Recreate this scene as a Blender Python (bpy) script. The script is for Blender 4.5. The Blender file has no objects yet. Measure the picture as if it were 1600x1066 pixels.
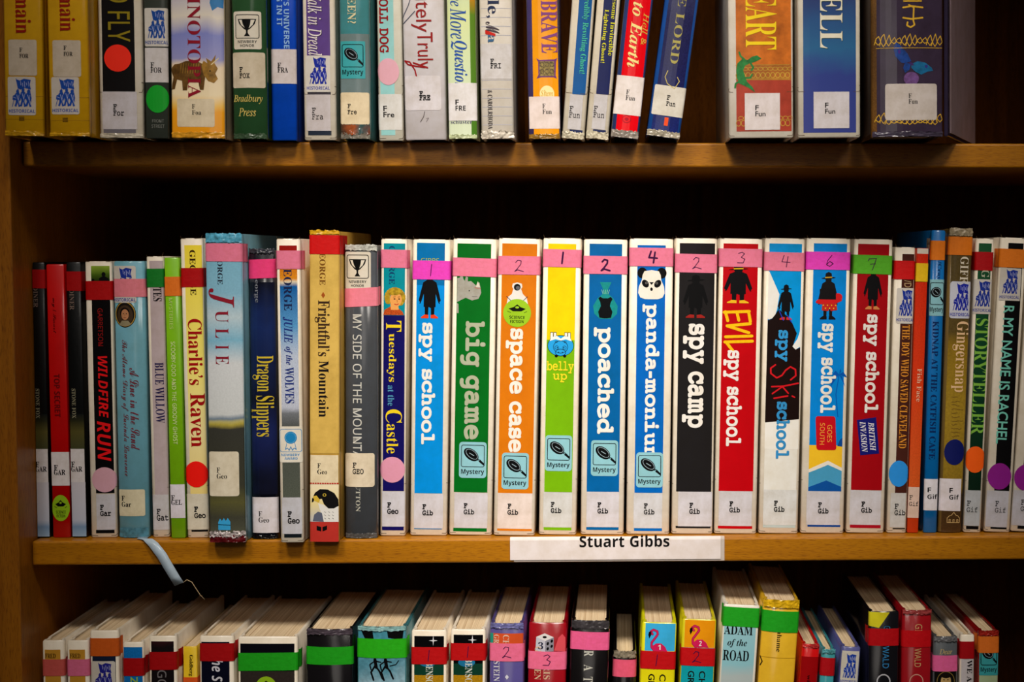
import bpy, bmesh, math, random
from mathutils import Vector, Matrix
from mathutils.geometry import tessellate_polygon
rnd = random.Random(7)
SC = bpy.context.scene
COL = SC.collection

# ------------------------------------------------------------------ camera
F = 2400.0                       # focal length in pixels of the 1600x1066 frame
PX, PY = 1038.0, 533.0           # principal point (the photograph is cropped off-centre)
TH = math.atan(133 / F)          # pitched down
PS = math.atan(73 / F)           # turned a little to the right
R_ = Vector((math.cos(PS), -math.sin(PS), 0))
F_ = Vector((math.sin(PS) * math.cos(TH), math.cos(PS) * math.cos(TH), -math.sin(TH)))
U_ = Vector((math.sin(PS) * math.sin(TH), math.cos(PS) * math.sin(TH), math.cos(TH)))
DIST = 1.15
def ray(px, py): return R_ * ((px - PX) / F) + U_ * (-(py - PY) / F) + F_
_r = ray(965, 841)
CAM = Vector((0, -DIST, -_r.z * DIST / _r.y))
def at_plane(px, py, Y):         # measuring aid: photo pixel -> point of the vertical plane y=Y
    r = ray(px, py); t = (Y - CAM.y) / r.y
    return CAM + r * t
def at_level(px, py, Z):
    r = ray(px, py); t = (Z - CAM.z) / r.z
    return CAM + r * t
cd = bpy.data.cameras.new('camera'); co = bpy.data.objects.new('camera', cd); COL.objects.link(co)
M4 = Matrix((R_, U_, -F_)).transposed().to_4x4(); M4.translation = CAM
co.matrix_world = M4
cd.sensor_width = 36; cd.sensor_fit = 'HORIZONTAL'; cd.lens = F / 1600 * 36
cd.shift_x = -(PX - 800) / 1600; cd.shift_y = 0
cd.clip_start = 0.02
cd.dof.use_dof = True; cd.dof.focus_distance = 1.15; cd.dof.aperture_fstop = 7.0
SC.camera = co

# ------------------------------------------------------------------ light
W = bpy.data.worlds.new('world'); SC.world = W; W.use_nodes = True
bg = W.node_tree.nodes['Background']; bg.inputs[0].default_value = (1.0, 0.86, 0.7, 1); bg.inputs[1].default_value = 0.03
def spot(name, loc, aim, power, size, blend, rad, col):
    l = bpy.data.lights.new(name, 'SPOT'); l.energy = power; l.spot_size = math.radians(size); l.spot_blend = blend
    l.shadow_soft_size = rad; l.color = col
    o = bpy.data.objects.new(name, l); COL.objects.link(o); o.location = loc
    o.rotation_euler = (Vector(aim) - Vector(loc)).to_track_quat('-Z', 'Y').to_euler()
    return o
spot('ceiling_spot', (-0.45, -1.15, 1.60), (-0.045, 0, 0.14), 152, 21.5, 1.0, 0.30, (1, 0.92, 0.83))
spot('ceiling_spot', (0.35, -1.15, 1.60), (-0.045, 0, 0.14), 152, 21.5, 1.0, 0.30, (1, 0.92, 0.83))
spot('front_fill', (-0.30, -1.75, 0.98), (-0.03, 0, 0.14), 25, 22, 1.0, 0.22, (1, 0.92, 0.83))  # added fill pair, set low to lighten the shelf edge under overhanging books
spot('front_fill', (0.40, -1.75, 0.98), (-0.03, 0, 0.14), 25, 22, 1.0, 0.22, (1, 0.92, 0.83))
spot('room_fill', (-0.05, -1.75, 0.42), (-0.03, 0, 0.06), 5, 27, 1.0, 0.35, (1, 0.92, 0.84))
SC.view_settings.view_transform = 'Standard'; SC.view_settings.look = 'None'
SC.view_settings.gamma = 1; SC.view_settings.use_curve_mapping = False
SC.view_settings.exposure = 0.25

# ------------------------------------------------------------------ materials
def lin(c):
    return tuple((v / 255 / 12.92 if v / 255 <= 0.04045 else ((v / 255 + 0.055) / 1.055) ** 2.4) for v in c[:3]) + (1,)
_mc = {}
def nn(t, k, **kw):
    n = t.nodes.new(k)
    for a, b in kw.items(): setattr(n, a, b)
    return n
def mat(c, rough=0.45, coat=0.0, grime=0.10, bump=0.0, scale=60, metal=0.0, name='print'):
    key = (tuple(c), rough, coat, grime, bump, scale, metal, name)
    if key in _mc: return _mc[key]
    m = bpy.data.materials.new(name); m.use_nodes = True; t = m.node_tree; p = t.nodes['Principled BSDF']
    p.inputs['Roughness'].default_value = rough; p.inputs['Coat Weight'].default_value = coat
    p.inputs['Coat Roughness'].default_value = 0.12; p.inputs['Metallic'].default_value = metal
    p.inputs['Specular IOR Level'].default_value = 0.12 if 'ink' in name or 'print' in name else 0.22
    if max(c) < 60: c = tuple(v * .55 for v in c)
    col = lin(c)
    tc = nn(t, 'ShaderNodeTexCoord')
    if grime > 0:
        no = nn(t, 'ShaderNodeTexNoise'); no.inputs['Scale'].default_value = scale; no.inputs['Detail'].default_value = 6
        no.inputs['Roughness'].default_value = 0.65
        t.links.new(tc.outputs['Object'], no.inputs['Vector'])
        rp = nn(t, 'ShaderNodeValToRGB'); rp.color_ramp.elements[0].position = 0.30; rp.color_ramp.elements[1].position = 0.62
        rp.color_ramp.elements[0].color = tuple(v * (1 - grime * 2.2) * w for v, w in zip(col, (1, .96, .88))) + (1,)
        rp.color_ramp.elements[1].color = col
        t.links.new(no.outputs[0], rp.inputs[0]); t.links.new(rp.outputs[0], p.inputs['Base Color'])
    else:
        p.inputs['Base Color'].default_value = col
    if bump > 0:
        n2 = nn(t, 'ShaderNodeTexNoise'); n2.inputs['Scale'].default_value = 260; n2.inputs['Detail'].default_value = 4
        t.links.new(tc.outputs['Object'], n2.inputs['Vector'])
        b = nn(t, 'ShaderNodeBump'); b.inputs['Strength'].default_value = bump; b.inputs['Distance'].default_value = 0.001
        t.links.new(n2.outputs[0], b.inputs['Height']); t.links.new(b.outputs[0], p.inputs['Normal'])
    _mc[key] = m
    return m
def ramp(stops, warp=0.06, scale=40, rough=0.4, coat=0.3, speck=0.0, axis=2, stretch=(1, 1, 1), name='printed_art'):
    """printed art: bands of colour along the panel (generated coords), warped by noise"""
    key = ('r', str(stops), warp, scale, rough, coat, speck, axis, stretch)
    if key in _mc: return _mc[key]
    m = bpy.data.materials.new(name); m.use_nodes = True; t = m.node_tree; p = t.nodes['Principled BSDF']
    p.inputs['Roughness'].default_value = rough; p.inputs['Coat Weight'].default_value = coat; p.inputs['Coat Roughness'].default_value = 0.1; p.inputs['Specular IOR Level'].default_value = .12
    tc = nn(t, 'ShaderNodeTexCoord'); sp = nn(t, 'ShaderNodeSeparateXYZ'); t.links.new(tc.outputs['Generated'], sp.inputs[0])
    mp = nn(t, 'ShaderNodeMapping'); mp.inputs['Scale'].default_value = stretch; t.links.new(tc.outputs['Object'], mp.inputs[0])
    no = nn(t, 'ShaderNodeTexNoise'); no.inputs['Scale'].default_value = scale; no.inputs['Detail'].default_value = 5
    t.links.new(mp.outputs[0], no.inputs['Vector'])
    a = nn(t, 'ShaderNodeMath', operation='MULTIPLY_ADD'); a.inputs[1].default_value = warp * 2; t.links.new(no.outputs[0], a.inputs[0])
    s = nn(t, 'ShaderNodeMath', operation='SUBTRACT'); s.inputs[1].default_value = warp; t.links.new(sp.outputs[axis], s.inputs[0])
    t.links.new(s.outputs[0], a.inputs[2])
    rp = nn(t, 'ShaderNodeValToRGB'); cr = rp.color_ramp
    while len(cr.elements) < len(stops): cr.elements.new(0.5)
    for e, (ps, c) in zip(cr.elements, stops): e.position = ps; e.color = lin(c)
    t.links.new(a.outputs[0], rp.inputs[0])
    out = rp.outputs[0]
    if speck > 0:
        n2 = nn(t, 'ShaderNodeTexNoise'); n2.inputs['Scale'].default_value = scale * 14; n2.inputs['Detail'].default_value = 3
        t.links.new(tc.outputs['Object'], n2.inputs['Vector'])
        r2 = nn(t, 'ShaderNodeValToRGB'); r2.color_ramp.elements[0].position = .35; r2.color_ramp.elements[1].position = .65
        v = 1 - speck; r2.color_ramp.elements[0].color = (v, v, v, 1)
        t.links.new(n2.outputs[0], r2.inputs[0])
        mx = nn(t, 'ShaderNodeMix', data_type='RGBA', blend_type='MULTIPLY'); mx.inputs[0].default_value = 1
        t.links.new(out, mx.inputs[6]); t.links.new(r2.outputs[0], mx.inputs[7]); out = mx.outputs[2]
    t.links.new(out, p.inputs['Base Color'])
    _mc[key] = m
    return m
def wood(c1, c2, axis=0, name='maple_veneer', rough=0.42, coat=.15, spec=.3):
    m = bpy.data.materials.new(name); m.use_nodes = True; t = m.node_tree; p = t.nodes['Principled BSDF']
    p.inputs['Roughness'].default_value = rough; p.inputs['Coat Weight'].default_value = coat; p.inputs['Coat Roughness'].default_value = 0.25; p.inputs['Specular IOR Level'].default_value = spec
    tc = nn(t, 'ShaderNodeTexCoord'); mp = nn(t, 'ShaderNodeMapping')
    s = [26, 26, 26]; s[axis] = 1.6; mp.inputs['Scale'].default_value = s
    t.links.new(tc.outputs['Object'], mp.inputs[0])
    n1 = nn(t, 'ShaderNodeTexNoise'); n1.inputs['Scale'].default_value = 4; n1.inputs['Detail'].default_value = 8; n1.inputs['Roughness'].default_value = .6
    n1.inputs['Distortion'].default_value = .6
    t.links.new(mp.outputs[0], n1.inputs['Vector'])
    r1 = nn(t, 'ShaderNodeValToRGB'); r1.color_ramp.elements[0].position = .32; r1.color_ramp.elements[1].position = .68
    r1.color_ramp.elements[0].color = lin(c2); r1.color_ramp.elements[1].color = lin(c1)
    t.links.new(n1.outputs[0], r1.inputs[0])
    m2 = nn(t, 'ShaderNodeMapping'); s2 = [1400, 1400, 1400]; s2[axis] = 160; m2.inputs['Scale'].default_value = s2
    t.links.new(tc.outputs['Object'], m2.inputs[0])
    n2 = nn(t, 'ShaderNodeTexNoise'); n2.inputs['Scale'].default_value = 1; n2.inputs['Detail'].default_value = 2
    t.links.new(m2.outputs[0], n2.inputs['Vector'])
    r2 = nn(t, 'ShaderNodeValToRGB'); r2.color_ramp.elements[0].position = .28; r2.color_ramp.elements[1].position = .5
    r2.color_ramp.elements[0].color = (.62, .55, .45, 1)
    t.links.new(n2.outputs[0], r2.inputs[0])
    mx = nn(t, 'ShaderNodeMix', data_type='RGBA', blend_type='MULTIPLY'); mx.inputs[0].default_value = 1
    t.links.new(r1.outputs[0], mx.inputs[6]); t.links.new(r2.outputs[0], mx.inputs[7]); t.links.new(mx.outputs[2], p.inputs['Base Color'])
    b = nn(t, 'ShaderNodeBump'); b.inputs['Strength'].default_value = .15; b.inputs['Distance'].default_value = .0005
    t.links.new(n2.outputs[0], b.inputs['Height']); t.links.new(b.outputs[0], p.inputs['Normal'])
    return m
def page_mat():
    m = bpy.data.materials.new('page_edges'); m.use_nodes = True; t = m.node_tree; p = t.nodes['Principled BSDF']
    p.inputs['Roughness'].default_value = .8
    tc = nn(t, 'ShaderNodeTexCoord'); mp = nn(t, 'ShaderNodeMapping'); mp.inputs['Scale'].default_value = (2400, 6, 6)
    t.links.new(tc.outputs['Object'], mp.inputs[0])
    n = nn(t, 'ShaderNodeTexNoise'); n.inputs['Scale'].default_value = 1; n.inputs['Detail'].default_value = 3; t.links.new(mp.outputs[0], n.inputs['Vector'])
    r = nn(t, 'ShaderNodeValToRGB'); r.color_ramp.elements[0].position = .3; r.color_ramp.elements[1].position = .6
    r.color_ramp.elements[0].color = lin((170, 138, 98)); r.color_ramp.elements[1].color = lin((226, 205, 168))
    t.links.new(n.outputs[0], r.inputs[0]); t.links.new(r.outputs[0], p.inputs['Base Color'])
    b = nn(t, 'ShaderNodeBump'); b.inputs['Strength'].default_value = .5; b.inputs['Distance'].default_value = .0004
    t.links.new(n.outputs[0], b.inputs['Height']); t.links.new(b.outputs[0], p.inputs['Normal'])
    return m
PAGES = page_mat()

# ------------------------------------------------------------------ object helpers
def link(name, me, parent=None, **props):
    o = bpy.data.objects.new(name, me); COL.objects.link(o)
    if parent is not None: o.parent = parent
    for k, v in props.items(): o[k] = v
    return o
def bmobj(name, bm, m, parent=None, smooth=False, **props):
    me = bpy.data.meshes.new(name); bm.to_mesh(me); bm.free()
    for x in (m if isinstance(m, list) else [m]): me.materials.append(x)
    if smooth:
        for f in me.polygons: f.use_smooth = True
    return link(name, me, parent, **props)
def box(x0, x1, y0, y1, z0, z1, bev=0.0, seg=2):
    bm = bmesh.new(); bmesh.ops.create_cube(bm, size=1)
    for v in bm.verts: v.co = Vector(((x0 + x1) / 2 + v.co.x * (x1 - x0), (y0 + y1) / 2 + v.co.y * (y1 - y0), (z0 + z1) / 2 + v.co.z * (z1 - z0)))
    if bev: bmesh.ops.bevel(bm, geom=bm.edges[:], offset=bev, segments=seg, affect='EDGES', profile=.5)
    return bm

# ------------------------------------------------------------------ the bookcase
BT = 0.0183                      # board thickness
SP = at_plane(965, 223, 0).z     # spacing between shelf tops
XL = at_plane(37, 250, 0).x - 0.0015     # left inner face of the bay
XR = XL + 0.90
MAPLE = wood((182, 118, 5), (158, 98, 2)); MAPLE_V = wood((168, 104, 18), (144, 84, 10), axis=2)
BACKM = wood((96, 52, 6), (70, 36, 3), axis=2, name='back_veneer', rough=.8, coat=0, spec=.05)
case = link('bookcase', None, None, label='tall maple bookcase holding three crowded rows of library books', category='bookcase')
UT = 0.020
def upright(x0, x1):
    return bmobj('side_panel', box(x0, x1, -0.022, 0.30, -0.90, 1.25, .0012), MAPLE_V, case, smooth=False)
upright(XL - UT, XL); upright(XR, XR + UT)
for k in (-3, -2, -1, 0, 1, 2, 4):
    z = SP * k
    if k == 2: z = 0.83          # the top bay is taller
    if k == 4: z = 1.25
    if k == -3: z = -0.86
    bmobj('shelf_board', box(XL + .001, XR - .001, 0, 0.285, z - BT, z, .0016, 3), MAPLE, case, smooth=False)
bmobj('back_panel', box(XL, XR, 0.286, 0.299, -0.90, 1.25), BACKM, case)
bmobj('plinth_board', box(XL, XR, 0.02, 0.038, -0.90, -0.88, .001), MAPLE, case)
# neighbouring bay on the left: only its shelf ends show
nb = link('neighbour_bookcase', None, None, label='next bookcase bay beyond the left upright, only a shelf end showing', category='bookcase')
for z in (-SP, 0.0, SP):
    bmobj('shelf_board', box(XL - UT - .62, XL - UT - .0012, 0.0, 0.285, z - BT - .012, z, .0016, 3), MAPLE, nb)
bmobj('side_panel', box(XL - UT - .641, XL - UT - .621, -0.022, 0.30, -0.90, 1.25, .0012), MAPLE_V, nb)
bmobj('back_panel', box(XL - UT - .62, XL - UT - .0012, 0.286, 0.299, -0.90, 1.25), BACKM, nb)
# room shell
bmobj('floor', box(-3, 3, -3.5, 0.45, -0.95, -0.90), mat((96, 84, 74), .9, grime=.3, name='carpet'), kind='structure')
bmobj('wall_back', box(-3, 3, 0.32, 0.42, -0.90, 2.2), mat((190, 180, 160), .9, name='wall_paint'), kind='structure')

# ------------------------------------------------------------------ lettering
FONTS = {'plain': ('plain', 0), 'plainb': ('plain', .014), 'serif': ('serifb', -.0035), 'serifb': ('serifb', 0), 'serifl': ('serifb', -.007), 'ital': ('ital', .003), 'italb': ('italb', 0),
         'script': ('script', 0), 'scriptl': ('script', -.002), 'sans': ('sans', .004), 'sansb': ('sansb', 0), 'sansi': ('sansi', 0), 'mono': ('mono', .020), 'monol': ('mono', .006), 'serifx': ('serifb', .008), 'slab': ('mono', .008), 'slabm': ('mono', .004)}
_tc = {}
GLYPHS = {
'ital': '&7#3^7A2P7Y1;7A0M6Z025P0@4g0c4$153G0*2[/@1f/(0e/D/[05.p1B.U26.a31/-47/w5;.a6y.a5,0m5f1Y692I6X355<355$2c4a234>1f3$353|3~4R4k4b5[4H6]!2J6O2|6D3B6%3N5U3F5,3%4]2=4*1u4R1W5(1L5[1W6)1x6E!1*1x1y2S3I0n2k0;20/u1N/h0x/t0S080C0e0T1C B7F3h7u0C7u0=7]0r7U1(7N147D1;761<6m/F/e/8/I/(/5.o/(.R.|.*.y.#.a2*.a2q.e3W.o47/%4j/>5:/]5]0%5w0O6+0~601U5{2O5K344V3`5n456W4z6n5w6O7$5M7b!3f7L4`7=586l5I5~5B5C5,4n4b4F4.4)3F3s213o1|3t1w4$2j7.2u7>3-7G!1d371l3?2S3F333B3d354.2|4I2_4X274_1b4V0y4?0>3u/k3@/G2X/21e/+12//0}/30q/:0j/F0q0. D8g3t7u0C7u0<7]0q7U1(7M147C1;751<6n126@/D/d/6/G/%/4.l/(.P.{.(.y-{.a1}.a2t.e3f.r4R/-59/J5u/o6O0>6}0n7H1G7g2$7}2b8/3D844*8.4o7z5Q7`6.7;6_6j7+647K5P7c4f7q!3e7M4Y7E5@7-5u6a6?6*6U5?6]4F6Y3d6Q3)6B2I6.1m5n1:5M0f5(0;4W/s4%/U3J/?2j/21?/31)/80t/A0k/M0h/_0w0L2a6t2o773*7F H9#4%7u0C7u0=7]0r7U1(7M147C1;751<6n126@/I/n/7/F.z/..Z.}.*.y.#.a1b.a1h.y13/$0}/,0q/60i/D0s0;1`301i3;2+3@5n3<5w335u2t5*/n4s/F4[/.4<.}3f.y3`.a7B.a7H.y6o/$6]/,6P/66I/D6S0;846M8@6r8N738_7F8r7S917Z9Z7]9b7u6#7u5x7]6Q7U6c7M6o7C6w756x6m654#6+3s5i3n2-3p1{3v1w402a6q2p733$7G3:7S3U7Z3{7] J3i4O7u0a7u0X7Z1;7T1O7N1^7E1g781h6q1Z66/b/5/W/#/I.u/7.r/&.u.y/#.x/D/$/i.x0+.b0@.C0G.20E-~0>-q04-h0%-`/_-d/A-o/(.(.m.B.[.c.Q/..N/d.U09.k0c/41+/f1I0L1c1B356{3C7:3R7J3g7T4&7Z4H7] M:F2t7u0G7u0@7]0u7U1+7M177C1>751@6m166@/E/n/2/F.v/..T.}.%.y-z.a0y.a1#.x0I/$08/,0,/70$/F/~/[0+0<1l6N2o.a3$.a866M6L/{68/K5{//5[.|5/.u5).a8e.a8k.y85/$8#/,7s/67l/D7u0;9U6M9b6r9p73:$7F:97S:S7Z:}7];)7u8S7u3q0n P6a3}7u0C7u0=7]0r7U1(7N147D1;751<6m/D/b/6/E/%/2.m/&.Q.{.*.y.#.a1s.a1z.y1;/#1%/*0s/40k/C0m/z1^3$1o3+3)3+3k3/4K395%3K5T3d5|4%6@4I6W4q6f5@6k5o6N6}5T7a!4)7M4Q7A4q7.5+6m586H5<5u55554{4Z4W4/4%3j3B3V2(3Q1t3V1r3u2e7#2o782z7D3<7O S5~2W8)2-7{1b7k1@7U1#7;0h6x0W6U0M6/0I5b0L5?0U4x0d4V0z442k2/351K3B0}3A0H3:0,3./l2y/T2f/@2O//25.~1u.w1V.t0|.{0M/50%/X/d0-/Q0j/J1X/41V.f.R.{.R/,.h/<.u/n.s0P.`1/.S1e.O2;.S2i.^38.p3^/-3}/J4;/l4N074Z0b4_144V1u4@2T3u3/2H4g1~5@1q5Y1j5s1g601k6W1x6z217;2M7O2p7]3<7a3j7Z457I4T7+4l6]4z6(5#5C575C5_8)5G8)5;7t5,7j4b7k3b8) T7#007u/U5b/q5`026G0C6b0W6w0p7-127:1U7B2t7I3+7G367@366z1@0)1*/P0y/>0j/10E.~/e.y/`.a3q.a3x.y3-.~2t/)2f/22^/@2Z/S2b0-4b7<4l7F4~7I6-7F6S7=6n7-7#6q7.6P705[7G5[7n7u W:J377u/R7u/N7`/s7]047T0G7G0T740[6t0]6P0@.N0V.N5$4o4h.N5#.N:S6a;)7>;@7O;V7Z;r7_;w7u9/7u9%7_9V7X9t7K9~789y6x9j6S9O6)611)6G6V6O7.6V7?6a7L6n7T777^7O7_7V7u4%7u3}7_4H7[4a7S4s7F5#735*6t5(5e1e0{1}6n2)72247G2F7T2`7]317` a5M2l4s2@4z1b4r1*4X0M4./u3R/I2s/&21.i1H.Y0a.T/z.W/R.a/2.p.t/).a/B.U/`.R0/.X0Y.k1&//1P/[1{092M1#2)/R2#//2).k2:.X2U.R3/.b3i/74M0,4<0;3r/i3S/M3>/D33/F3,/L3,/j4N4m3M4m3=483.4]!2B4Z2e4R2y493$3k2y3)2d2;2C1N1b0G16/p0f/M0Q/D0>/A/}/I/l/b/f0//o1+00210J2q0h3L1/3z1R4@1x4S b5J1i8B0>8#/g7z/a7e0;7b0L7W0O6|.X/G.]/3.k.|/&.k/F.^/m.T0>.R0s.V1J.b1{.v2O/52z/U3G/z3k0H4-0t4F1G4X1x4c2M4g2~4b3U4R4%494I3s4e3J4u2w4z2/4m1G4E0e3_1v8=!2D4>2d4;2~4/393w3I3]3S3=3V2r3R2=3E1a3/1%2n0J2K/v2#/M1T//1(.x0U.r0).x/i/./`/J/h/~0@1}0U2b0p3;143e1U4&1z49 d5e5G8B4D8*3D7z3>7c3s7`4*7U4+6x3O4P3=4h2z4v2O4z1s4s1;4]0_460:3q/t3K/92Q.k1R.]1%.S0V.P0/.T/`.`/;.r.y/0.d/O.V/t.R0F.W0r.j1@/,1h/V26022a0u2B/]2>/62E.n2Z.Y2}.R3=.U3X.b3u.u4W/Z4{0,4h0<4=/e3v/F3]/<3L/?3C/G3L0<5R865P8=!2Z4]2l4Z2{4T3,4I354;3<3n353-2{2@2I1-1z0D1L/i0z/D0d/:0N/70:/:0)/B/u/O/k/b/d/x/b07/g0m/u1N02260P2w0s3Q1>3~1f4C234V e4F2w4x2U4z1x4t1>4`0a4>0=3~/w3^/X3:/(2G.q1z.d1Q.[1).Y0]._0$.n/Q/+/+/L.k/v.Y0J.T0|.X1N.d1y.w2F/62o/Y3;0+3)0=2C/a1b/?1%/40B/B/x/n/m0s/t1P1*1e2&2%2m2J3C2v3b3H3l3z3i4:3_4P3N4c384p!1{4U2:4Y2R4S2a4C2f4)2_3T2H3)2#2[1M2:0j1}/y1m0@2l0n3]1,3{1F481b4J h6`2U8m0,8m/}8:0Z830w7|1$7[0u6w/2.a0H.a1/2+1A2f1_3G2.4*2]4^304|3_5+3}4~454g4:413S0C3P/s3T/P3^/33o.u4*.c4D.X4e.T59.]5k.s6B/>6,/b5l/R5R/I5:/F4}/L4o/`4l0L4z1I5T4M5F5=4v5j4.5y395g2I501_401P402%6C i251<7p0x7p0]7_0K7B0K6}0Q6o0j6W1,6O1L6W1d6n1j6}1j7B1X7_!1/4z/*4Z/$4F/P4B/`4=/j45/p4*/i3M.b/F.a/:.h.p.{.Y/A.R/~.c0d/91L001:0B0k/j0H/J0,/@/y/C/q/O/o/o1<4l1;4t k5H1v8A/}7{/u7e0P7b0d7W0k7>0e6u.H.a/O.a07181)1r28//2G.r2V.a2i.V2~.S3:.W3T.c3r.u44/54R/W4q0%4_0:4:/i3u/N3Y/F3L/H37/Y2x0.1x2P3U3g44424h4I5>4P5D4g2c4g2Y4R2z4N324F3848314$2x3h0B1l2185208< l2,1w8B/r8$/o7k0C7f0Q7a0Z7X0`7L0`7#.^/B._/#.e.p.n.d.z.Z/>.S/V.W/s.c06.w0V/70y/[1@0,1,0>0`/j0>/M0$/C/t/F/m/O/l/m/w0B2*872(8= m9Y1*4z014g/)4[/#4F/R4@/l43/r4)/o3P.I.a/N.a080r0g1v152Y1i382@3e2m4$344/3F4+3P3|3T3k3L3.21.a36.a3_0,471G4m2G5J366(3k6B3|6Y4+6o4/7(4+733z773f7+3#66/t60/=67.r6K.Z6m.S7M.d8./;8i048X0G7}/[7`/G7R/D7F/G7>/P7A/{8E4#8F408>4X8%4q7X4y6W4_5O3j4A2A4`3h4c424Z4Y4B4q3u4y2t4^1g3e0N251;4l194t n5u/)4V/$4A/X4=/n41/u3t/n3G.J.a/R.a/p/n030h0c1m1C2g2*3S2U3u2{4-304/3A4+3L3y3O3e3J3>2O/^2I/72P.o2Y.b2f.X3+.P3i.d4J/?5*0@4r0N4L/p4-/M3n/B3`/E3W/N3e0I4_3q4a454X4Y4A4p3u4x3M4q2{4]2H4:1m3f133&0R251@4v1>4x o5]3?4t2a4z244v1c4k174X0g4?0?3|/u3X/S32/62c.z27.h1d.]16.Y0c.`0*.r/U/4/-/].j01.X0i.R1J.X2*.k2e//3./I3O/h3o0/400T4G0{4[1I4j1s4s2@4u2i4o3F4]3w4>4D3q4b!224T2Y4Z374L3Y3{3f323c2e3P1i3-0m2Y/{2>/Z1{/?1]/+1<.y0w.u0X.y0?/)0+/;/w/U/n/u/k0A/o0{/|1]072@0T2{0u3S1>3}1f4A r3.1-4x.{4V.x4@/Y46/c4//i3~/i3X/X2n.I.a/O.a010r1#2]2(3~213d2E3Q2_3L2p3N3$3U323b3=3r3C4)3D4N374j2{4x2l4z244_1G3g0L28114s s3Z1.4z0`4v0;4i/x4R/`45/Q3n/M3G/R2|/l2C0|0c1.0C120%1//d1%/J0r/50^/$0F.v0+.s/e.x/H/+/1/D.z/f.n06.h0i.S0k.8.Y.P.Y.U.d._.j.y.j/W.W07.R0Y.T0y.]1;.j1T.{1j/51|/M2./i260+270_2,1+0c350S3T0N3q0P4&0W470c4F0r4Q1(4X1;4Z1v4I2A3r2U2x2k2x3(4w2n4w2k4k2a4c2D4b1f4u t2F1a6M1D6M0`5Q/w4s/.4V/)4=/}4=.c/?.i.n.|.X/A.R/|.b0_/41B0$100:0d/e0D/G0,/=/{/@/t/H/s/f1)4=254=2>4e124e u5u0y4y.}4[.y4F/L4B/Y4>/c47/i4,/a36.k/l.h/I.j/1.q.x.{.h//.[/A.T/X.R0-.Z0_.r15/?1i/x2E0f3%1e2Q/r2I/62P.n2e.Y3+.R3k.c4L/95.014x0B4Q/j40/J3o/@3b/C3Y/K3V/Z3g0P4u4m3r4m3a4+3L3F2r2*240z1N0+1//h0m/Q0Q/D0:/@0%/D/u/Q/q/p0*0l164r144v y4%0(4o/w4z.84Z.54F.N4C.d4<.t41/13j/U210:.T/#,r.e,Y.P,R.5,V-p,e-U,d->,W-2,B-2,&-@+k-[+_-m+].&+a.=+j.p,5/h-31t0;2m1n3;2d3S3M3[4+3Y4A3S4T3J4e3=4p3.4w2i4w2P4k2B4T2B482L3~2p3c2y3R2|342_2D1./m0C3l054K',
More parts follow.
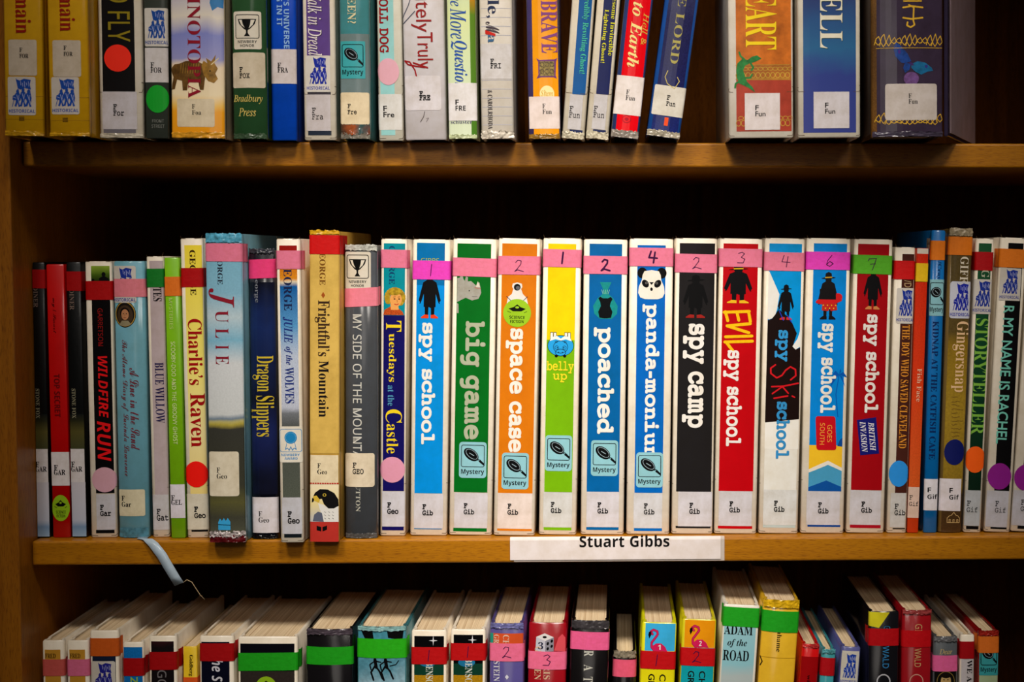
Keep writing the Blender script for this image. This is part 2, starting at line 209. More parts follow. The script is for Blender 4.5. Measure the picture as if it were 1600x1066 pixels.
'italb': 'A7#5M7o5+7o.I/[.*/=-d/*-A/#-A.a0+.a0+/#/Z/,/@/:/7/N/H/x0Y1M3H1M3C0%3;/e30/K2y/72]/*26/#26.a6F.a6F/#5c/25=/W510:!1%2#3X543J2# B773*7[0/7[0/7>0`760p7/0{7%1&6s0z5~/B0#/./O.p/3.O/%.#.}.#.a2*.a3&.e3r.q4S/)5)/C5O/c5l0,6#0S600|641L5}2?5G2{4H3J5k3x6Z4a6t5a6l6=6Q6k6$715>7I4@7W!3H7/3b744E7&4k6Z4x5u4r5:4a4b4C483v3t3C3a2<3[3+6f366|!22342G343E3#3{2P411]4+0x3t0@3U/m3-/I2X/51{/.1V/21@/?18/U1B01 E7I7:7[0/7[0/7>0a760q7/0{7$1&6q0z5~/B0#/./O.p/3.O/%.#.}.#.a5[.a6G1F6)1F5e0q5D0H4~0%4[/g45/Q3h/A3;/72d/11k/01G/718/H1A0/21343&323L3)3h2v3{2`4+2A4.1F4H1F5C5)5$5)4b4M4=4&4(3t3M3d2<3_316r3=7(3O714$754i705D6~5n6h6/6F6@5s6F5.6h5. H8h4>7[0/7[0/7>0_770o700{7%1&6s0z5~/B0#/./O.p/3.O/%.#.}.#.a24.a24.}1`/)1C/<1:/Z1D0>2,3)5=3)4M0#48/O3{/33Z/%3/.}3/.a7>.a7>.}6i/*6X/16M/<6G/J6F/k6O0>8.6B8A6q8Y7/8y7;9I7>9I7[587[587>5j775z706+7%616s636O6*5~5L3a2;3a3+6V3?6|3[754%7=4>7> I3[4>7[0.7[0.7>0^770z7#1)6b0z5~/B0#/./O.p/3.O/%.#.}.#.a24.a24.}1_/)1B/<18/Z1C0>2|6?346m3I7+3j7:4>7> J4Y587[1)7[1)7>1Z761k7/1v7$1}6q1u5~/v._/_.-/Q-y/@-p/,-m.w-o.n-v.l.-/*.w/(/-.|/<.r/I.d/R.Q/X.=/Z.%/W-m/O-[/A-O/0-G.w-D.a-X-v.8-L/>->0#-D0[-S1.-o1R.:1q.n2,/T3w6<4/6l4F7-4g7:587> L7.4>7[0.7[0.7>0`770p7/0{7#1&6p1(6L0z5~/B0#/./O.p/3.O/%.#.}.#.a5].a6N1A6(1A5]0^510+4Y/`3{/E38/51P/71B/=1:/F17/R1F0@2{6;336j3K7,3m7:4>7> N7{2X7[/z7[/z7>0U740g7+0s6z0z6i0t5u/@0#/,/O.n/3.M/%-}.}-}.a0q.a0q.}0@/)0#/</u/Z0$0>1L5_4n.M57.M7E6=7Y6m7r7-877:8c7>8c7[5o7[5o7>6E776U7/6b7#6h6q6_5~5H1H O825S7i4Z7r3a7i2l7N1z6~1I6W0x6+0M5U0)4{/d4B/J3c/73%/+2E/(1f/00j/J/|/v/@0U.p1@.T27.L31.T4).o4x/@5O/g5}076L0i6q1D741}7M2^7`3?7k3|7n4]7f5V7K6C6{6~6@7N!4R7G4v7B59755R6y5e6Y5o615s5[5m4e5[3c5>2X4u1P4L0Y3|/s3L/C2v/%2A.x1x.|1X//1@/F1//f1#030{0e1)1q1A3-1h4D2>5R2Z6$356g3R7$3p78437C Q825T7h4Y7q4&7m3P7c2{7Q2J7:1x6y1L6W0~610W5c0555/r4_/X4,/C3Q/42v/+2>/(1a/-0w/>0;/Y/c0&/90[.q1A.U/;,b/-,G/:,:/V,?0&,N0a,T1(,Q2m,&3C+y3m+u4U+z58,.5p,G6G,l6w-@7G-z7/.:6Q-^5m-<5%-141->2I-d1A-k1~.J28.Q2v.U3J.`3y.q4L/,4x/H5G/i5p046:0^6]1/6{1`79287N2m7^3H7h4$7k4_7b5Y7I6F6{7$6A7O!3x7=4R7G5<755e6[5s5`5n4o5_3t5D2m4r1I4V0n490<3u/n3R/K3//22d.~2<.y1U//1-/d0{0`1%1V172W1T3b1z4k2G5d2s6J3F6{ R753c7[0/7[0/7>0a760q7/0{7$1&6q0z5~/B0#/./O.p/3.O/%.#.}.#.a24.a24.}1^/)1M/11B/;1</I1;/l1D0>2.3+2S3+3z.a6[.a6[/$6,/.5u/75f/E5Y/Y4C3;5.3N5i3j6;416[4Y6p5+6w5[6o696W6h607/5S7H4d7V!3c754D7(4h6[4t5u4n594[4`4=443n3o3;3Z283U366}3E71 S5~2l7r2>7o1o7e1G7S1$7=0b6~0I6^07690,5n0)5C0.4j0>4=0]3l2a1m3#1B330r330@3,0(2m/U2F/22./%1q.z1U.x0{.~0N/60+/V/l0(/]0b/V1T/51T.P.S.r.S/8.v/U.y0U.^14.P1f.L2_.S3I.j4&/34P/e4j0F4r124n1`4c2.4O2T462y3s3A2B4i1{591n5O1g5f1e5}1i6D1u6c2/6}2I772h7C3.7G3I7D3d7<3|7/466y4H6c4X6I4d6-4k5h4l5*545*5n7n5M7n5=7[5+7O4j7L3@7n T6a0,7[/Z58/y58095l0Z6<1(6_1S6x2$7,2g710l/r0b/X0U/D0F/702/-/T/#/T.a3b.a3b/#3//,2{/22p/;2j/G2i/m4h705i6v6B676Y5)6{5)7C7[ U814,7[/~7[/~7A0U7:0f730q7)0x6u0r62/^1_/S0n/[01/s/X0>/,0t.g1].R2R.L3..O3_.X4/.i4V/$4z/E5>/n5[0E5v1(7N667_6_7n6x8$7-89778P7=8P7[5h7[5h7>6C736d6v6n6O6b5^5U1g5>1*5%0S4g0,4K/h4./R3i/C3D/:2y/72Q/;2//G1n/[1W/u1J091F0[1M1?2r6K3(6s3=703[7<4,7@ V6Y387[/87[/87>/W79/r7.0+6x0:6b0B6D0C5}0#.M0I.M786l7]707r78847;847[5I7[5I7=5t78617+6:6q636P5b5k1x1.2;6l2I7(2e76387< a5B2I4e1z4n1K4h0v4S0B41/|3o/]3M/$2W.W1Y.I1,.A0Z.>0/.B/a.N/<.c.z.}.c/A.U/f.P00.U0S.b0t.w17/91U/_1t021h/C1p.t2..Y2X.P3;.c3y/;4[074A0H3|/t3`/W3H/N3>/Q38/Z3<0/4V4b304b2x3y2h4J!2+4:2E432U3z2Z3Y2P2b231Y1c0U1A/~0w/[0e/R0R/O06/W0%/p/{0<0(0{0N2:0p3$1:3`1b4,1t46 e4$2X4k224n1f4j1=4_0q4K0J420%3o/_3K/@3$/%2V.k2+.Z1X.P1-.M0[.R/~.c/N.~/(/F.g/r.U0H.O1F.c27/?2x0A2U0V2*/v1X/Q1,/F0n/H0X/Q0G/`0;/s040.020`08101<1F2.1d2j2.392X3S3+3[3Y3W3y3L49384O2y4a!1j4?2*4F2>4@2M4/2R3o2O3R2F35282t2$2X1i2@1M2*1.1r0g1c0B1X0X2I0q3.123a1N4) f2R3=7|2s8#2;7w1c7^12740c6T0?5d/}4b/(4b.y40/r40.].6.;-,-~,^-q,O-b,F-P,C-E,E->,K-=,Y-K,q-O-.-H-K-4-_,s-f,b-d,R-^,F-R,<-E,5,~,8,c,B,K,R,7,i,(-&+z-D+w-y+|.L,1.u,L/=,s/^-J/{.-0:.w0R/q1M402Y402a4b1T4b1}6C266w2J7>2a7R2x7Y3.7S3/7E2y6~2z6d3.6J3H6;3X6:3{6A456V4<6{487;4-7Q3v7e3]7t h5i0z2X2G8#/~7_/[7[/[7;06770G7,0K6d.>.a/x.a0=0%0g1:1<2B1o332C3b2q3q2}3n3*3e3+3L2$/~1z/O2(.x2B.Y2o.O3W.d4?/D5%0L4g0[4A0$4#/_3i/S3_/V3W/_3]024Q2k4^3F4b3n4W4E494d3b4n374i2i4W2A4<1u3p1K3< i2S1R7j1=7m1(7j0p7c0`7U0R7E0K720H6x0K6c0R6O0`6>0p621(6*1=6(1R6*1e621v6>2(6O206c226x20722(7E1v7U1e7c!1_4n/(4I/)4+/O4&/`3w/e3[/U2r.c/[.e/6.l.|.y.j//.]/D.T/_.R0D.d1*/>1h0<1O0M1-/x0l/[0U/R0K/T0D/]0C/x n5i0}2R1a4n/#4I/%4+/M4&/^3w/c3`/R2r.G.a/}.a0E010q1G1F2L1w382I3c2u3q3&3n3/3e303L2*/~2#/O2-.x2H.Y2u.O3;.T3[.b3z.x4=/=5#0;4e0M47/i3{/U3o/S3d/V3]/_3Z/m4_324h3n4^4E4?4d3h4n3=4i2n4W2F4;1x3n1M39 o4y2k4i214n1c4j1:4_0m4L0F43/~3p/]3L/>3%/$2W.k2,.[1Y.Q1-.N0[.T0$.g/P/)/)/P.g0#.U0X.O1*.S1U.`2$.s2K/22p/P36/t3S0@3m0j4%1:451g4>284A2c4;3?4*3o3h4:3@4W!1t4D2+4G2M4=2b3|2h3L2^2N250t1d/m1A/<1//+0x.|0f.y0C/&0./B0(/o020t0M2+0w381=3p1b4: r3q0y2I1a4n/#4I/%4+/M4&/^3w/c3`/R2r.G.a/}.a0U0Z15201Z2s1{3@2=3L2V332l3&3(2~3<3$3M3-3[3:3f3K3l3`3n3x3g4I3P4e3+4n2h4h2H4U1v4%112n s3b0{4m0Q4h0,4Z/f4C/L4$/=3^/835/A2^/Y2(0%1I0p0F1%/s1(/e0{/>0d/&0=.z/X/1///i.x0i.T0o.5.Y.T.T.`.c.l.k/1.l/d.Z0..R0N.O0p.R14.Y1P.f1j.v2#//25/F2A/`2I/|2J0S2@0|1V220o3*0_3J0Y3g0[3v0l450z4?1A4G1v472A3a2Y2k2y2g384i2t4i2k4]2_4U284X1i4d t2B1t6V1B6V0]5a/n5#.x4V.x4,/V4,.D/L.M.w.j.Y/<.O/a.T0).c0J.{0k/A11/k1S0C170U0l/{0L/Z06/O0,/R0%/[050e144,284,2F4]1A4] u5i1V4n.w4I.x4+/C4&/S3w/Y3e/I2r.]/t.X/O.c.x/%.Y/Y.O0).U0Q.f0y/%1E/M1n0$2<0e2%/N2)/420.y2=.h2M.Z2b.R2y.O3?.T3_.b3}.y4a/f5(0<4h0N4-/_3r/T3d/]3_/m4y4_3C4_2|382R1~1}0x1I0-0v/[0J/M0>/O06/W05/s',
'mono': '-2}2L28/628/60~2L0~ C6c3O6V2x6Z2:6U1[6E1%6*0Q5a0(55/b4[/I3|/:3=/52S/:1i/I1(/b0I0(/q0P/E1$.}1Z.d28.S2u.N3Z.T4?.h55/55]/S5r/p5s0-5h0@5T0J5>0J4C/p3`/W2z/O2M/S2$/_1[/r1:010z0Q0d0x0S1I0I1z0F2S0L3L0b481)4s1W5C255]2x5f3E5b3i5V4,5D4E5-4U4m4m3x4t3n5/3f5J3f5^3p5e4*5a685Z6F5L6N576P5#6M4q6D4g644+6I D6c2V6G/a6D/R6A/I6:/C6./B5i/N5V/h5N0.5M0./Y/X/U/F/I/A/0/F.t/T.f/m.a2(._2{.c3f.p4B/+4o/J5;/s5[0J5u1)6)1i6.2S6)3<5w3z5b4V5C5-4y5U4L5w3u643;6B!2t5H3b524=4k4c474z3N5%2S4z1X4d0o4>0;3d/r2w/]1`/V1//Y1/5M1i5O E6c5<6G/M6D/?6A/56:/06.//5h/45]/=5U/]5N0@5M0@/Y/J/V/=/R/5/K///@/./0/2.t/A.f/Y.a5<.a5S.f5a.t5f/15e0~5^1=5V1D5<1J5,1I4{1C4t1:4n0v4m/Y1B/Y1B2N3(2N3+1m351V3M1O3f1V3l1_3s2:3p3v3f413[473?473/4,3(3n3(3;1B3;1B5M4m5M4n4/4v3s5.3h5J3h5U3m5b4#5f4B5f5s5a625S6B F6c5P6G/g6G/O6B/B64/=5x/B5`/R5Q/m5M0N5M0N/Y/`/X/I/P/>/>/=/0/B.t/O.f/g.a2z.a36.f3C.t3H/03C/G33/T2t/Y1P/Y1P2N372N3:1m3E1V3]1O3t1U3~1f4%2)4%3e3}4#3q433]483E413:3w373;1P3;1P5M5%5M5&4/5/3s5B3h5P3g5h3l5v3y5z455z5s5v625h6B G6c3L6V2r6Z226U1S6E0x6*0H5a/{55/Z4[/B3|/43=//2S/41g/B1%/[0F/}/o0K/C0}.|1Y.c2<.S3E.O4?.W5]/)5f/:5g1B6-1E6;1Q6@1i6<2#62215}253%242p2-2i1w2l1S2w1F3/1B4h1B4h/l44/V3^/J3//F2X/J2,/U1_/j1;0*0x0K0`0t0N1F0C1x0@2S0G3N0]4<1$4u1S5D205^2r5f3=5b3`5W3~5F4<514O4s4p41524(5M4-5[4=5`4[5]6/5X6@5P6J5C6Q516S4z6P4l6F4a664)6J I6c4{6G0<6D0.6A0$6:/z6./y5h/~5]0,5U0K5N225M22/Y09/V0,/R0#/K/z/@/x/0/}.t00.f0H.a4y.b5=.h5E.o5L/05J/@5E/K5</R4`/Y35/Y355M4x5N5=5U5E5]5L5x5G64586B K6c/Z6G/C6B/664/15x/65`/F5Q/a5M0B5M0B/Y/S/X/=/P/2/>/1/0/6.t/C.f/Z.a2(.b2B.i2I.p2O/02I/I25/U1C/Y1C1]2*2@2`2+371U3h0f4r.i5-.a5r.a6-.f6;.t6@/06:/I6)/U5R/Y4B1c3w2<3S2^312t2k3$5>5M5m5Q6$5^6+5x6&645t6B5]6G3e6G3L6B3>643:5x3?5`3Q5Q4*5M1C2m1C5M2/5P2=5U2G5]2M5h2N6-2I692B6@2(6F L6c3*6G/H6D/:6A/16:/+6./*5h//5]/85U/W5N0_5M0_/Y/E/V/8/R///K/*/@/)/0/-.t/;.f/S.a5Z.a5r.f6$.t6*/16&1j5~1w5w2#5Z2*5?1~581v511V50/Y1a/Y1a5M385P3E5T3N5[3S5h3U5x3P643B6B N6c/@6D//6@.~68.x6,.u5x.x5h/$5[/25T/~5M/~/Y/P/U/=/J/7/0/<.t/J.f/b.a2(.d25.h2>.o2D.{2D/>2?/I2,/U1e/Y0w/Y0w4w4[.[5>.Y5L.a5P.u5P5M5|5Q645^6:5x65646&6B5k6G3Q6D3E6@3=69365x3=5`3Q5Q3s5M4Y5M4Y0@1/6:0y6D0l6F O6c3B6U2b6Z2&6U1J6E0s6,0E5d/{58/[4`/E4%/73@/22T/71k/E1+/]0L/|/s0F/G0t.~1J.d2&.S2b.N3B.S3y.c4P.}4}/D5H/p5h0H6#1(611i662T613@6#4%5h4`5H584}5d4P6,3y6E!2$5Y2b5b3B5Y3v5A4F4t4h4;4{3O5%2T4{1Y4h0n4F053v/h3B/O2b/G2%/O1M/h0}050]0n0H1Y0B2T0H3O0[4;0|4t1K5A R6c/S6G/<6B//65/*5z//5d/?5V/Z5R075R07/Y/L/X/5/P/+/>/*/0//.t/<.f/S.a1w.b27.i2>.p2D/02>/I2*/U18/Y182$2B2#2i1q301M4z.m53.b6(.a6>.f6L.t6P/06K/I69/U5`/Y4-1u3l204?2@4g2V5+2t5A3;5N3c5S425P4X5F4|5(5W4b5y42653G6B2t6F!185R2[5R3[5D464x4H45463M3Y3%2X2t182t X6c1R6G/s6G/[6B/N64/I5x/N5a/_5R/y5M2$2Z/n/Y/Q/T/?/F/:/0/>.t/M.f/f.a1`.b1w.i2$.|2$/>1|/I1i/U0~/Y2]1t4>/Y3Z/U3G/I3A/03F.q3U.e3u.a5j.b5~.l6-/#6//06)/E5s/S5V/Y3>2_5F5M5c5Q5t5`5z5x5v645h6B5P6G3d6F3O6;3C6)3B5x3I5`3]5Q475M2b3D165M1f5Q1x5`1~5x1y641k6B a6c3L4k2b4q2(4n1N4e0{4V0W4D0B400;3t0@3[0O3K0j3F1x3m2?3u2`3x3N3i3{3<4/2I3+2Y2X2[1c2V0z2E0C2(/w1]/_1,/V0M/]/w/o/L01/(0X.h1..W1f.R2Y.[3H.z42/P48/,4@.r4N.e4b.a5e.a6#.f63.t68/067/?61/K6)/R5e/X5//Y5/2T5)3;4r3p4S4=4)4Y!4/1U4/0q4,0^3}0K3l083=/r2[/Z1t/R1S/U17/^0{/m0i0$0_0;0Z0S0a0s0q13121J1X1]2.1g2h1k361h b6c0]75/_75/D70/46}/16W/>6D/b6<0$6;0$/Y/L/U/?/Q/6/J/1/?///0/4.t/D.f/_.a0o.a0}.d1*.n1,/S1[.}2>.`3/.U3b.Y46.f4b.{5./;5O/]5l0)6$0U621*661[62236%2b5m325Q3Y513{4e4<494Q3e4^314b2=4X1W4<1#3h1#6x0{7*0p72!1,2G192f1K3$1a3;1{3M2>3[2_3d3%3g3I3d3j3[4,3M4F3;4]3$4o2e4|2G5)2&5+1`5$1+4o0X4R024,/p3Y/^3%/X2]/Z2</d1z/q1`0)1J0?180Y1,0x1#1=0}1`1#2& c6c384k2Y4q1~4l1J4`0w4J0L4/0)3h/g3?/Q2m/D2;/@1a/D1-/Q0W/g0*0)/]0L/:0w.x1J.c1~.V2Z.R3C.X4).j4c/)55/G5S/i5[/y5]085R0J5@0T5#0S4e0D4)/s3F/X2a/O2(/U1Q/h1)0+0e0S0R1)0L1b0N2+0W2L0f2k0z3+173B1S3U1u3d2>3m3#3n3P3c3z3L4?3+4h2I4x2=5/2:5G2>5V2M5[2f5X4H5T4U5M4`5A4e514g4s4c4d4U4_4>3w4Z d6c5+753h753M703>6}386f3;6U3A6I3L6B3p6<4N6;4N3i3u4=354Y2C4c1l4_1=4R0l4>0C3~/}3]/a35/K2e/?24/;1[/?1&/J0Q/^0$/x/X0</70a.w1/.c1[.V21.R3&.]3k.|4G/T4I.n4Q.d4_.a5t.a61.f6?.t6C/06=/G6+/T5M/Y5M6x5I7*5>72!2J3g2o3d353[3R3M3m3;4&3$482e4E2G4M2&4O1`4M1;4E0v470W4$0=3j0%3O/o32/a2m/X2I/U1r/[1E/m0z0/0^0T0K1%0F1Y0K250]2d0y311C3N1q3a e6c3C4m2h4q2-4m1Q4a0|4L0P410-3j/k3B/T2p/G2>/C1c/G1+/S0R/h0$0)/W0K/60u.v1I.b1}.V2}.S4,.d5-/(5Z/C5j/Q5t/`5u/y5k0/5W085:073`/X3%/L2e/J2+/O1V/_1//x0l0@0X0l0O1F5=1F5c1M5o1U5w1f5y1~5u2Q5h2~5S3K573p4p444G4M3u4a!273v2h3z3;3v3d3h4-3O4J304^2e4h280R280b2g0z321>3Q1f3h f6c5-7/4@763H712b6|216b1j6;1T5d1O4S0L4S024N/}4@/x4)/}3l023]0M3X1T3X1T/Z0J/Z00/U/|/G/w/0/|.t01.f0M.a4e.a5#.f53.t58/053/G4~/U4b/Z2U/Z2U3X4n3X5-3]5=3l5B4)5=4@5,4N4l4S2R4S2P4w2T5B2_5a2n5x3*6,3J654168566*5N6/5a6>5g6T5X6v g6c3)4[2I4c1u4`1H4S0{4@0V4&073c/x3>/e2p/Y2D/U1o/Y1>/e0m/w0C04/y0R/Y0w/@1D/-1p.}2D.y3//&3l/B4C/o4C/(4?.G43-u3y-S3Z->31-028--1O-416--0~,w0x,a1+,B1V,02C,*3&,-3[,84.,I4[,g4}-.56-^5@.G5A3i5v3m6(3r603z6748624O5}4^5c4b4e4b4Q4`4F4W4B4I4B3z3d4E!2P3f3&3`3Q3O3u35452m4E2C4J1o4E1?450q3u0M3P033%/~2P/y1{/~1Q031-0N0m0r0]1@0V1o0]2D0n2n1/361S3P1}3a h6c0q75/r75/W70/G6}/B6f/I6M/R6D/u6<086;08/Y/`/U/R/Q/I/J/D/?/B/0/G.t/W.f/r.a1j.b2#.i2-.|2,/?2(/J1r/U16/Y162=182W1@2q1L3,1o3P2B3i2u3q3>3m3]3a3v3M4-32482i4<2=4</Y3_/U3K/I3F/03J.r3X.e3u.a5].a5w.f6,.t61/06+/G5t/T5;/Y5;2S55374~3l4`4:474X3d4k3/4q2O4h1q4L173{176x137*1(72 i6c3#7[2K7Y297P2/7;2*6V2/62266(2Q5y3%5y375~3@6*3H6K3H7*3?7M357U!2w4b1#4b0e4^0T4O0O480U3|0f3n1%3i2>3i2>/Y0@/Y0#/T/o/G/i/0/o.t/~.f0=.a5R.b5i.j5r.}5s/05n/G5_/T5F/Y3=/Y3=4I394W3.4` l6c2r750e750J700:6}056f0<6M0D6D0k6<2:6;2:/Y0L/Y00/T/{/G/u/0/{.t0/.f0I.a5H.b5^.j5g.}5h/05c/G5S/T5;/Y38/Y386x357*3)72 m6c2C4i1n4q1C4k0x4Z0V4>0O4[054b/54b.v4^.g4O.b48.h3|.z3n/=3i/X3i/X/Y/#/U.r/P.i/I.b/0.g.t.v.f/5.a1-.b1C.j1L.}1K/?1G/J16/U0U/Y0U340m3U1/3j1R3q1h3n1z3f2/3W2;3D2B3-2G.z2K.n2R.g2n.a3_.a3u.f4(.t4,/04&/J3z/Q3_/X3>/Y3>2=3A2i3J323Y3M3n3a4*3m4C3q4X3n4j3e4u3U4}3=5)2=5)/A5..{5?.h5Z.a6G.a6_.f6m.t6r/06l/J6e/Q6H/X6)/Y6)2S6$385v3m5e4;5I4X5#4k4M4q3u4i3H4P3#4(2h4P n6c3g4k314q2Q4h1s4M1:3}1:4I164W1+4`/{4a/U4Z/L4S/F4H/D48/J3|/]3n/{3i0;3i0;/Y/c/U/U/Q/L/J/F/?/D/0/J.t/Z.f/w.a1s.d1~.h2*.n20/02*/J1t/U18/Y182>1;2X1B2p1N3+1r3O2D3h2x3q3`3a4-314;2=4;/Y3a/U3M/I3G/03L.o3S.h3o.b5c.b6#.i6-.q64/06-/G5v/T5</Y5<2S56375#3l4b4:4:4X o6c3A4m2b4q2&4m1K4`0v4K0J400%3i/d3@/M2n/@2</<1a/@1*/M0S/d0%0%/X0K/70w.w1L.c2&.V2b.R3A.V3x.c4M.w4x/75A/X5_0%5u0S6&1*6+1a6&2<5u2n5_3@5A3i4x404M4K3x4`!2;3w2b3z3.3w3R3n3t3_453J4M324b2p4p2O4y2,4{1a4y1:4p0q4b0P4M0445/w3t/d3R/U3./L2b/I2;/L1s/U1R/e15/x0w050c0R0T0r0K1:0H1a0K2,0T2O0c2p0w32143J1Q3_1r3n p6c3e4_304c2C4Y1^4>1#3l1#4I0{4W0p4`0]4b/]4b/B4^/34O/.48/43|/F3n0$3i0$-#/K,{/>,v/5,n//,c/.,T/3,=/B,//],*2c,+2y,43(,F3),T3#,l2p,z2V-#0~-#0~/Z1Y/+2B.i3:.`3l.c4?.n4i/%54/?5S/_5n0)6&0S621&661Y62226%2b5m345Q3[513}4e4>494R!0~2%1+2E182c1I2}1`381z3J2<3W2]3a3$3c3I3a3k3X4-3J4G384]2~4o2d4|2F5)2&5+1`5%1-4p0[4R054-/s3Z/b3$/[2]/_2</g1z/u1`0,1I0B180]1+0z0~1>0{1` r6c524n4k4q3l4a2t422(3@2(4I2#4W1t4`1b4b064b/w4^/g4O/b48/h3|/{3n0>3i1*3i1*/Y/x/Y/[/T/K/G/F/0/K.t/[.f/w.a4C.b4X.j4b.}4c/04^/G4O/T46/Y2(/Y2(2=2u3/3`3]4D3l4k3d5F3I5^3I5u3X6(3q6*4#6&485w4J5f4Z5N4g s6c2r4o2D4r1[4m0~4^0Q4D013~/x3U/r3%/y2P032(0U1c1+1K1i1=3H173j114)1)4;0v4F0b4I0F4E0-49/r4$/_3d/P3A/G2t/D2D/H1u/Q1O/b10/v0u010^0_0P0k0>0o0&0j/t0Y/o0>/o/0/t.l0(.X0@.R0c._0}.n1b.`2B.V2z.S3d.X4B.j4p/*56/N5J/x5P0M5M0t5D19541T4w1k4Y1}442.332<1U2F182O1%2]0v2o0r3*0u3@1$3T173h1O3v1n4#274%2z3y3X3_4/344B2y4S2l4b2h4x2o5*3&5/3H5/425*4S4x4h4Y4n3n4[3C4h t6c1X6S1F6U1,6P0x6?0s6#0s4A/^4>/N4:/C43/=4(/;3r/@3Z/P3M/k3H0s3H0u0E0}/s1./S1Y.}2=.`34.U4#._4z.v5O/15s/J5|/W5~/q5s0(5a035@014$/_3U/T3./P2Z/V2H/^29/i2./x2$011u0l1t3H4S3H4o3M5$3Z5*3r5#4.4l4<4M4A1u4A1u5y1n6C1f6M u6c/a4b/F4^/64O/148/73|/I3n/h3i0(3i0(0o0=/V0~.l25.T2W.V2w.^3V.x47/F47.y4;.l4F.d4Y.a5X.a5s.f6&.t6,/06%/G5o/T56/Y534I504T5)4[4h4b3D4b3*4^2v4O2q482u3|3)3n3A3i473i450k4.0Q3}0;3n0&3Z/q3+/X2P/P2&/T1`/a1F/t15051*0X1%1*1#4S0v4_ y6c/X4b/>4^/.4O/)48//3z/83r/V3j/m3i25/+1/-#/e-#/K,z/<,l/7,T/<,;/L,./i,*2h,*3(,/38,=3=,T3;,e35,p3,,w2f,~25-#5[3i5~3n663z6<48674O6&4^5h4b3k4_3X4S3S483U4*3Z3z3d3r4(3j4V3i2h041#3i1c3m1o3r1x3z2#481y4S1h4_1Y4a',
'plain': 'A7V3P7n2X7n.a.a0#.a111C5$1C68.a7V.a!1`2S3$5n4O2S B64/a7i/a.a2l.a4[/(5Z/|5w1,5_264u3$3f3N4Q3{4{4Z5.5L4n6V3v7I2@7i!0}6Y246Y3/6I3[5{3i5A3U4R2w4%1q3s0}3s!0}2c2U2c3b2R4C2$4V1=4H0Z3m0*2[/q0}/q C8.5:7m4>7t1e7;/{5V/@3+/o1)1J/?47.U5Q.`6X.y7R/C7R0k6M075G/s4B/h2I051/1H0`36104~2I684=6b5@6X6B6<7I5g7I706;7V E5B/a7i/a.a4z.a4z/q0}/q0}2a4c2a4c3q0}3q0}6Y4o6Y4o7i F4x/b7i/b.a0~.a0~2u4T2u4T4*0~4*0~6Y4T6Y4T7i G8T577n477t1e7;/}5X/B32/|0k1b/244.U5E.]6P.s7_/>7_314Y314Y1}6B1}6B0.5d/x5(/m4D/h2L05121H0b36124}2H67456b5=6X6F6=7M5l7M7.677X H8G0}7i/a7i/a.a0}.a0}2]6*2]6*.a7F.a7F7i6*7i6*3m0}3m I2#0~7i/b7i/b.a0~.a L560{7i/`7i/`.a5*.a5*/q0{/q M9+0s7i/_7i/_.a0z.a0z5h3k283~286n5h6n.a8/.a8/7i6w7i3t4% N9+0c7i/`7i/`.a0t.a0t5a6{.a8+.a8+7i6r7i6r0f O9_6h79417t1W79/t5U/<37/s0w1U/74/.U6j/78L0w9(378K5U!416b5}68785#7c37781K5}0641/h2B061+1K0[371+5#2B68 R6f/c7i/c.a1#.a1#2[1U2[262P2z1v3{0T52.a6f.a5O0N4p1Q452C3M2~4=3Q4m4;4}574[6X3X7L1~7i!1#6_1q6_2s6O3L6#3]5<3O4U2y4#1q3l1#3l S4k2`7n1{7t0Q7X/U6h/65M083X2.2B300s2}0C2P/v1`/f0k/t/}0A/;1(/;/G0&.w0s.^1m.U3..s4$/h4C1$3A3.1K4?0I5]0Z651.6W1r6e2R6]386B3~5i3~7:3B7Z T6f6P7i.u7i.u6Y2(6Y2(.a3C.a3C6Y6P6Y Y6f0:7i.a7i2(3O2(.a3C.a3C3N6f7i517i2b4] Z7=7+7i/:7i/:6Y4a6Y.t.a7+.a7+/q1>/q b5B0_7i/M7i/M/#0..i0u.Z1b.U3H.y4Q0(4t1l4U3A3]4F2>4k1e4e134T0_48!0_3,1.3M1U3_2#3e2t3L3M2f3a1[3K0Z2l/x1q/a1&/i0_/r e5)3G4I2$4k0V4G/W3A/71g/V040T/#2/.U3&.]3l.r4R/;4R0H3n0$3//j2I/b1J/t0i0P0H1O4[1O4>3A!1;3X2(3h2j3W3:3)3L2<0J2<0e3* l1Y0f7i/T7i/T.a0f.a n5B3R4R2O4k1o4a174D0a3s0a4`/O4`/O.a0a.a0a2{153N1a3h223o2l3_35313B2F3B.a4S.a4S2D4:3e o6%3}4F2@4k0c4E/W3=/11f/V0+0a.{2@.U4#.z500)5U1f5/3?!1>3L2>3e3C3L4*2h4B1e4+0Y3F/s2>/[1=/t0[0[0D1f0[2h r3z3$4d2T4k1|4]1G400k3=0k4`/Y4`/Y.a0k.a0k1m0|2g1P3G283_2V3W2z3D3B3)3{4+3O4N s3m1l4f184k044X/Q4%/;31/}1s1A1%2)0<1y/w1[/b14/Y0]/a/{/y/70F/7/,/y.k0Z.Z1>.U2@.j3$/F3<0@300s2e1H1x1~1+2R0[2u0N350W3N0p3a1;3g1i3a2B3N2~3.2~4=2F4V t3.0u4`0u5u.a3f.a3Y/e3Y/e0J/x/M0X.l1`.U2..Z2].h3,.z3,0)2]/n24/a1h/[1E/c1&/|0u0S0u3Y2l3Y2l4` u5B0`4`/N4`/N0y/g/_0M.o1T.U21.`2i.|3@/J3@.a4P.a4P4`3@4`3@0F2u/w2H/^1t/T16/c0l000`0r y4R0$4`.a4`0~/z.z+Z0<+Z4R4`344`1]1=',
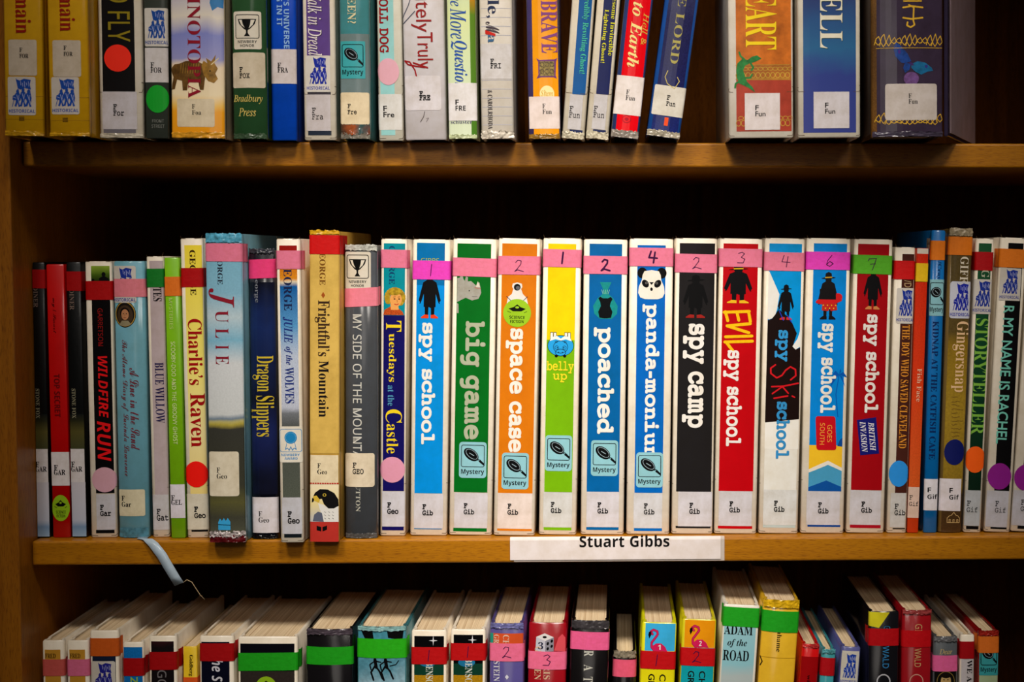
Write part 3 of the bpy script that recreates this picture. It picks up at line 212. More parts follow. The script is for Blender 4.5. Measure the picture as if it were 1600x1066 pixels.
'sans': '-2}2L28/628/60~2L0~ /2I2A7t1G7t.k.U/e.U A753N882G88.a.a/t.a1$1[4l1[5y.a74.a!2w6~3D5V4J2b1I2b2j6L B7B/{85/{.a3@.a4;.h5*.}5f/F68/w6R0X6[1F6X1q6P2:6B2Y6/2t5s3.5W3@4s3X4O3`4O3f5%3s5N4.5o4K6,4p6:5?6>5o656[5u785F7`4b7{3k802b85!12722g723N7/4)7$4Q6o4n6U4~635)5c5#584r4p4Z4S474@3`442x401240!12302~303k3+4G2y4o2b5-2B5=1y5B1N5=0|5.0T4q044J/v3p/g3+/b12/b C7,5$8;4)8A3/8;2>8(1V7d0y790I6`0$5}/e57/T4E/O3L/T2P/d1]/|0q0C020p/Y1J/020.m2y.Z3r.T4m.X5X.d6@.x6@/{57/c4K/Z4%/Y3%/d260(1W0]1.1G0p2A0h3J0q4T105N1]6:2>6n3,724(7<4q765v6t666h6b7i5u8* D8H/{85/{.a2[.a4*.m5=/76=/u7#0p7L2(7Y3S7S4P7B5C7$6,6X6f6&7:5G7`4_7z3n8/2u85!12722f723k7*4a6j5F6=5v5W674^6A3O5u1F4Z0.2M/c12/c E6+/{85/{.a5=.a5=/f12/f123/5(3/5(42124212705=705=85 F5Y/{85/{.a12.a122e5%2e5%3i123i12705=705=85 G8F4I8A3J8;2T8)1i7e1+7;0R6c0*6$/h5:/U4F/O3J/T2N/e1Z0$0o0I010x/X1U//2=.m3-.Z4(.T5=.Y6C.h7G/%7G3c4,3c4,2]652]65/m5+/Z4A/X3S/]2p/l2;0)1k0J1G0t1-1J0v2&0k2d0g3J0q4T125N1c6:2I6n3>724C7<59766*6~6m6f7;7i6G8*5L8; H8U1285/{85/{.a12.a123.6(3.6(.a7:.a7:856(856(421242 I352_85/685/67P0A780A/[/6/D/6.a2_.a2_/D1S/[1S782_7P L5`1285/{85/{.a5A.a5A/g12/g M:i/{85/{.a1*.a0}7$1%7$42.a51.a8A7#8F7#8=4S8=.a9N.a9N857e854f0G4a0G1g85 N8m/{85/{.a1*.a0{6X1$6X6..a7R.a7R856G856O0@6J0@1C85 O9+4l8<3u8B2{8<208)1J7f0o7;0B6c/{6$/c5:/T4G/O3M/T2R/c1_/{0s0B050o/[1J/120.n2z.Z3t.T4l.Z5Y.n6>/16u/[7F047j0r8(1^872Q8<3L874G8(5:7j6%7F6d6u7<6>7f5Y8*!2w733u7=4t735`6o6;6;6a5P6x4V7#3L6x2A6a1F6;0[5`0&4s/c3t/X2v/c2.0&1R0[1,1F0p2A0h3L0p4V1,5P1R6;2/6o R6{/{85/{.a12.a122Z3)2Z5D.a6i.a412y4j385B3^5W3v5k475y4X6%5#6)5O5{6@5b6~577R4U7u3a8.2Y85!12712S71397-3n6|4;6i4W6K4i5~4n5J4i4t4X4K4=4+3r3o3>3a2Y3[123[ S5~2R8A1y8>1I850x8%0Q7m017S/r75/^6n/R6F/N5u/T57/h4]0,410W3h143F2w2b3W2?3m2-3{1u4*1a401H421.4-0a3x0?3]/~36/i2a/]2$/X1%/`0,/s/C00/C.~0).h0z.Y1{.T2y.[3i.q4L/:4{/k5;0K5D175A1b582-5)2M4p2j4T3(443?3>3i1s4B1;4b1(4t0t5+0j5@0d5X0b5t0g6<0t6[106u1P7-1y782O7<3?764J6v4i6i507l4E8*3Q8; T6+5y85.m85.m701k701k.a2}.a2}705y70 U8I1*85/s85/s2)/|1*0=070l/Q1Q.|2H._3P.T4>.Y4~.g5X.~6+/B6P/i6m0:7%0m721G762%76856$856$2%5z1D5i0j5K0;4|/t4C/_3V/X2m/_23/r1c071C0d101?1*2$ V6a/x85.a852*.a3<.a6a855H852n0_2a0#2*2+ W;*0+85.o851C.a2V.a4n6l5>4w71.a8D.a:u859_857o0m7e0.7?1~5L854685271:2$0.1V2F Y67/}85.a851q2@1q.a3(.a3(2D67854x852L3R',
'sansb': "'140R87/B87/B6`/_4o064o0R6` 16>44852S85/M5h0J4T276*224422.a44.a 26>338=2X8A1U890f7~0(7]/46{0<5a1$651e6S2*6[2J6_2i6[3(6R3=6D3L613V5r3Y5R3Q4w384C2i3e1Y2O/60*/6.a5r.a5r0D1e0D1e0M3z2Y4g3M5&3t5=4@5L4i5V595Y5h5U685J6`587)4z7J4Z7f447}3d83 A7s2%88.a.a0q.a1T0y5#0y5c.a7s.a4P88!3<6h3n4q4S2]2(2] B7]/s85/s.a3J.a4K.h5>.~5~/H6Q/{6n0]6x1J6v1u6o2>6c2]6S2v6A306+3A5S3X573`573f5_3q6$4+6?4H6R4m6^5;6b5k6W6X6:775e7`4{7z3~8/2o85!1t6T3O6R3v6J476>4K6-4W5p4[5R4X544N4w4=4c3~4T3X4L1t4I!1t2n302n3e2k412a4M2P4a2:4l1{4o1]4l1<4a0z4N0c430P3h0F360B1t0B C723w8A3#8;258(1O7c0s780D6_/{5{/a55/Q4B/L3I/P2O/_1]/u0q0;030f/Z1?/11~.m2m.Z3f.T4a.Y5Q.h6B/%6B0f5+0C4?093w07310@2U0Y2,1(1j1b1X2N1S3H1Y4B1l5/205k2Z6;356U3w6_4[6V5c646(6$6c7`5m8$4r8: D8T/s85/s.a2V.a4+.m5D/76G/u720p7[2(7i3S7c4P7P5C726,6c6f6/7:5L7`4a7z3m8/2r85!1t6T2{6T3j6M4L664}5l5D575Y4K5a3N5C1f4E0b2h0B1t0B E60/s85/s.a5C.a5C0B1t0B1t2l5.2l5.4L1t4L1t6T5C6T5C85 F5~/s85/s.a1r.a1r2J5+2J5+4+1r4+1r6T5A6T5A85 G8A4I8A3H8;2Q8)1e7f1%7<0N6d0%6%/d5;/Q4G/L3L/W1|/z0h0Y/l1M/,2V.b3s.T50.Z69.l7;/+7;4$3O4$3O2B5=2B5=0C4#073M0;2}0G2X0]2:0x1}1?1k1h1^2;1U2m1S3H1V4&1b4Z1t5.215W2O5y2t6:3B6N3q6Z4H6_556X5y6G6X6/7:7g6F8(5I8: H8s1t85/s85/s.a1t.a1t2k5`2k5`.a7a.a7a855`855`4M1t4M I3r3J85/,85/,7(0;6R0;0C/,/n/,.a3J.a3J/n2<0C2<6R3J7( K7S1t85/s85/s.a1t.a1t2*2g2b58.a7S.a443}7P855;851t3o L661t85/s85/s.a5h.a5h0B1t0B M;:/s85/s.a1a.a1U601Z603u.a5h.a866/8;6/823482.a:(.a:(857>854w0w4s0w2[85 N9R/s85/s.a1a.a1X5I1U5s1Z5s5h.a8@.a8@856P856Y1)6U1)2I85 O9=4{8<3~8B3$8<228*1J7f0n7<0@6d/x6%/`5;/P4H/L3M/P2R/`1_/x0s0@050n/[1J/122.n3#.Z3}.T4{.Z5m.n6T/171/[7^048%0r8>1^8M2Q8R3L8M4G8>5:8%6%7^6d717<6T7f5n8*!376V3~6`4i6V5F6=5o5m60526A4E6G3L6A2R601g5o1,5E0[4i0A3}08370A2Y0[201,1n1g1]2R1V3L1]4E1n52205m2Y6= P7(/s85/s.a1t.a1t2)2h2)3[2-4B2:4z2P5J2o5n376,3`6>426H4b6L576C6*6*6m5Y7G4x7p4%8-2w85!1t6T2m6T3c6F485x4H514C4c444A3v4(3S3r3+3h1t3e R7N/s85/s.a1t.a1t2A2{2A58.a7N.a4a2n5<325l3[65456B4T6I4w6L5B6B676&6x5R7O4k7t3o8.2_85!1t6T3,6Q3X6I3z6:466$4C5c4H5=4D4t474V3|4>3[4.304#1t3{ S6$2[8A1c8:0v8#0;7[/j7*/O6H/G5[/I56/P4o/[4P/|3y0K3P1`2k2}2+3<1p3L1U3R173N0y3E0d350P2y0A2X0920061`08130@/g0m/=0~/=/.0..l1#.Z1}.T3$.]3t.s4W/>5+/q5F0S5O1@5L1k5D26562V4~2u4f344(3d1n4t1W5-1I5E1D5b1G5z1Q641a6F1v6S256[2w6]3[6P4l6+5L7`4P8$3X8: T6G6/85.y85.y6R1S6R1S.a3T.a3T6R6/6R U8h1n85/m85/m2)/w1*09070l/Q1U.|2Q._3a.T4Q.Y5:.g5t.~6I/B6q/i740:7J0m7W1G7[2%7[855Z855Z2F5V1d5H12520h4m0M4A0>3f08310=2a0L2>0e2%1-1s1`1n2D V7B0e85.a851u.a4,.a7B855>853+0t3#0J2P2S W;V0`85.a851,.a3G.a5.5u5U3a6q.a90.a;V859X857u0P7M2r6*8542852E0g2B0P1s2~ Y6~0r85.a851o2@1o.a3o.a3o2F6~854n852o4< a6f3Z6%2c6,1c6$0h5l/w5L0V4,1X4O2;4[2z4Z384R3L4D3[413e3s3h362O321P3*0b2s0(2V/Y2//A1U/80q/?0//R/U/s/-0B.l0s.Z1O.T2(.W2S.`2w.m3:/$3X/?3u/`3z/`4B.a5f.a5f3S5^4@5F4|4z5M4C5n!2H1|3h2(3h1L3d1$3V0`3@0E2~022^0&28/~1{0$1g0+1T041G0B1?0V1<0o1@121K1K1_1a1{1q b7.1c8m/e8m/e.a18.a1V/N1c/N22/%2L.o2l.`37.W3e.T4P._53.{5g/P63096J146R2A6J3M634G5h5/555`4S5}3i6+3<6(2q5z2O5j245U1w5>1c5#1[5#1c6L!1r3^2&4$2>4=2`4L3/4P3R4K3q4;4.3{4A3T4L3#4O2C4L1c4A114/0e3r0H3S0731012`072=0H2$0e1p111g1c1c2U1h31 e6U3_5~2e6+2)6&1M5u0w5`0K5A0%4v/d4F/M3j/@3)/<2;/A1N/O0j/h040./a0U/;1*.z1`.e2?.X3#.T4$.Y4o.i5V/)5V0Y4i0<3}0+3,0$2X0*20081k0P1R0r1C1>1=1n5}1n5}2k5t3i5X4W5,584K5d!2D4]2f4a314]3Q4O3i493z3x4*3V4.301A301H3[1U4#1j4>2(4Q f3o2Z8s2-8q1_8j198`0t8O0X890C7x037T0*7)0%5z.y5I.y4M0%4M0%.a2$.a2$4M3g4M3g5z2$5z2&6_2-6r277(2D742W7<3:7<3x7.4J8V3`8k i2g0~8k0J8k038e/z8Y/j8I/a82/]7o/a7Q/j7:/z7*036z0J6t0~6t1:6z1N7*1_7:1i7Q1l7o1i821_8I1N8Y1:8e!1c5z/e5z/e.a1c.a r4f3?6&2t5v2O5b205H1q5+1Z4f1R4f175z/e5z/e.a1c.a1c2F1f2m1o331}3N253e2L3v2g4(3F474>424L6%3~6+ s5>216+1B6%0^5r0)5X/[54/D4b/<4)/>3a/E3A/O3&/_2k/s2U0M212P122f0z2o0[2m0K2f0>2X022F0*1h/~0}0*0-0>/=0Z/=.{0$.e0j.X1b.T2].Z3H.m4$//4L/X4d014l0o4i194b1Y4U1u4D214/2E3S2h1Z3]1D3o1;4%1:401B4H1^4V2/4[2j4U4.4+4e5R3r5p3%6% t4M1w7P0_7P0*5{.}5>.}4M/x4M/x0z/{0E0)/t08/P0L/30e.x1&.h1G.^1k.V2W.U3T.d4%.s4%0C2~0/2T012A07210A2$0P1y0c1w0z1w4M3z4M3z5z1w5z u7J1`5z/a5z/a16/h0D/}/b0F/30v.n1S.Z2;.T2d.W3/._3U.l3w.~49/;4P/Z4Z/Z4s.a6G.a6G5z4H5z4H2S4E1n4;174*0h3k0H3E052o0/2M03220?1y0S1k0p1c181`1c y6;0q5z.a5z1V.f1?.%1/-f0v-L0]-90?-.//-1//+X00+N0m+T1I+f1|,&2M,O2r-(34-g6;5z4/5z2W1&2P0Y2M0Y2=1`",
'sansi': 'D7c1%85/$.a1z.a3%.h3~.~4q/G5X/z640^6`1M7#2G773K7=4Y745`6r6V6@7;5X7k4b8,3Z85!2a6T3I6T3z6O4G6@4i6&5%5^555/5:4O563j5,3,4u2L4]1q4<1C3q0w3A0Y2f0H2(0B1C0B E5u1%85/$.a4B.a4b0B1C0B1s2l4}2l5B4L284L2a6T6#6T6C85 F5h1%85/$.a1#.a1l2J4s2J584+214+2a6T5}6T6A85 I3k4R850>850)7(1(6R/g0C.S/n.=.a2P.a2g/n1f0C3%6R4<7( L5X3$851%85/$.a4B.a4b0B1C0B N8g1%85/$.a0m.a245s2:5s4V.a6l.a8m857$855[145V143C85 R6l3D851%85/$.a1#.a1k2A2U2A3u.a6).a4D2e4y2{5K3?5r3f654:6G4s6M5X6D6I6+7+5]7X5#7w4:8/!2a6T316T3r6I4>6)4J5N4F5#474]3{4B3Z4/324#2/3{ S5g3@8A2b8=2-821X7z1/7a0h7A0L6x086O0,5}0(5J0*5$014^0=4>0`3c1H2}2<2A2Q2.2b1s2k1X2n1:2j0w2]0`2F0M2)0@1c091<060O0=/e0S.y0w.y///W.n0C.Z1;.T1u.W2P.b3(.r3U/-3}/K4C/o4[0?4k0r4o1O4k2$4`2Q4K2z4/3D3g3g2G4j274~2.5;2+5X2/5t29612J6D2b6R2|6[3@6_3v6Y4S6J55625u7b5,8&4:8: T5h6c850/85/i6R2)6R0H.a2G.a4(6R6B6R U7t2z850{85/Z1S/Y17/a0M/x/n0D/<0z.r1c.[2Z.T3G.Y4,.g4c.~56/A5_/h6#086>0k6S1F6c2%8#856$854h274X1[4E1.4-0f3j0L3B0=2m082/0D1e0h1X1G1b26 W:Y1g85/s8502.a2D.a4f3{565>5;5>5<3#5F.a7].a;q859o856q0g6l0g6q2r6e854z851g0g1b0g1k2~ c5.3.6+2R6&1|5w1N5c1$5H0[5(0;4]/{42/d3^/R3+/E2O/=1r/;17/>0[/I0-/[/a/t/@07/%0Y.n1%.`1O.W2H.U33.b3p.v41/)410`3=0=2b002D0/2&021i0<1T0L1E0c1=1#1:1F1<1t1C2F1N2r1_3@1s3d204&2L4>2m4L354P3f4L4_4/5:5[4[5s3w6% e6,4*6%3A6+2b6&2,5v1V5c1+5G0`5(0>4]/}43/e3`/R3./E2U/=1{/;1C/C0P/[/k0)/90_.q1B.[20.T3,.Z3v.k4a/,4a0X3V012u0&2S0$210)1o031W0D1F0]1<0y1:1V2s1^3x1s4f2;5?2j5_3F5i4,5c4^5P5.525S4b5p!2{4_364a3X4Z3m4G3t4)3o3i3`3O3F392}3&2K2x1M2t1b3T2&4)2O4L h6f3$8m1)8m.w.a0s.a1^241z3,2B3p2V4.2n4A3+4M3D4P3i4H3~404*3c3{2x3*.a5%.a5}3;6(3~5~4X5p5,5X5R575p4g6%426+3h6(3D5z3$5k2d5V2/4}2*4}2_7( r4=3c6&3<5v2t5c2S5G255&1t4Z1n4Z1z5z0M5z.w.a0s.a1V1x1i2]2&362F3_2l3|38434C4/4k6$4E6* t402s7P1Z7P0h5{/N5I/=4M0<4M/L0L/Q/_/a/7/{.v0C.d0m.X1c.U2Z.d3*.t3*0C250/1r001Z091M0L1O0z284M4*4M4G5z2U5z',
'script': '/2I2A7t1G7t.k.U/e.U A8O::789c7,8{6c8%6$6J4]4g2u4B353v3E3J3J3&3F2c3;2H3&242h2(2J2#2)2+1T2>1&2`0T1T/S0V.w/f.e/B.k/,.}/#/7/*/J/|/l05/}0C0:0B0X0:0h0.0u/x1#/c1*/J1,/*1).i0x.O0e.=0L.10/../k.2/F.>/&.S.i.p.U/8.I/b.F0:.J0l.X1@.o1p/42G/^2}063Q/n4*/P4a/:4G.U6N.n6X/)71/57v/Z:81n:n28:S2=:3229`1k8G0T7m0$7;/`6i/M7r1z9P5;:O7,:M73!885`9B6N7{4P5[0u5V1I5E1{5*2T6m4C!3y2g492^4H2R2~0z2u1?2v1d3&2+3=2I3Y2`!3>0V4e204s1j4|1C5#0r4w0&4m/[4A/n3o00 D8a616v5(7#4:6z3N6k2c6R266<1h5~1@5a0x5@0Y4y0@4S0.4./~3d/z3=/}2y0*2]082A0J2*0a1q0{1`1=1S1]1L1~1I2S1N3&1^3T1x3~2?4F2i4e3?4{3u5-4P515.5/5>5(5G4w5J4m5G4g5?4b4K4U3z40313a2Y30212W1r2%1i1j1l1T1u1C2(172:1/2O1,2h133@1E3x1f4X23552b5d3;6.3t6I4Q6Y516`6+6W6q6@7N5t6Y5)5m4*5/2y4(0r3Z0337/c2L/x1h0)1/0.0j0,0P0%0=/w0//j0&/Y0#/H0(/404.~0H.n0f.b12.Z1e.X2A.]2z.i3V.}4+.k4[.`55.[5o.b6L.u7)/:7K/V7k/w8,0B8D0l8X1=8i1l8t2@8{2p8~3C8u4>8[5-815l8w6@8`6J8I6G816>7q6.7+6Z!7W4y7r5O884{8L498S3A8N2`8A1|8+1;7i0Z7E0)6w/]6H/@5t/05A/*5&/-4C/B52/u5Q055n0T6,0y6C1F6X1u7=43!0m/h1:/l1d/g2:/Y2s/B2O/-2).|1;.z0i/)0S/60L/H0T/[ L728v6}8V7$8*6z7V6g7%6G6O5y5z5D5J4c4x3x4N3,4)253]293;2D2{2W2g2r2Z362V3Z2Y3x2m4[2~4{385=3R5Y3r5t4:604c6C546Q5f6Z6R6_6]6c6a6i6_6q6@6~5q7#5*6{4B6n3_6X3%6<2Q5u2+5L1j4|1X4N1S3z1Y3I1n2y242R2`253:1|3x1s3W1&350C2m/n2+0,1L0;0w0@0N0=0/06/t0)/d/u/Z/c/V/N/Z/:/f/&/x.q08.d0].Z10.X1v.^2[.m3>/+3i.r49.e4e.a5&.d5D.k5x/*9E229P28972=8z278F1o6L0#5R/B4z/-4e/*4I/-4,/53i/B4_0)5G1$6#257%2`7y388e3s9?4V9R4v9b5:9j5X9m5u9j679_6O9M6e966t!876U8Z6`8p6Y8|6G9$6*8w5N8_4k88437_3W6z3%622[6j4I745@7G5a7n67!0t/{1M/w2%/i2X/P2//41[.~1$.x0N/#0,/8/~/C/{/N/~/Y07/n0H/v M9L6k6}6Y7#6C6w5~6_5S664K4{3<3H1#/{0Y/O08/3/t.|/V.w/9.}/$/3.y/D.~/Y/1/h/x/~0+0+0405090C0;0T030v/u1//L16/%1/.^0u.B0T.30+.1/o.5/P.?/5.P.y.i.g/,.[/O.X0#._0O.t0w/;1B/j3[3=5+545G5S4N4%3d2Z311C2r0B2n/{2p/Y2v/;3%.}34.j3E._3Z.Z3n.^4#.h4F/:5x2/7=4.8I5P8m5w651M5n075l/r5o/P5x/46,.x6?.f6V.[6r.X7<.^7h.p8;/28q/Z;K2#;k28;M2=;425:j1v8=/b7`/:7I/072/.7./771/T9E53:+6n:(6x9y6}9h7#9R6w906^865j7?4h6B3M5D1x4I054_1.6d5v6t6J6y6l6v6v S6{9*6|8h7#8F6{7}6p7W6^716D6f6$5u515.4+4L2q42253h2:3G2F3-2X2u2r2j352f3Y2i3|2q4B2~4d365(3L5E3h5a4+5y4L624q6C5<6P5e6W6g6[6o6a6r6i6j6w6;6}556z4N6n3l6V346:2a5s2:5J1y4z1h4L1b3z1i3I1|2y2@2R2k243C1{4#1q3Z0z34082e/`29/<1h/%1;.z0y.|0`/&0I/108/>0-/K0+/b0;/u0t/}13021=0?1D0`1B0q1:1$1-120w1<0b1B0I1D0*1A/i16/P1$/=0i/10M/.0//4/c/F/@/f/#05.j0j.]1M.X2-.]2g.k3D/&3z/F4Q/m5$0@5N0t5q1Q61246s2Q7S2r8.3;8^3c9+409K4X9d5&9r5N9w5u9s659j6M9X6b9C6r!8?6R8b6]8z6W9-6E916)9(5V8i4z8@4@7g3b7&3-6<2]6`3q7*4q7P5]7w64 T6t6F7#5P6y4^6f3o6F3.5y2S5L2)4x1f4G1S3t1M3H1Q3(1]2g1p2O2/2>2N232s203=233b2=4(2M4F2d4a3#4w3C5-3g5641594l5%5W4l5u4_5u4X5(4J4I4/3n3g3=3>2t3*2g2p2`2[2]2H2`272f2)2q1y3$1s361q3I1t3g1}4)214H2`5*3B5`406.4W6=4~6E5J6H5x6D6P677l5i8B5]8m5X9?5a9h5x:*6;::6W:;6h:)6i9p6`9V6Y8a6]7<6v!7g5U7M5L7)526R4a5x3~5I3.4b1A4F0e4)073e/m3D/O2}/:2W/,20.~1b.{1A.}1%/(0j/20X/>0N/K0M/g0j/x17/|1Q001]0=1d0L1f0`1c0q1Z1$1M121<1<1(1B0k1D0K1A0/16/r1$/^0i/R0M/N0//T/b/h/?0,.~0X.i16.]1{.X2w.^3j.p4S/154/W5g0+670a6X1A6r2$7L4]7^5$7q5@7q5O a5f2q2e2G2k2#2h1[2`0o2@0.1m/S14/>0q//0Q/%02.~/n/&/M/2/2/D.w/^.g/{.]0A.Y0w.c1N.}1~/N2$/62-.~2:.n2J.b2].Z2q.X32.[3Q.f3r.w4a/Q5./u4q023j/B3X/<3N/A3o0:5*2k3X2f3A25322R!2c2G2v2;3%2(3(1x2~1b2V0o1w/r1V/M17/20v.|0T.x0?/00@/I0X041;1>1s2#2;2?2J2F c3n2a2h2A2k1}2h1;2T0T21/t1[/F0~/70`/-0A/*/}/./W/:/8/N.z/j.h00.[0V.X0~.[1I.f1o.w2:/33//u2r021h/=18/&0w.~0e/%0Z/00V/@0^/b0|0K1p1h2C2;2[2D2o2<2Y212G1n2G1X2Q1D2e193*19391@3F1L3S1i3U1y3R243H2G372V2|2b d6f7D6O5e6B3N273<2S2w2e2J2k2)2h1b2`0u2B021q/V1:/@0w/00W/%08.~/t/&/Q/3/4/G.x/c.g0%.]0H.Y0~.c1W/#2//S22/62;/#2I.o2^.c2v.[37.Y3S.]3q.h4Q/55>/u5$024E/V3u/63Y/+3P/-3K/23K/B3q02!2l2I2~2E3.29312#3-1c2{1@2Q0R1m/^1B/60x.|0h.y0S.}0G/,0C/>0F/X0P/t1N1B2)2#2M2@ e412Y2h2=2k1x2h1V2`0l2A0*1p/M1:/80x/&0[.y0>.u/~.z/]/./>/G.~/i.i04.]0a.X1-.[1V.f2&.w2S/32}/P3J/u35022j/k2C/O1z/;1U/-12/#0k.}0U/#0I/-0D/;0N/h0Z0%1[0>2M0`2l0s3*1-3=1C3H1[3L1t3H203>2C3.2S2s2a!2=2D2I2@2P242S1z2P1f2H1P2)1&1X0`1%0J0g0F1;1F1_1v2#2: f5k5h6a566i4g6c4=6O3n6.3A5Z0n2;/`15/t0x0u1o/s04/_02/D/~/9/s/2/f/2/I/@/2,m*r.M+(0N.U1..X1X.f2,/%2^/U2y/u2_022=/f1y/I1]/61*/#0e.}2L1}3n2p4H3>4x3i5D485e4b5}50605V655{6+6H!4~6B576:5A6*5B5y5;5F5$4m4]464)3Z3B3$2L2L2}3Y3P4U3{5A4F5t4f68 h681x1=4a6O3)6@1A3;0Y2</S15/k0x0b1q.z.X0_.b1q0R2]1J3+1q3O2.3m2=4-2?4)212[0A2Q/x2R/G2Z/.2i.u2{.f34.]3L.Y3n._46.n5N/u56024*/63n/+3g/13j/H4r0s5$105-1G501`5-1}5%2;4t2O4b2_4M2h452k3T2[2k2. i3;2P4n2=4l2+4f1u4Z1i4L1a4=1_4+1f3j1|3W2A3P2T3S2f3Y2v3e3&3s3/4(314:3)4T2n4h!2a2k0m2`/F15/_0x0B1Z/Z0:/G/a/D/O/N.}/m.b0D.X0`.Z0z.b1V/$2S/u2<021B/A0{/.0l/,0i/61#/j l4:4`6O3%6@0n2b0>2&/D10/_0x081N/c0M/R/z/M/T/P/;/Y/%/j.p/~.c0;.Z0U.X0w.[1;.f1X.w2e/u2M041P/A1//.1$/+0w/.0q/50r/N1P0h m9C4L2h4;2k3_2[2w2.2)1=211u2,2E1v2`1Y2h1<2d0y2V091~/J15/b0x0_1m0e1i0a1V._.V0_.a2,0^311o3m273v223j1d1b.V3b.a5R126<1z6a297$2A7(2;6~2-5i0G5[/u5^/G5f/.5t.u6*.f6?.]6d.Z7H.u8Y/u8@027F/C6y/+6r/16t/E7m0b7|1%8+1E8.1e8+2&7}2?7o2R7]2`7G2h7/2k6P2[5h2.4t1=4{1t4y214s2E4i2U4[2a n6D4X2h4@2k3a2[2w2.2)1=201q2+2C1u2_1Y2h1<2d0y2V091~/J15/b0x0_1m0e1i0a1V._.V0_.a290k2t1N3J1z3r29462A44213,0t2g0A2]/x2_/G2g/.2u.u3,.f3@.]3e.Z4I.u5Z/u5A024G/C3z/+3s/13u/E4y0m531;5;1`581}502;4~2O4m2_ o4]2m2g2H2k2$2h1]2`0q2A001p/U19/A0w/10Y/(0</$/z/)/W/5/9/J.{/f.h0*.[0O.X1)._1].r24/62m/>3J/W4(0%3l0A31/u2q/l3D0H3`0{3g1:3i1V3f1x3Z283I2M302^!2R2?2b2C2r2?2|233#1z2v1G2]0k210,1j/}1Q/j1H/S1M/A0}/&0k/#0`/&0Y/10X/O0x0C1d1T2>21 r400d3)0U2z0=2#/G15/`0x0b1u1Z1y1$1M0T0v050C0$/o/~/Y0&/?02/*0E.r0_.e0}.]1D.Y1r.b2V/13F/u300424/A1o/.1[/-1V/21V/G2r1J2x1_2v1o2p1|2X251h2G162M1%2T0z3% t4V3_4S4]672y611&3$051}/F15/Z0x0A1Z/V00/J/U/M/=/U/(/b.r/t.d0..[0H.Y0k.]11.h1S.y2>/R2c/u2L021L/A1%/-0l/,0f/80w/i3C4,4I4,4T4S u6T2k2k0q2`/G15/[0x0=1T/[0:/J/c/H/R/K/:/S/&/b.q/u.e00.]0I.Z0j.^10.h1R.x1t/42:/Q2Y/u2S/R2V/:2`/&2o.q3).e3D.]3e.Z4$.^4@.f4Z.s5=/I5l/u5T024v/W4L/741/,4(/.3}/33{/;4@/z5w2k3}2`351?2D051q/^1N/@17/61-/81%/>1#/H1(/[13/x w8k3+2k122a/V1I/n120]1m0c1i0`1Y/f0O/W07/N/z/L/a/Z/*0*.e0r.Y11.[1L.d1u.y2y/~3./53^.g4S.Y4{.[5E.d5g.p6-/&6r/]7M/d7}/z8O0B880Z7u0>7E0&750#7Q0@7h0_7y0}8*1@811^82248#2U7s2a7c2h7N2k7;2g7&2^6[296=1c6,1+6,0T68006N/n5r/C5</,4o/#4Y/)4K/54F/F4I/`4S/|672k462a3R1P2?/{1]/>1=/*11/(1&/*0|/10z/=0~/O1./g!7G1u7T1s7]1k7`1_7]1G7H0p7$0>6l0*6V0K6R0h6W1-6q1Y7.1n y6D2$2a1Z2i102_/S1D/D15/_0x0W1i0c1l0f1c0Y1G0)0W/p0(/i/T/l/;/u/%0).p0=.c0U.Z0r.X1C.d1w/-2U/i1x.[0A-}/X-X.{-1.Q,b.8,7.0+f.3+J.<+3.L*{.b*l/#*c/G*`0(*h0c+#1>+L1z,12e-93[.c49.~4s/G5R/u5=023z/;5y2i422_2t0e2A/~1p/K1O/.1:/#11/%1,/+1+/92,0~2@1[2B1w2;2F!0t-l1f.20G+n0&+E/c+,/F+#/+++.u+@.o+Z.w,(/3,Q/Y,z03-G',
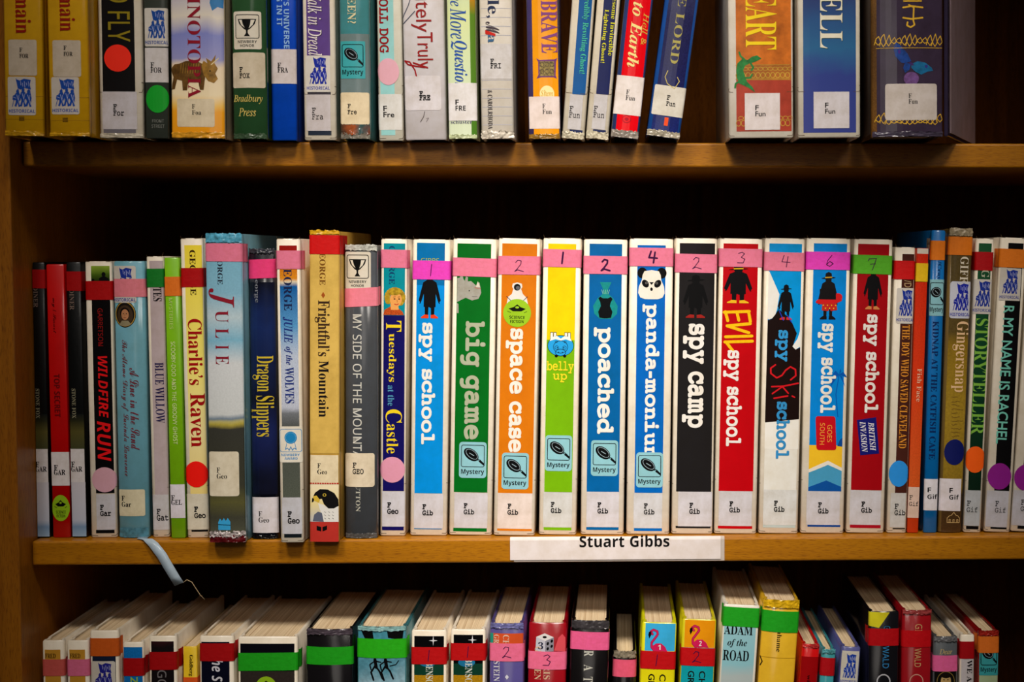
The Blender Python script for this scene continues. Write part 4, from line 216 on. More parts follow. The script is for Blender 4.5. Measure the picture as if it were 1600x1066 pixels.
'serifb': '!2=0u7a0N7t0(7a/m7#/f5w/m4O081e0A1K0N1C0[1K0e1e144t175w107#!0t0&0O010+0&/l/h/b/C/l.z0+.`0O.U0t.`13.z1=/C13/h &7#3^7A2P7Y1;7A0M6Z025P0@4g0c4$153G0*2[/@1f/(0e/D/[05.p1B.U26.a31/-47/w5;.a6y.a5,0m5f1Y692I6X355<355$2c4a234>1f3$353|3~4R4k4b5[4H6]!2J6O2|6D3B6%3N5U3F5,3%4]2=4*1u4R1W5(1L5[1W6)1x6E!1*1x1y2S3I0n2k0;20/u1N/h0x/t0S080C0e0T1C ,1Y0W010*0@/a07/F/z/=/U/E/2/Y.v/y.m/{.=/m-h/M-C/M-,0A-V0q.:1$/$0v/d /2I2A7t1G7t.k.U/e.U 36/2}8;2,8A168<0N8-/u7o/O7O/97+/16]/66;/C5{/Z5f/z5W0E5N0t5L0|6K126~1?771P7F1g7O2%7R2E7M2^7A2r7,3$6l3-6I305{3,5I2z4y2f4U2G4:1|4)1L4#0V4#0V341G342#3/2R2{2x2b372A3G1v3M1J3K0{3D0W380:3)/~2r/l2]/_2-/P1n/N1D/R0{/`0]/u0F08080`0414/u11/]1)/F0w/50d/+0L/(00/+/s/4/Z/C/D/X///u.x0=.i0g.^1=.V2E.U3:.b3`.m4&.{4G/24e/I4}/d570(5F0L5O0v5R1I5N1v5C2@502`4s2{4V363r3U303h3b3}434=4Y4_4w5+5.5X54615+6l4n7A4C7i3g8* ?3.1_7W0G7t/i6Z0C6b0n6W1/6;185l0q4^0/3R/g28/n1d0*1@0S1#0{2L1|4+2T5z2A6o!1/0&0f010A0&0&/h/x/C0&.z0A.`0f.U1/.`1I.z1S/C1I/h A7B3/7w2i7x/N/j/?/N/0/<.z/0.g/).P/%.P.a16.a16/%0X/,0;/>02/h080*0f1>3b1>4</g4>/X44/<3n/,37/%37.a7N.a7N/%77/*7#/36o/C6P/{!0x1r245#3N1r B7M3(7e.}7e.}7F/P7A/p73/{7&0-6]015~010>0//s0(/T/w/@/d/2/G/).~/$.~.a3G.a4L.h5A.|6&/D6V/t6s0R6}1=6b2B5n3-4D3X5W3~6>4a6T5]616k4}7O!2{7=3I793i7,4$6r456R4>6*4A5S4=4v404I3u4+3T3q3(3e2=3a2>6f2G7-2R762d7;!2=3;3;363k3(432l4K2H4Y1t4_174Z0V4O0&4>/_3~/E3Y/63*/12m/32Y/82L/A2D/O2=/{ C7{4M7r3n7w2z7q227^1J7?0k6q086>/k5^/M4u/;4+/536/;2@/L1P/k0h070+0i/R1G/)2..f2v.S3i.M5;.b6R/B7U0J740k6h0=6=/t5k/V5:/A4f/445/02d/X1n0x1S321l5V2Y6~3y7N4X7G54715h6h69676`5V7#4l7B4l7B7w6~7w6r7X6_7F6D7@5{7H537b D8R3*7e.{7e.{7F/D7C/`7</t7/0%6v0-6V006,0./h0&/L/w/;/f/0/L/)/*/$/*.a36.a5q/37K0b7{357o4S7I5_6e6T5i754T7X!2m7:3,7<4Q6n5C5N5]375V1{5D0z5$024S/Y3t/;3+/12l/32X/92K/C2C/R2=0,2?6_2C6v2K7+2X74 E7L6Y7e.~7e.~7F/F7C/b7;/v7.0(6t006Q025~020700/l0(/O/w/;/c/./E/&.z/#.z.a6`.a761R6o1R6Y0}6A0S6%025c/r5@/[4u/K4H/@3r/92v/92_/=2O/D2F/Q2@/e2>3+2j3)303#3L2v3d2h3x2T4,2<471x4F1$4e1$4e5S4G5S4;4u4)4F3n4$3P3i3(3Z2>3U2A6m2J7(2^733<7742724s7#5J6g5o6B6.5i6=5$6Y5$ F6c6O7e.z7e.z7F/D7@/a77/u7*0&6r0/6T016.010B0//v0(/W/w/B/d/4/G/+.}/$.}.a3i.a3i/$3+/+2^/82P/C2G/R2>/|2=3.2|3)3J2v3i2_4$2;461e4A1$4a1$4a5U4@5U454w4#4I3h4&3I3k2}3]2=3X2@6x2J7-2^7538783q764F704o7$556q5P6[5f6A5v5|6)5S625$6O5$ G8h4O7r3k7w2y7q227_1K7@0l6r0;6?/n5`/O4w/=4-/737/=2?/O1M/n0e0;0(0n/Q1O/)29.f3*.T3~.N54.V6D.n7S/:7U1Y7[1s7g2)7x24872:8Z2=8Z2Z402Z402=4[2:4|23562(5C1r5K1X5N0+5K/f5C/K54/74y/(4Y.{40.x3G/(2i/H2:0$1s0q1^1v1V351p5W2^6~3}7N4G7K4m7@567/5X6s5y6V6;656U5j6l5>7#4k7C4k7C7w6~7w6f7M6Q7B607E587c H9)3N7e.~7e.~7F/G7A/c78/v7+0&6s0/6W0165010<0//p0(/R/w/>/d/1/G/).}/$.}.a3N.a3N/$3(/)2g/12S/>2G/R2@/p2=3)5M3)5M0<5J/o5C/P56/=4~/14b/)4</$4<.a8g.a8g/$8B/)8%/37o/A7c/U7[/s7Y0<7[6X7c6t7n7,8$788A7A8g7F8g7e4<7e4<7F5%7:54735>7)5I6f5M655M3_2=3_2>6O2F6w2M7)2f7:3N7F I3q3S7e.y7e.y7F/F7B/d7</x720)6}006e026C020200/l0&/Q/t/@/`/4/B/+.y/$.y.a3U.a3U/$2|/.2Y/=2G/U2?/z2>6C2A6e2I6}2V722k7<3-7B3S7F K8m3O7e/#7e/#7F/H7B/d79/w7,0)6s006W0265020<00/p0)/R/x/>/e/1/H/).~/$.~.a3O.a3O/$3)/)2h/12T/>2H/R2A/p2>2Z2]2w51/e5;/Q5>/C5</:4|/)4:/$4:.a8}.a8}/$8Q/,84/<7s/Y4(4A5R5o6M6c7B76807F8@7F8@7e4L7e4L7F5+7B5M765Y6}5S6f5C6J2>3@2?6O2G6w2N7)2g7:3O7F L703]7e.~7e.~7F/G7B/c7:/v7-0&6u0/6Y0165010<0//p0(/R/w/>/d/1/G/).}/$.}.a6_.a711g6l1g6V126>0`6$0:5c/w5A/_4w/M4L/A3w/:2n/:2Q/D2I/M2@/l2=0@2>6P2G6y2P7,2]763%7B3]7F M;;2B7e.{7e.{7F/R7?/s730*6x016S020:00/o0&/R/u/>/`/1/C/).z/$.z.a2%.a2%/$1Z/(1=//1(/;0u/N0l/m0i0;0i6G4%.a4G.a7c6Y7b0$7Z/U7S/F7H/:7)/-6S/$6S.a:w.a:w/$:H/*:*/79{/C9p/g9l0D9l649n6V9v6r:&7*::77:T7@:x7F:x7e7Y7e4{1P N8N1k7e/%7e/%7F/G7<046F03/y0+/P0#/B/u/7/V/*/%/$/%.a1}.a1}/$1U/)19/11%/=0u/P0n/n0l5[6a.M7(.M7*6W716u7<7-7N7:7k7B857F857e5:7e5:7F5~796;7&6G6d6J626J2$ O9,4X7t3y7x3<7t2^7i2(7V1Q7>1#6{0U6V026-/o5Z/V5(/E4M/;3p/735/;2T/E1w/V1A/o0j010<0U/n0~/J1O/,2$.n2Y.[36.P3q.M4Q.P5/.[5e.n6</,6j/J77/n7[0<7z0j871A8H1w8S2T8V358S3r8H4P875+7z5^7[60786X6l6|6?7?5i7W557j!2V6~3o7N4R7C5,6~5W6F5x5U604O66355z0n55/F3x.w3:/&2a/G250#1p0q1]1v1U351m5W P6{2w7e.~7e.~7F/G7A/c78/v7+0&6s0/6W0165010<0//p0(/R/w/>/d/1/G/).}/$.}.a3N.a3N/$3(/)2g/12S/>2G/R2@/p2=2h3N2h4N2o5?3)5z3K6I3z6c4U6l5;6h5g6[636H6V6.6v5i745B7H4h7W3y7b!2{783M733q7$4/6g4@6C4K5p4N564J4V4>4)4)3b3f3K3;3=2=382?6l2J7+2U73 R8)2}7e.~7e.~7F/G7A/c78/v7+0&6s0/6W0165010<0//p0(/R/w/>/d/1/G/).}/$.}.a3N.a3N/$3(/)2g/12S/>2G/R2@/p2=2t2a2t5G.a86.a86/$7l/,7S/?7:/a4x3.6(3Y6f4A6z5@6p6)6R6`5{7/557L457_!2n773/783~7$4S6G4c5B4_4c4O44483l3q3S3B3D2=3@2?6`2C6v2K7)2X71 S6I2B7x1p7t1F7j0{7Y0X7B0;7%0#6`/n6:/c5j/`5;/e4a/u41053b0]3;152q1u2M301q3f1M4+0~460L420&4$/c3j/F3L/13(/$2X.{1x/&1D/<0t/`0O06020w/w1m/S1m/S.M/t.M0(.n08.v0{.i1n.R2O.N3/.R3e.]4:.o4d/,5,/J5G/n5]0<5i0j5m1@5f2*5[2H5M2e5:3$4|3>4]3W3c4+2#4v1`5/1G5C155Z1+5u1(671,6W186s1L701g7B2-7M2S7P2u7M3:7D3Y743x6z486`4P6@4g5w4x5O5*5#5H5#5H7x5%7x4{7b4n7U4<7V2v7t T7*.t7e.t4}/:4}/E5`/[68/{6b0J7#0}761i7<1i0<1g/p1^/R1P/=1;/00x/(0P/$0P.a54.a54/$4f/(4F//42/<4$/P3x/o3u0<3u7<5=7$6-6:6O4{6n4{6n7e U8L3L7e.{7e.{7F/D7A/a78/t7+0$6s0,6W0/650/1h070e0O/t0y/91Y.k2O.Q3Y.I4a.R5U.n67/@6b0&6{1%7)2<7+6T716o7;7&7L757e7?8+7F8+7e557e557F5^7@5}77667+6C6s6J6W6M646M1o650@5I/I4//.3T/33)/E2d/c2M012?0f2;1L2<6O2C6w2J7)2T732u7?3L7F V722r7e.G7e.G7F.c7?.y74/.7$/U682t.I38.I6K6a6Z6{6k726{7=747C7L7F7L7e4Z7e4Z7F597@5L7:5Y705b6~5c6Z5X623m1R1j6K1c6m1f6~1n711|7:2O7D2r7F W:m2;7e.D7e.D7F.]7C.o7<.|71/66h2).M2L.M4y4m72.M7S.M:76T:N7%:]75:n7?;)7F;)7e8`7e8`7F947>9C779N7-9T6z9U6U9H6#8+1{6O6e6N6q6W706t7@7G7F7G7e377e377F3l7=3}754.7*4C6Y4_5a3,1e1S6D1M6n1O7#1T711_7:2#7D2;7F X8$3R7e.z7e.z7F/77C/I7;/m6v076B2R2m0M/~/|/L/M//.u/$.u.a2/.a2//$1W/+1:/;10/V13/l1;0%2o2>4>/y4G/b4J/O4A/84$/*3H/$3H.a7t.a7t/$7_/&7O/-75/E6s/m4:3x6)6P6D6n6`7)6}797A7B7i7F7i7e4O7e4O7F4~7@5?715H6t5E6`5)6+3x4I2U6Y2L6w2S732l7A3R7F Y7/2k7e.H7e.H7D.z75/17$/Y6C1r271o/p1h/R1[/>1H/11,/)0b/$0b.a54.a54/$4i/)4K/148/>4,/R4$/p3~2e6L6d6l7,737@7G7D7G7e4S7e4S7D517>5O7,5Y6i5V6S5=5y3Z311p6^1i6y1l7)1}7:2A7C2k7D a5P2g4y1t4~1G4|0z4u0U4k054[/u4J/_45/N3y/D3`/A3D/C3-/J2t/V2d/g2W/z2O062M0L2O0`2V0q2b0~2p1+3&1.3;1%3Y0g4.0p4C1/4P1Z4T1x4Q244J2F4=2R4*2Y3l2[2L1Q2-0[1g/x1E/L0{/30N/*/x/./S/:/5/N.u/j.a00.T0V.P1@.Y2$.t2_/D2m.s32.W3f.N4;.U4h.m56/75%/P4m/E4]/D4S/M4O/w4O2q4I3R484)3u4N3I4i!1f1b2[2%2[/x2>/Y1m/C1a/B1?/L1,/k1$0B151. b5o1I7e.o7e.o7G/=7=/G74/N7$/S6F/S.L/f.L0h/81@.m1u.V2O.N3&.S3U.a4%.x4K/;4l/b5+025>0e5I1@5M1{5J2T5A3)513T4w3{4^4@4?4Z3x4n3R4z3)4~2K4v1u4^1I46!2A482e433%3|3;3_3I353Q2Y3T1q3Q0y3I063</_3(/;2e/%2>.z1m/*1R/J1I0%1I3N1O3b1Y3s1y40 c4P2f4{205#1X4{1)4m0W4V0049/j3p/M3E/92q/-2</)1_/,1)/70R/I0$/b/W0$/50G.t0n.`1<.R1i.N2g.]3Y/,4A/s4)0,3]/f34/Q2f/J26/R1i/j1G041.0i0z1Q0u2G1%3Y1H4A2%4V2B4Q2S4B2V3_2_302w2o3D2f3Y2h3l2o3{2z4+3-413?443T4.3y3y4>3^4Y384n d6$5#7e227e227G2d7?2t773#7*3*6t3,482`4_214v1V4~1-4z0b4m0=4W/x4:/]3r/F3F/62q/,2:/)1Y/,1$/50O/D/~/Y/U/t/407.t0Y._1#.R1L.N2..X2`.v3,/L3,.N4).d4x.p5b.t5b/75I/<58/D5./O5$/s!1h432/4:2D472W412i4%2x3r3&3b3,3N3,042~/w2r/b2b/P2O/C2</;2*/81e/>1K/P1:/o1.0@1%0z1#1e1&2Q1.301;3]1M3| e4_2Q4v1l4~1>4z0o4m0G4X0$4</b3u/I3L/72y/,2G/)1l/,11/70V/H0%/`/W/}/40C.t0j._18.R1f.N2g._3Z/64A0.4%0F3Z/u30/Z2]/R1f/k140Z0~1{4=1{462z3}3`3[483-4_!1s4V214R2D4G2Q432Y3r2a2y2a2O0}2O1+3g1E4D f2w2^7r2/7u1J7p0p7^0C7@/~6t/k6B/e5b/e4o.~4o.~42/e42/b/R/[/;/M/-.{.~.{.a2].a2].~2;/$1}/*1m/41c/C1]/[1Z422e422e4o1Z4o1[6g1e761o7C2#7K2:7N2K7L2U7E2P7$2D6[2D682K6)2U5w2d5n2v5h3A5h3Q5o3a5z3l6/3s6B3u6Z3q6y3c7:3J7R3+7f g522?4{1l4~1>4{0p4s0I4f0&4S/e4=/M3}/;3_/13=/.2t/=2$/n1C0c0r060]/m0F/R00/?/s/4/X/0/</9.q/T.O0%.2/J-w/*-Y.z-5/%,q/:,T/[,;0/,(0j+x1V+t2X+z3I,/4+,J4V,p4p-C4y-y4v.@4o._4b.x4N/144/B3n/N3D/W21/_1N/_1%/c0i/p0a0+0c0:0j0H1*0_2S0g2y0o3@0{3^123x1G411a4A1~4J2B4M2e4H334:3Y3~3~4{3~4{4e3>4e2n4s!1l4V2+4R2>4F2L412U3o2[3G2[2A2U1u2L1V2>1A2+141l101R141>1A1/1V1%1u0{2A0{3G1%3o1/411>4F1R4R!0Y-~3--|3[-q3j-g3s-W3u-D3a,m2~,N1r,D1@,G0t,O0U,[0@,m03-#0/-803-R0A-j h681Z7e/(7e/(7H/=7E/M7>/X75/c6p/c/S/_/A/V/4/K/+/%.~/%.a2:.a2:.~2$/$1q/+1f/41[/S1Z3B1y3g2>3}2c4)2y4%3-3y373l3A3@3B/k3</B3,/+2b.~2b.a5t.a5t.~5`/$5O/+5D/45:/S582s5&4(4M4i3P4~2k4t214T1Z3{ i2Z0y7p0a7s0H7p027g/{7X/l7E/d7//a6r/d6Y/l6C/{61025}0H5u0a5r0y5u135}1F611T6C1^6Y1a6r1^7/1U7E1F7X147g!1[4o/+4o/*4P/P4I/Y4A/c3{/c/R/_/@/W/4/L/+/%.~/%.a2:.a2:.~1q/,1g/51]/S l2]1[7e/*7e/*7G/@7D/P7>/Z75/d6o/c/R/_/@/W/4/L/+/%.~/%.a2:.a2:.~1q/,1g/51]/S m9a434r3F4~2e4s2.4R1X3x1X4o/(4o/(4R/=4O/M4I/X4?/c3z/c/S/_/A/V/4/K/+/%.~/%.a25.a25.~1m/,1c/51Y/T1X3B1t3g293}2]4)2s4%3&3y313k3;3?3;/T30/53%/+2q/$2].~2].a5g.a5g.~5R/$5C/+59/55//T5.3F5K3i5k3}624)6H4%6W3y6b3l6l3@6l/T6a/56V/+6F/$62.~62.a9@.a9@.~9+/$8w/+8l/48b/S8a2s8O4(7w4i6{4~694r5Y4O5%3r4e4O n684M4i3P4~2j4t204T1Z3}1Z4o/(4o/(4R/=4O/M4I/X4?/c3z/c/S/_/A/V/4/K/+/%.~/%.a2:.a2:.~2$/$1q/+1f/41[/S1Z3B1y3g2>3}2c4)2y4%3-3y373l3A3@3B/k3</B3,/+2b.~2b.a5t.a5t.~5`/$5O/+5D/45:/S582s5&4( o5C2V4z2#4~1L4z0y4m0M4W0(4;/d3s/I3I/72u/+2B/(1f/+1//70X/I0)/d/Z0(/70M.u0y.`1L.R2$.N2W.R3+.`3U.t3z/54?/X4X0%4l0U4x1-4{1f4x2C4l2w4X3J4?3t3z4<3T4X3*4m!1a4T2$4Z2B4T2Y4D2l4(2x3T3#2i2}0=2u/`2n/L2]/02D.{2$.u1b.{1I/017/L1+/y0~1g1$2i1,3T174(1H4D p6(3c4{3:5#2U4t1|4Q1R3t1R4o/)4o/)4S/O4G/Y4>/`4//e3P/a,a/V,J/D,=/$,7/$+w2Y+w2Y,81},B1q,I1b,e1Z-S1Z/@2(.q2W.V34.N3^.R4).`4L.v4l/85+/]5@0-5O0^5X175[1q5X2J5O2|5@3M5,3v4n4=4O4Y4-4n!294,2[452~4/3<3x3M3Y3X3-3`2O3b1g3`0|3W0B3I/q36/Q2w/?2U/822/@1q/X1Z0%1Z3B1u3n r4F3^4{3>4~3#4z2c4p2F4_2+4G1m4)1V3a1V4o/+4o/*4P/O4I/Y4A/c3|/c/R/_/@/W/4/L/+/%.~/%.a2Y.a2Y.~1~/+1o/31e/?1_/Q1]2O1`2s1h351t3M2)3a293l2I3o2V3m2k3]3+3:36323Y3+3o3.4%35453A4@3Q4G3d4I3z4F494>4P404d3w4r s4G1N5#0s4y0E4i/{4L/_4&/N3W/H3(/K2b/V2B/h2%0$1h0E1O1i0h220P2H042O/o2M/X2E/E27/52$/*1i.~1M.{1+/$0f/40G/L0-/m/t0:/f0i/F0i/F.P/b.P/k.c/y.m0?.n0r.[1>.Q1a.N2;.T2j.e35/%3R/L3e/{3k0U3g0~3^1E3M1b371z2t261.310p3K0j3[0h3n0j4$0q450}4C114M1E4S1]4U1|4Q2=4F2W432o3t3&3R363*3R3*3R5#3:5#314q3&4i2[4k1k4} t361T7+187+0h6G/W5-/*4[/*46/]46/]0+/a/Y/k/4/}.t0;.`0^.S1/.O1y._2Y/13+/}2i012U/j2>/U2#/N1q/P1f/V1X/p1T0>1T462l462l4o1T4o u6.1O4o.u4o.u4R/14O/B4H/L4=/V3s/X0Y/[/z/h/J/{/$0=.e0e.S1<.N1_.Q2$.Y2D.g2b.y2{/436/N36.N43.f5&.s5n.x5n/;5E/C5:/L52/X5,0)5,4o2J4o2J4R2e4O2x4I3)4>304/363Y36/}2v/_2V/L24/F1|/H1m/N1`/X1V/g1O00 v4h1x4o.[4o.[4P.o4M.~4F/74*1P.N1q.N4*4$4@4C4P4L4f4S4f4o2e4o2e4R3/4M3E4@3M4*3C3b2B1,18411>4C1N4N1x4R w7>1I4o.M4o.M4P.d4H.y4+1,.N1L.N3,2X4H.N4e.N7$43764J7B4P7R4S7R4o5g4o5g4S674H6B4:6?3u5B1N4T414Y4A4k4L5+4P5+4o2#4o2#4S2B4M2R4>2r3B1}150y410}4C104L1I4P y4]1t4o.X4o.X4P.t4L/93~1M.X11-X0y-60f,x0T,j0F,e0:,g02,n0/-E0)-U/y-c/k-l/Y-r/F-t/0-r.y-j.i-[.^-J.V-8.T-#.W,c.b,I.s,5/.,$/G+w/e+t0?+|0V,+0m,91%,N1L-11t.54)4(4>4F4L4N4[4P4[4o2c4o2c4P384I3@4C3F4%3:3M2C1%174/1=4D1O4M1t4P ’1Y0V7e0+7t/a7l/G7R/=7*/E6c/[6I/~6=/}5k/q5@/M4r/M4Z0>5(0m5g0}6_0s7<',
}

_AL = ''.join(chr(i) for i in range(35, 127) if chr(i) not in "\\'\"")
def _dec(t):
    return (_AL.index(t[0]) * len(_AL) + _AL.index(t[1])) / 1200 - .8
def _grow(l, d):
    """move an outline outwards (thinner when d < 0)"""
    if not d: return l
    r = []
    for i, p in enumerate(l):
        a, c = l[i - 1], l[(i + 1) % len(l)]
        u = Vector((p[0] - a[0], p[1] - a[1])); v = Vector((c[0] - p[0], c[1] - p[1]))
        if u.length < 1e-6 or v.length < 1e-6: r.append(p); continue
        u.normalize(); v.normalize(); n = Vector((u.y + v.y, -u.x - v.x))
        if n.length < .2: r.append(p); continue
        n.normalize(); k = d / max(.5, n.dot(Vector((u.y, -u.x)))); r.append((p[0] + n.x * k, p[1] + n.y * k))
    return r
def _sheet(font):
    """letter outlines of one face, decoded and filled once"""
    if font in _tc: return _tc[font]
    out = {}
    base, off = FONTS[font]
    for rec in GLYPHS[base].split(' '):
        c, adv, body = rec[0], _dec(rec[1:3]), rec[3:]
        loops = [[(_dec(l[i:i + 2]), _dec(l[i + 2:i + 4])) for i in range(0, len(l), 4)] for l in body.split('!')]
        loops = [_grow(l, off) for l in loops]
        def inside(p, l):
            r = False
            for (x0, y0), (x1, y1) in zip(l, l[1:] + l[:1]):
                if (y0 > p[1]) != (y1 > p[1]) and p[0] < (x1 - x0) * (p[1] - y0) / (y1 - y0) + x0: r = not r
            return r
        held = [[j for j, m in enumerate(loops) if j != i and inside(l[0], m)] for i, l in enumerate(loops)]
        vs, fs = [], []
        for i, l in enumerate(loops):
            if len(held[i]) % 2: continue
            grp = [l] + [loops[j] for j in range(len(loops)) if len(held[j]) == len(held[i]) + 1 and i in held[j]]
            tri = tessellate_polygon([[Vector((x, y, 0)) for x, y in g] for g in grp]); n = len(vs)
            vs += [p for g in grp for p in g]; fs += [tuple(k + n for k in q) for q in tri]
        out[c] = (vs, fs, adv)
    _tc[font] = out
    return out
def glyphs(s, font):
    G = _sheet(font); vs, fs, x = [], [], 0.0; slab = font in ('slab', 'slabm')
    for c in s:
        if c == ' ' or c not in G: x += .30 if slab else .3; continue
        v, q, adv = G[c]; n = len(vs); lo = min(p[0] for p in v) if slab else 0
        vs += [(p[0] - lo + x, p[1], 0) for p in v]; fs += [tuple(i + n for i in t) for t in q]
        x += (max(p[0] for p in v) - lo + .07) if slab else adv
    if slab:
        r = .026 if font == 'slab' else .014; V, Q = [], []      # heavier strokes: the same letters laid down slightly shifted
        for i in range(9):
            dx, dy = (r * math.cos(i * math.pi / 4), r * math.sin(i * math.pi / 4)) if i < 8 else (0, 0)
            n = len(V); V += [(p[0] + dx, p[1] + dy, i * .07) for p in vs]; Q += [tuple(k + n for k in t) for t in fs]
        return V, Q
    return vs, fs

# ------------------------------------------------------------------ books
class Book:
    def __init__(b, row, geo, label, cover=(236, 230, 222), style='box', kind='hardcover_book', depth=.140, Y=None, rough=.38, coat=.25, pages=True, yaw=0, bulge=None, cmat=None, H=None, top=True):
        xlT, xrT, yT, xlB, xrB, yB = geo
        zb = {'top': SP, 'mid': 0.0, 'low': -SP}[row]
        b.yT, b.yB, b.geo = yT, yB, geo
        if Y is None:
            if row == 'mid': Y = max(-.026, min(.013, at_level((xlB + xrB) / 2, yB, 0).y))
            elif row == 'top': Y = max(-.028, min(-.012, at_level((xlB + xrB) / 2, yB, SP).y))
            else: Y = -.004
        pT = at_plane((xlT + xrT) / 2, yT, Y); pB = at_plane((xlB + xrB) / 2, yB, Y)
        wT = at_plane(xrT, yT, Y).x - at_plane(xlT, yT, Y).x; wB = at_plane(xrB, yB, Y).x - at_plane(xlB, yB, Y).x
        b.W = (wT + wB) / 2 - .0005
        b.phi = math.atan2(pT.x - pB.x, pT.z - pB.z)
        b.k = (pT.z - pB.z) / (yB - yT) / math.cos(b.phi)
        if row == 'mid': b.H = (pT.z - zb) / math.cos(b.phi)
        elif row == 'top': b.H = H or .215
        else: b.H = (pT.z - zb) / math.cos(b.phi)
        x0 = pB.x
        if row == 'low': x0 = pT.x - math.tan(b.phi) * (pT.z - zb)
        b.row = row; b.zT = b.H
        if row == 'top': b.zref, b.yref = 0.0, yB
        else: b.zref, b.yref = b.H, yT
        if row == 'mid': b.k = b.H / (yB - yT)
        r = link(kind, None, None, label=label, category='book', group={'top': 'books on the upper shelf', 'mid': 'books on the middle shelf', 'low': 'books on the lower shelf'}[row])
        lift = abs(math.sin(b.phi)) * b.W / 2
        r.location = (x0 , Y, zb + lift + .0002); r.rotation_euler = (0, b.phi, yaw)
        b.root = r; b.D = depth; b.style = style
        b.xcT, b.xcB = (xlT + xrT) / 2, (xlB + xrB) / 2
        # spine cross-section, right half
        pb = kind.startswith('paperback')
        bl = bulge if bulge is not None else (.0005 if style == 'box' else (.0002 if pb else min(.0045, b.W * .11)))
        rr = .0007 if pb else (.0018 if style == 'box' else .0022)
        hw = b.W / 2; n = 3 if style == 'box' or pb else 6
        pts = [(hw_ := (hw - rr) * i / n, bl * (((hw - rr) * i / n) / hw) ** 2) for i in range(n + 1)]
        y0 = pts[-1][1]
        for i in (1, 2, 3):
            a = math.pi / 2 * i / 3; pts.append((hw - rr + rr * math.sin(a), y0 + rr * (1 - math.cos(a))))
        g = 0 if pb else .0011
        if g: pts += [(hw, y0 + .0045), (hw - g, y0 + .0065), (hw - g, y0 + .0085), (hw, y0 + .0110)]
        pts += [(hw, depth * .4), (hw, depth)]
        prof = [(-x, y) for x, y in reversed(pts[1:])] + pts
        c = len(pts) - 1; s = [0.0] * len(prof)
        for i in range(c + 1, len(prof)): s[i] = s[i - 1] + math.dist(prof[i], prof[i - 1])
        for i in range(c - 1, -1, -1): s[i] = s[i + 1] - math.dist(prof[i], prof[i + 1])
        nm = []
        for i in range(len(prof)):
            a = prof[max(0, i - 1)]; d = prof[min(len(prof) - 1, i + 1)]
            t = Vector((d[0] - a[0], d[1] - a[1])).normalized(); nm.append((t.y, -t.x))
        b.prof, b.s, b.nm = prof, s, nm
        b.t = .0005 if pb else .0024
        b.cmat = cmat or mat(cover, rough, coat, .07, .12 if coat < .5 else .05, 45, name='cover_cloth')
        b._cover()
        if pages:
            b._pages(pb)
    def at(b, s, off=0.0):
        S = b.s
        if s <= S[0]: i, f = 0, 0.0
        elif s >= S[-1]: i, f = len(S) - 2, 1.0
        else:
            i = 0
            while S[i + 1] < s: i += 1
            f = (s - S[i]) / (S[i + 1] - S[i])
        p, q, m, n = b.prof[i], b.prof[i + 1], b.nm[i], b.nm[i + 1]
        return (p[0] + (q[0] - p[0]) * f + (m[0] + (n[0] - m[0]) * f) * off, p[1] + (q[1] - p[1]) * f + (m[1] + (n[1] - m[1]) * f) * off)
    def _cover(b):
        loops = []
        zt = b.H
        for off, z in ((-.0007, 0), (0, .0009), (0, zt - .0009), (-.0007, zt), (-b.t, zt - .0001), (-b.t, 0.0004)):
            loops.append([(p[0] + n[0] * off, p[1] + n[1] * off, z) for p, n in zip(b.prof, b.nm)])
        N = len(b.prof); vs = [v for l in loops for v in l]; fs = []
        for j in range(6):
            k = (j + 1) % 6
            for i in range(N - 1): fs.append((j * N + i, j * N + i + 1, k * N + i + 1, k * N + i))
        fs.append(tuple(j * N for j in range(5, -1, -1))); fs.append(tuple(j * N + N - 1 for j in range(6)))
        me = bpy.data.meshes.new('cover'); me.from_pydata(vs, [], fs); me.materials.append(b.cmat)
        for f in me.polygons: f.use_smooth = len(f.vertices) == 4
        try: me.set_sharp_from_angle(angle=math.radians(50))
        except Exception: pass
        link('cover', me, b.root)
    def _pages(b, pb):
        x = b.W / 2 - b.t - .0002; yf = b.t + .0024 + (0 if b.style == 'box' else .001); yr = b.D - (.0005 if pb else .004)
        zt = b.H - (.0003 if pb else .0014); n = 14; vs, fs = [], []
        r = random.Random(int(b.W * 1e6))
        for i in range(n + 1):
            xx = -x + 2 * x * i / n; dz = -r.random() * .00025
            vs += [(xx, yf, .001 if pb else .003), (xx, yf, zt + dz), (xx, yr, zt + dz * 1.5), (xx, yr, .001 if pb else .003)]
        for i in range(n):
            a = i * 4; c = a + 4
            fs += [(a, c, c + 1, a + 1), (a + 1, c + 1, c + 2, a + 2), (a + 2, c + 2, c + 3, a + 3), (a + 3, c + 3, c, a)]
        fs += [(0, 1, 2, 3), (n * 4 + 3, n * 4 + 2, n * 4 + 1, n * 4)]
        me = bpy.data.meshes.new('page_block'); me.from_pydata(vs, [], fs); me.materials.append(PAGES)
        link('page_block', me, b.root)
    def xc(b, y): return b.xcB + (b.xcT - b.xcB) * (b.yB - y) / (b.yB - b.yT)
    def acc(b): return Acc(b)
    # ---- ready-made parts; x and y are photo pixels, `at` is the height at which x was read
    def half(b): return b.W / 2 / b.k
    def panel(b, x0, x1, y0, y1, c, lvl=1, at=None, name='printed_panel', u=False, **kw):
        a = b.acc(); m = c if isinstance(c, bpy.types.Material) else mat(c, kw.pop('rough', .38), kw.pop('coat', .25), kw.pop('grime', .05))
        if u: h = b.half(); X0, X1 = (x0 * 2 - 1) * h, (x1 * 2 - 1) * h
        else:
            yy = y0 if at is None else at; X0, X1 = x0 - b.xc(yy), x1 - b.xc(yy)
        a.rect(X0, X1, y0, y1, m, lvl); return a.build(name, b.root)
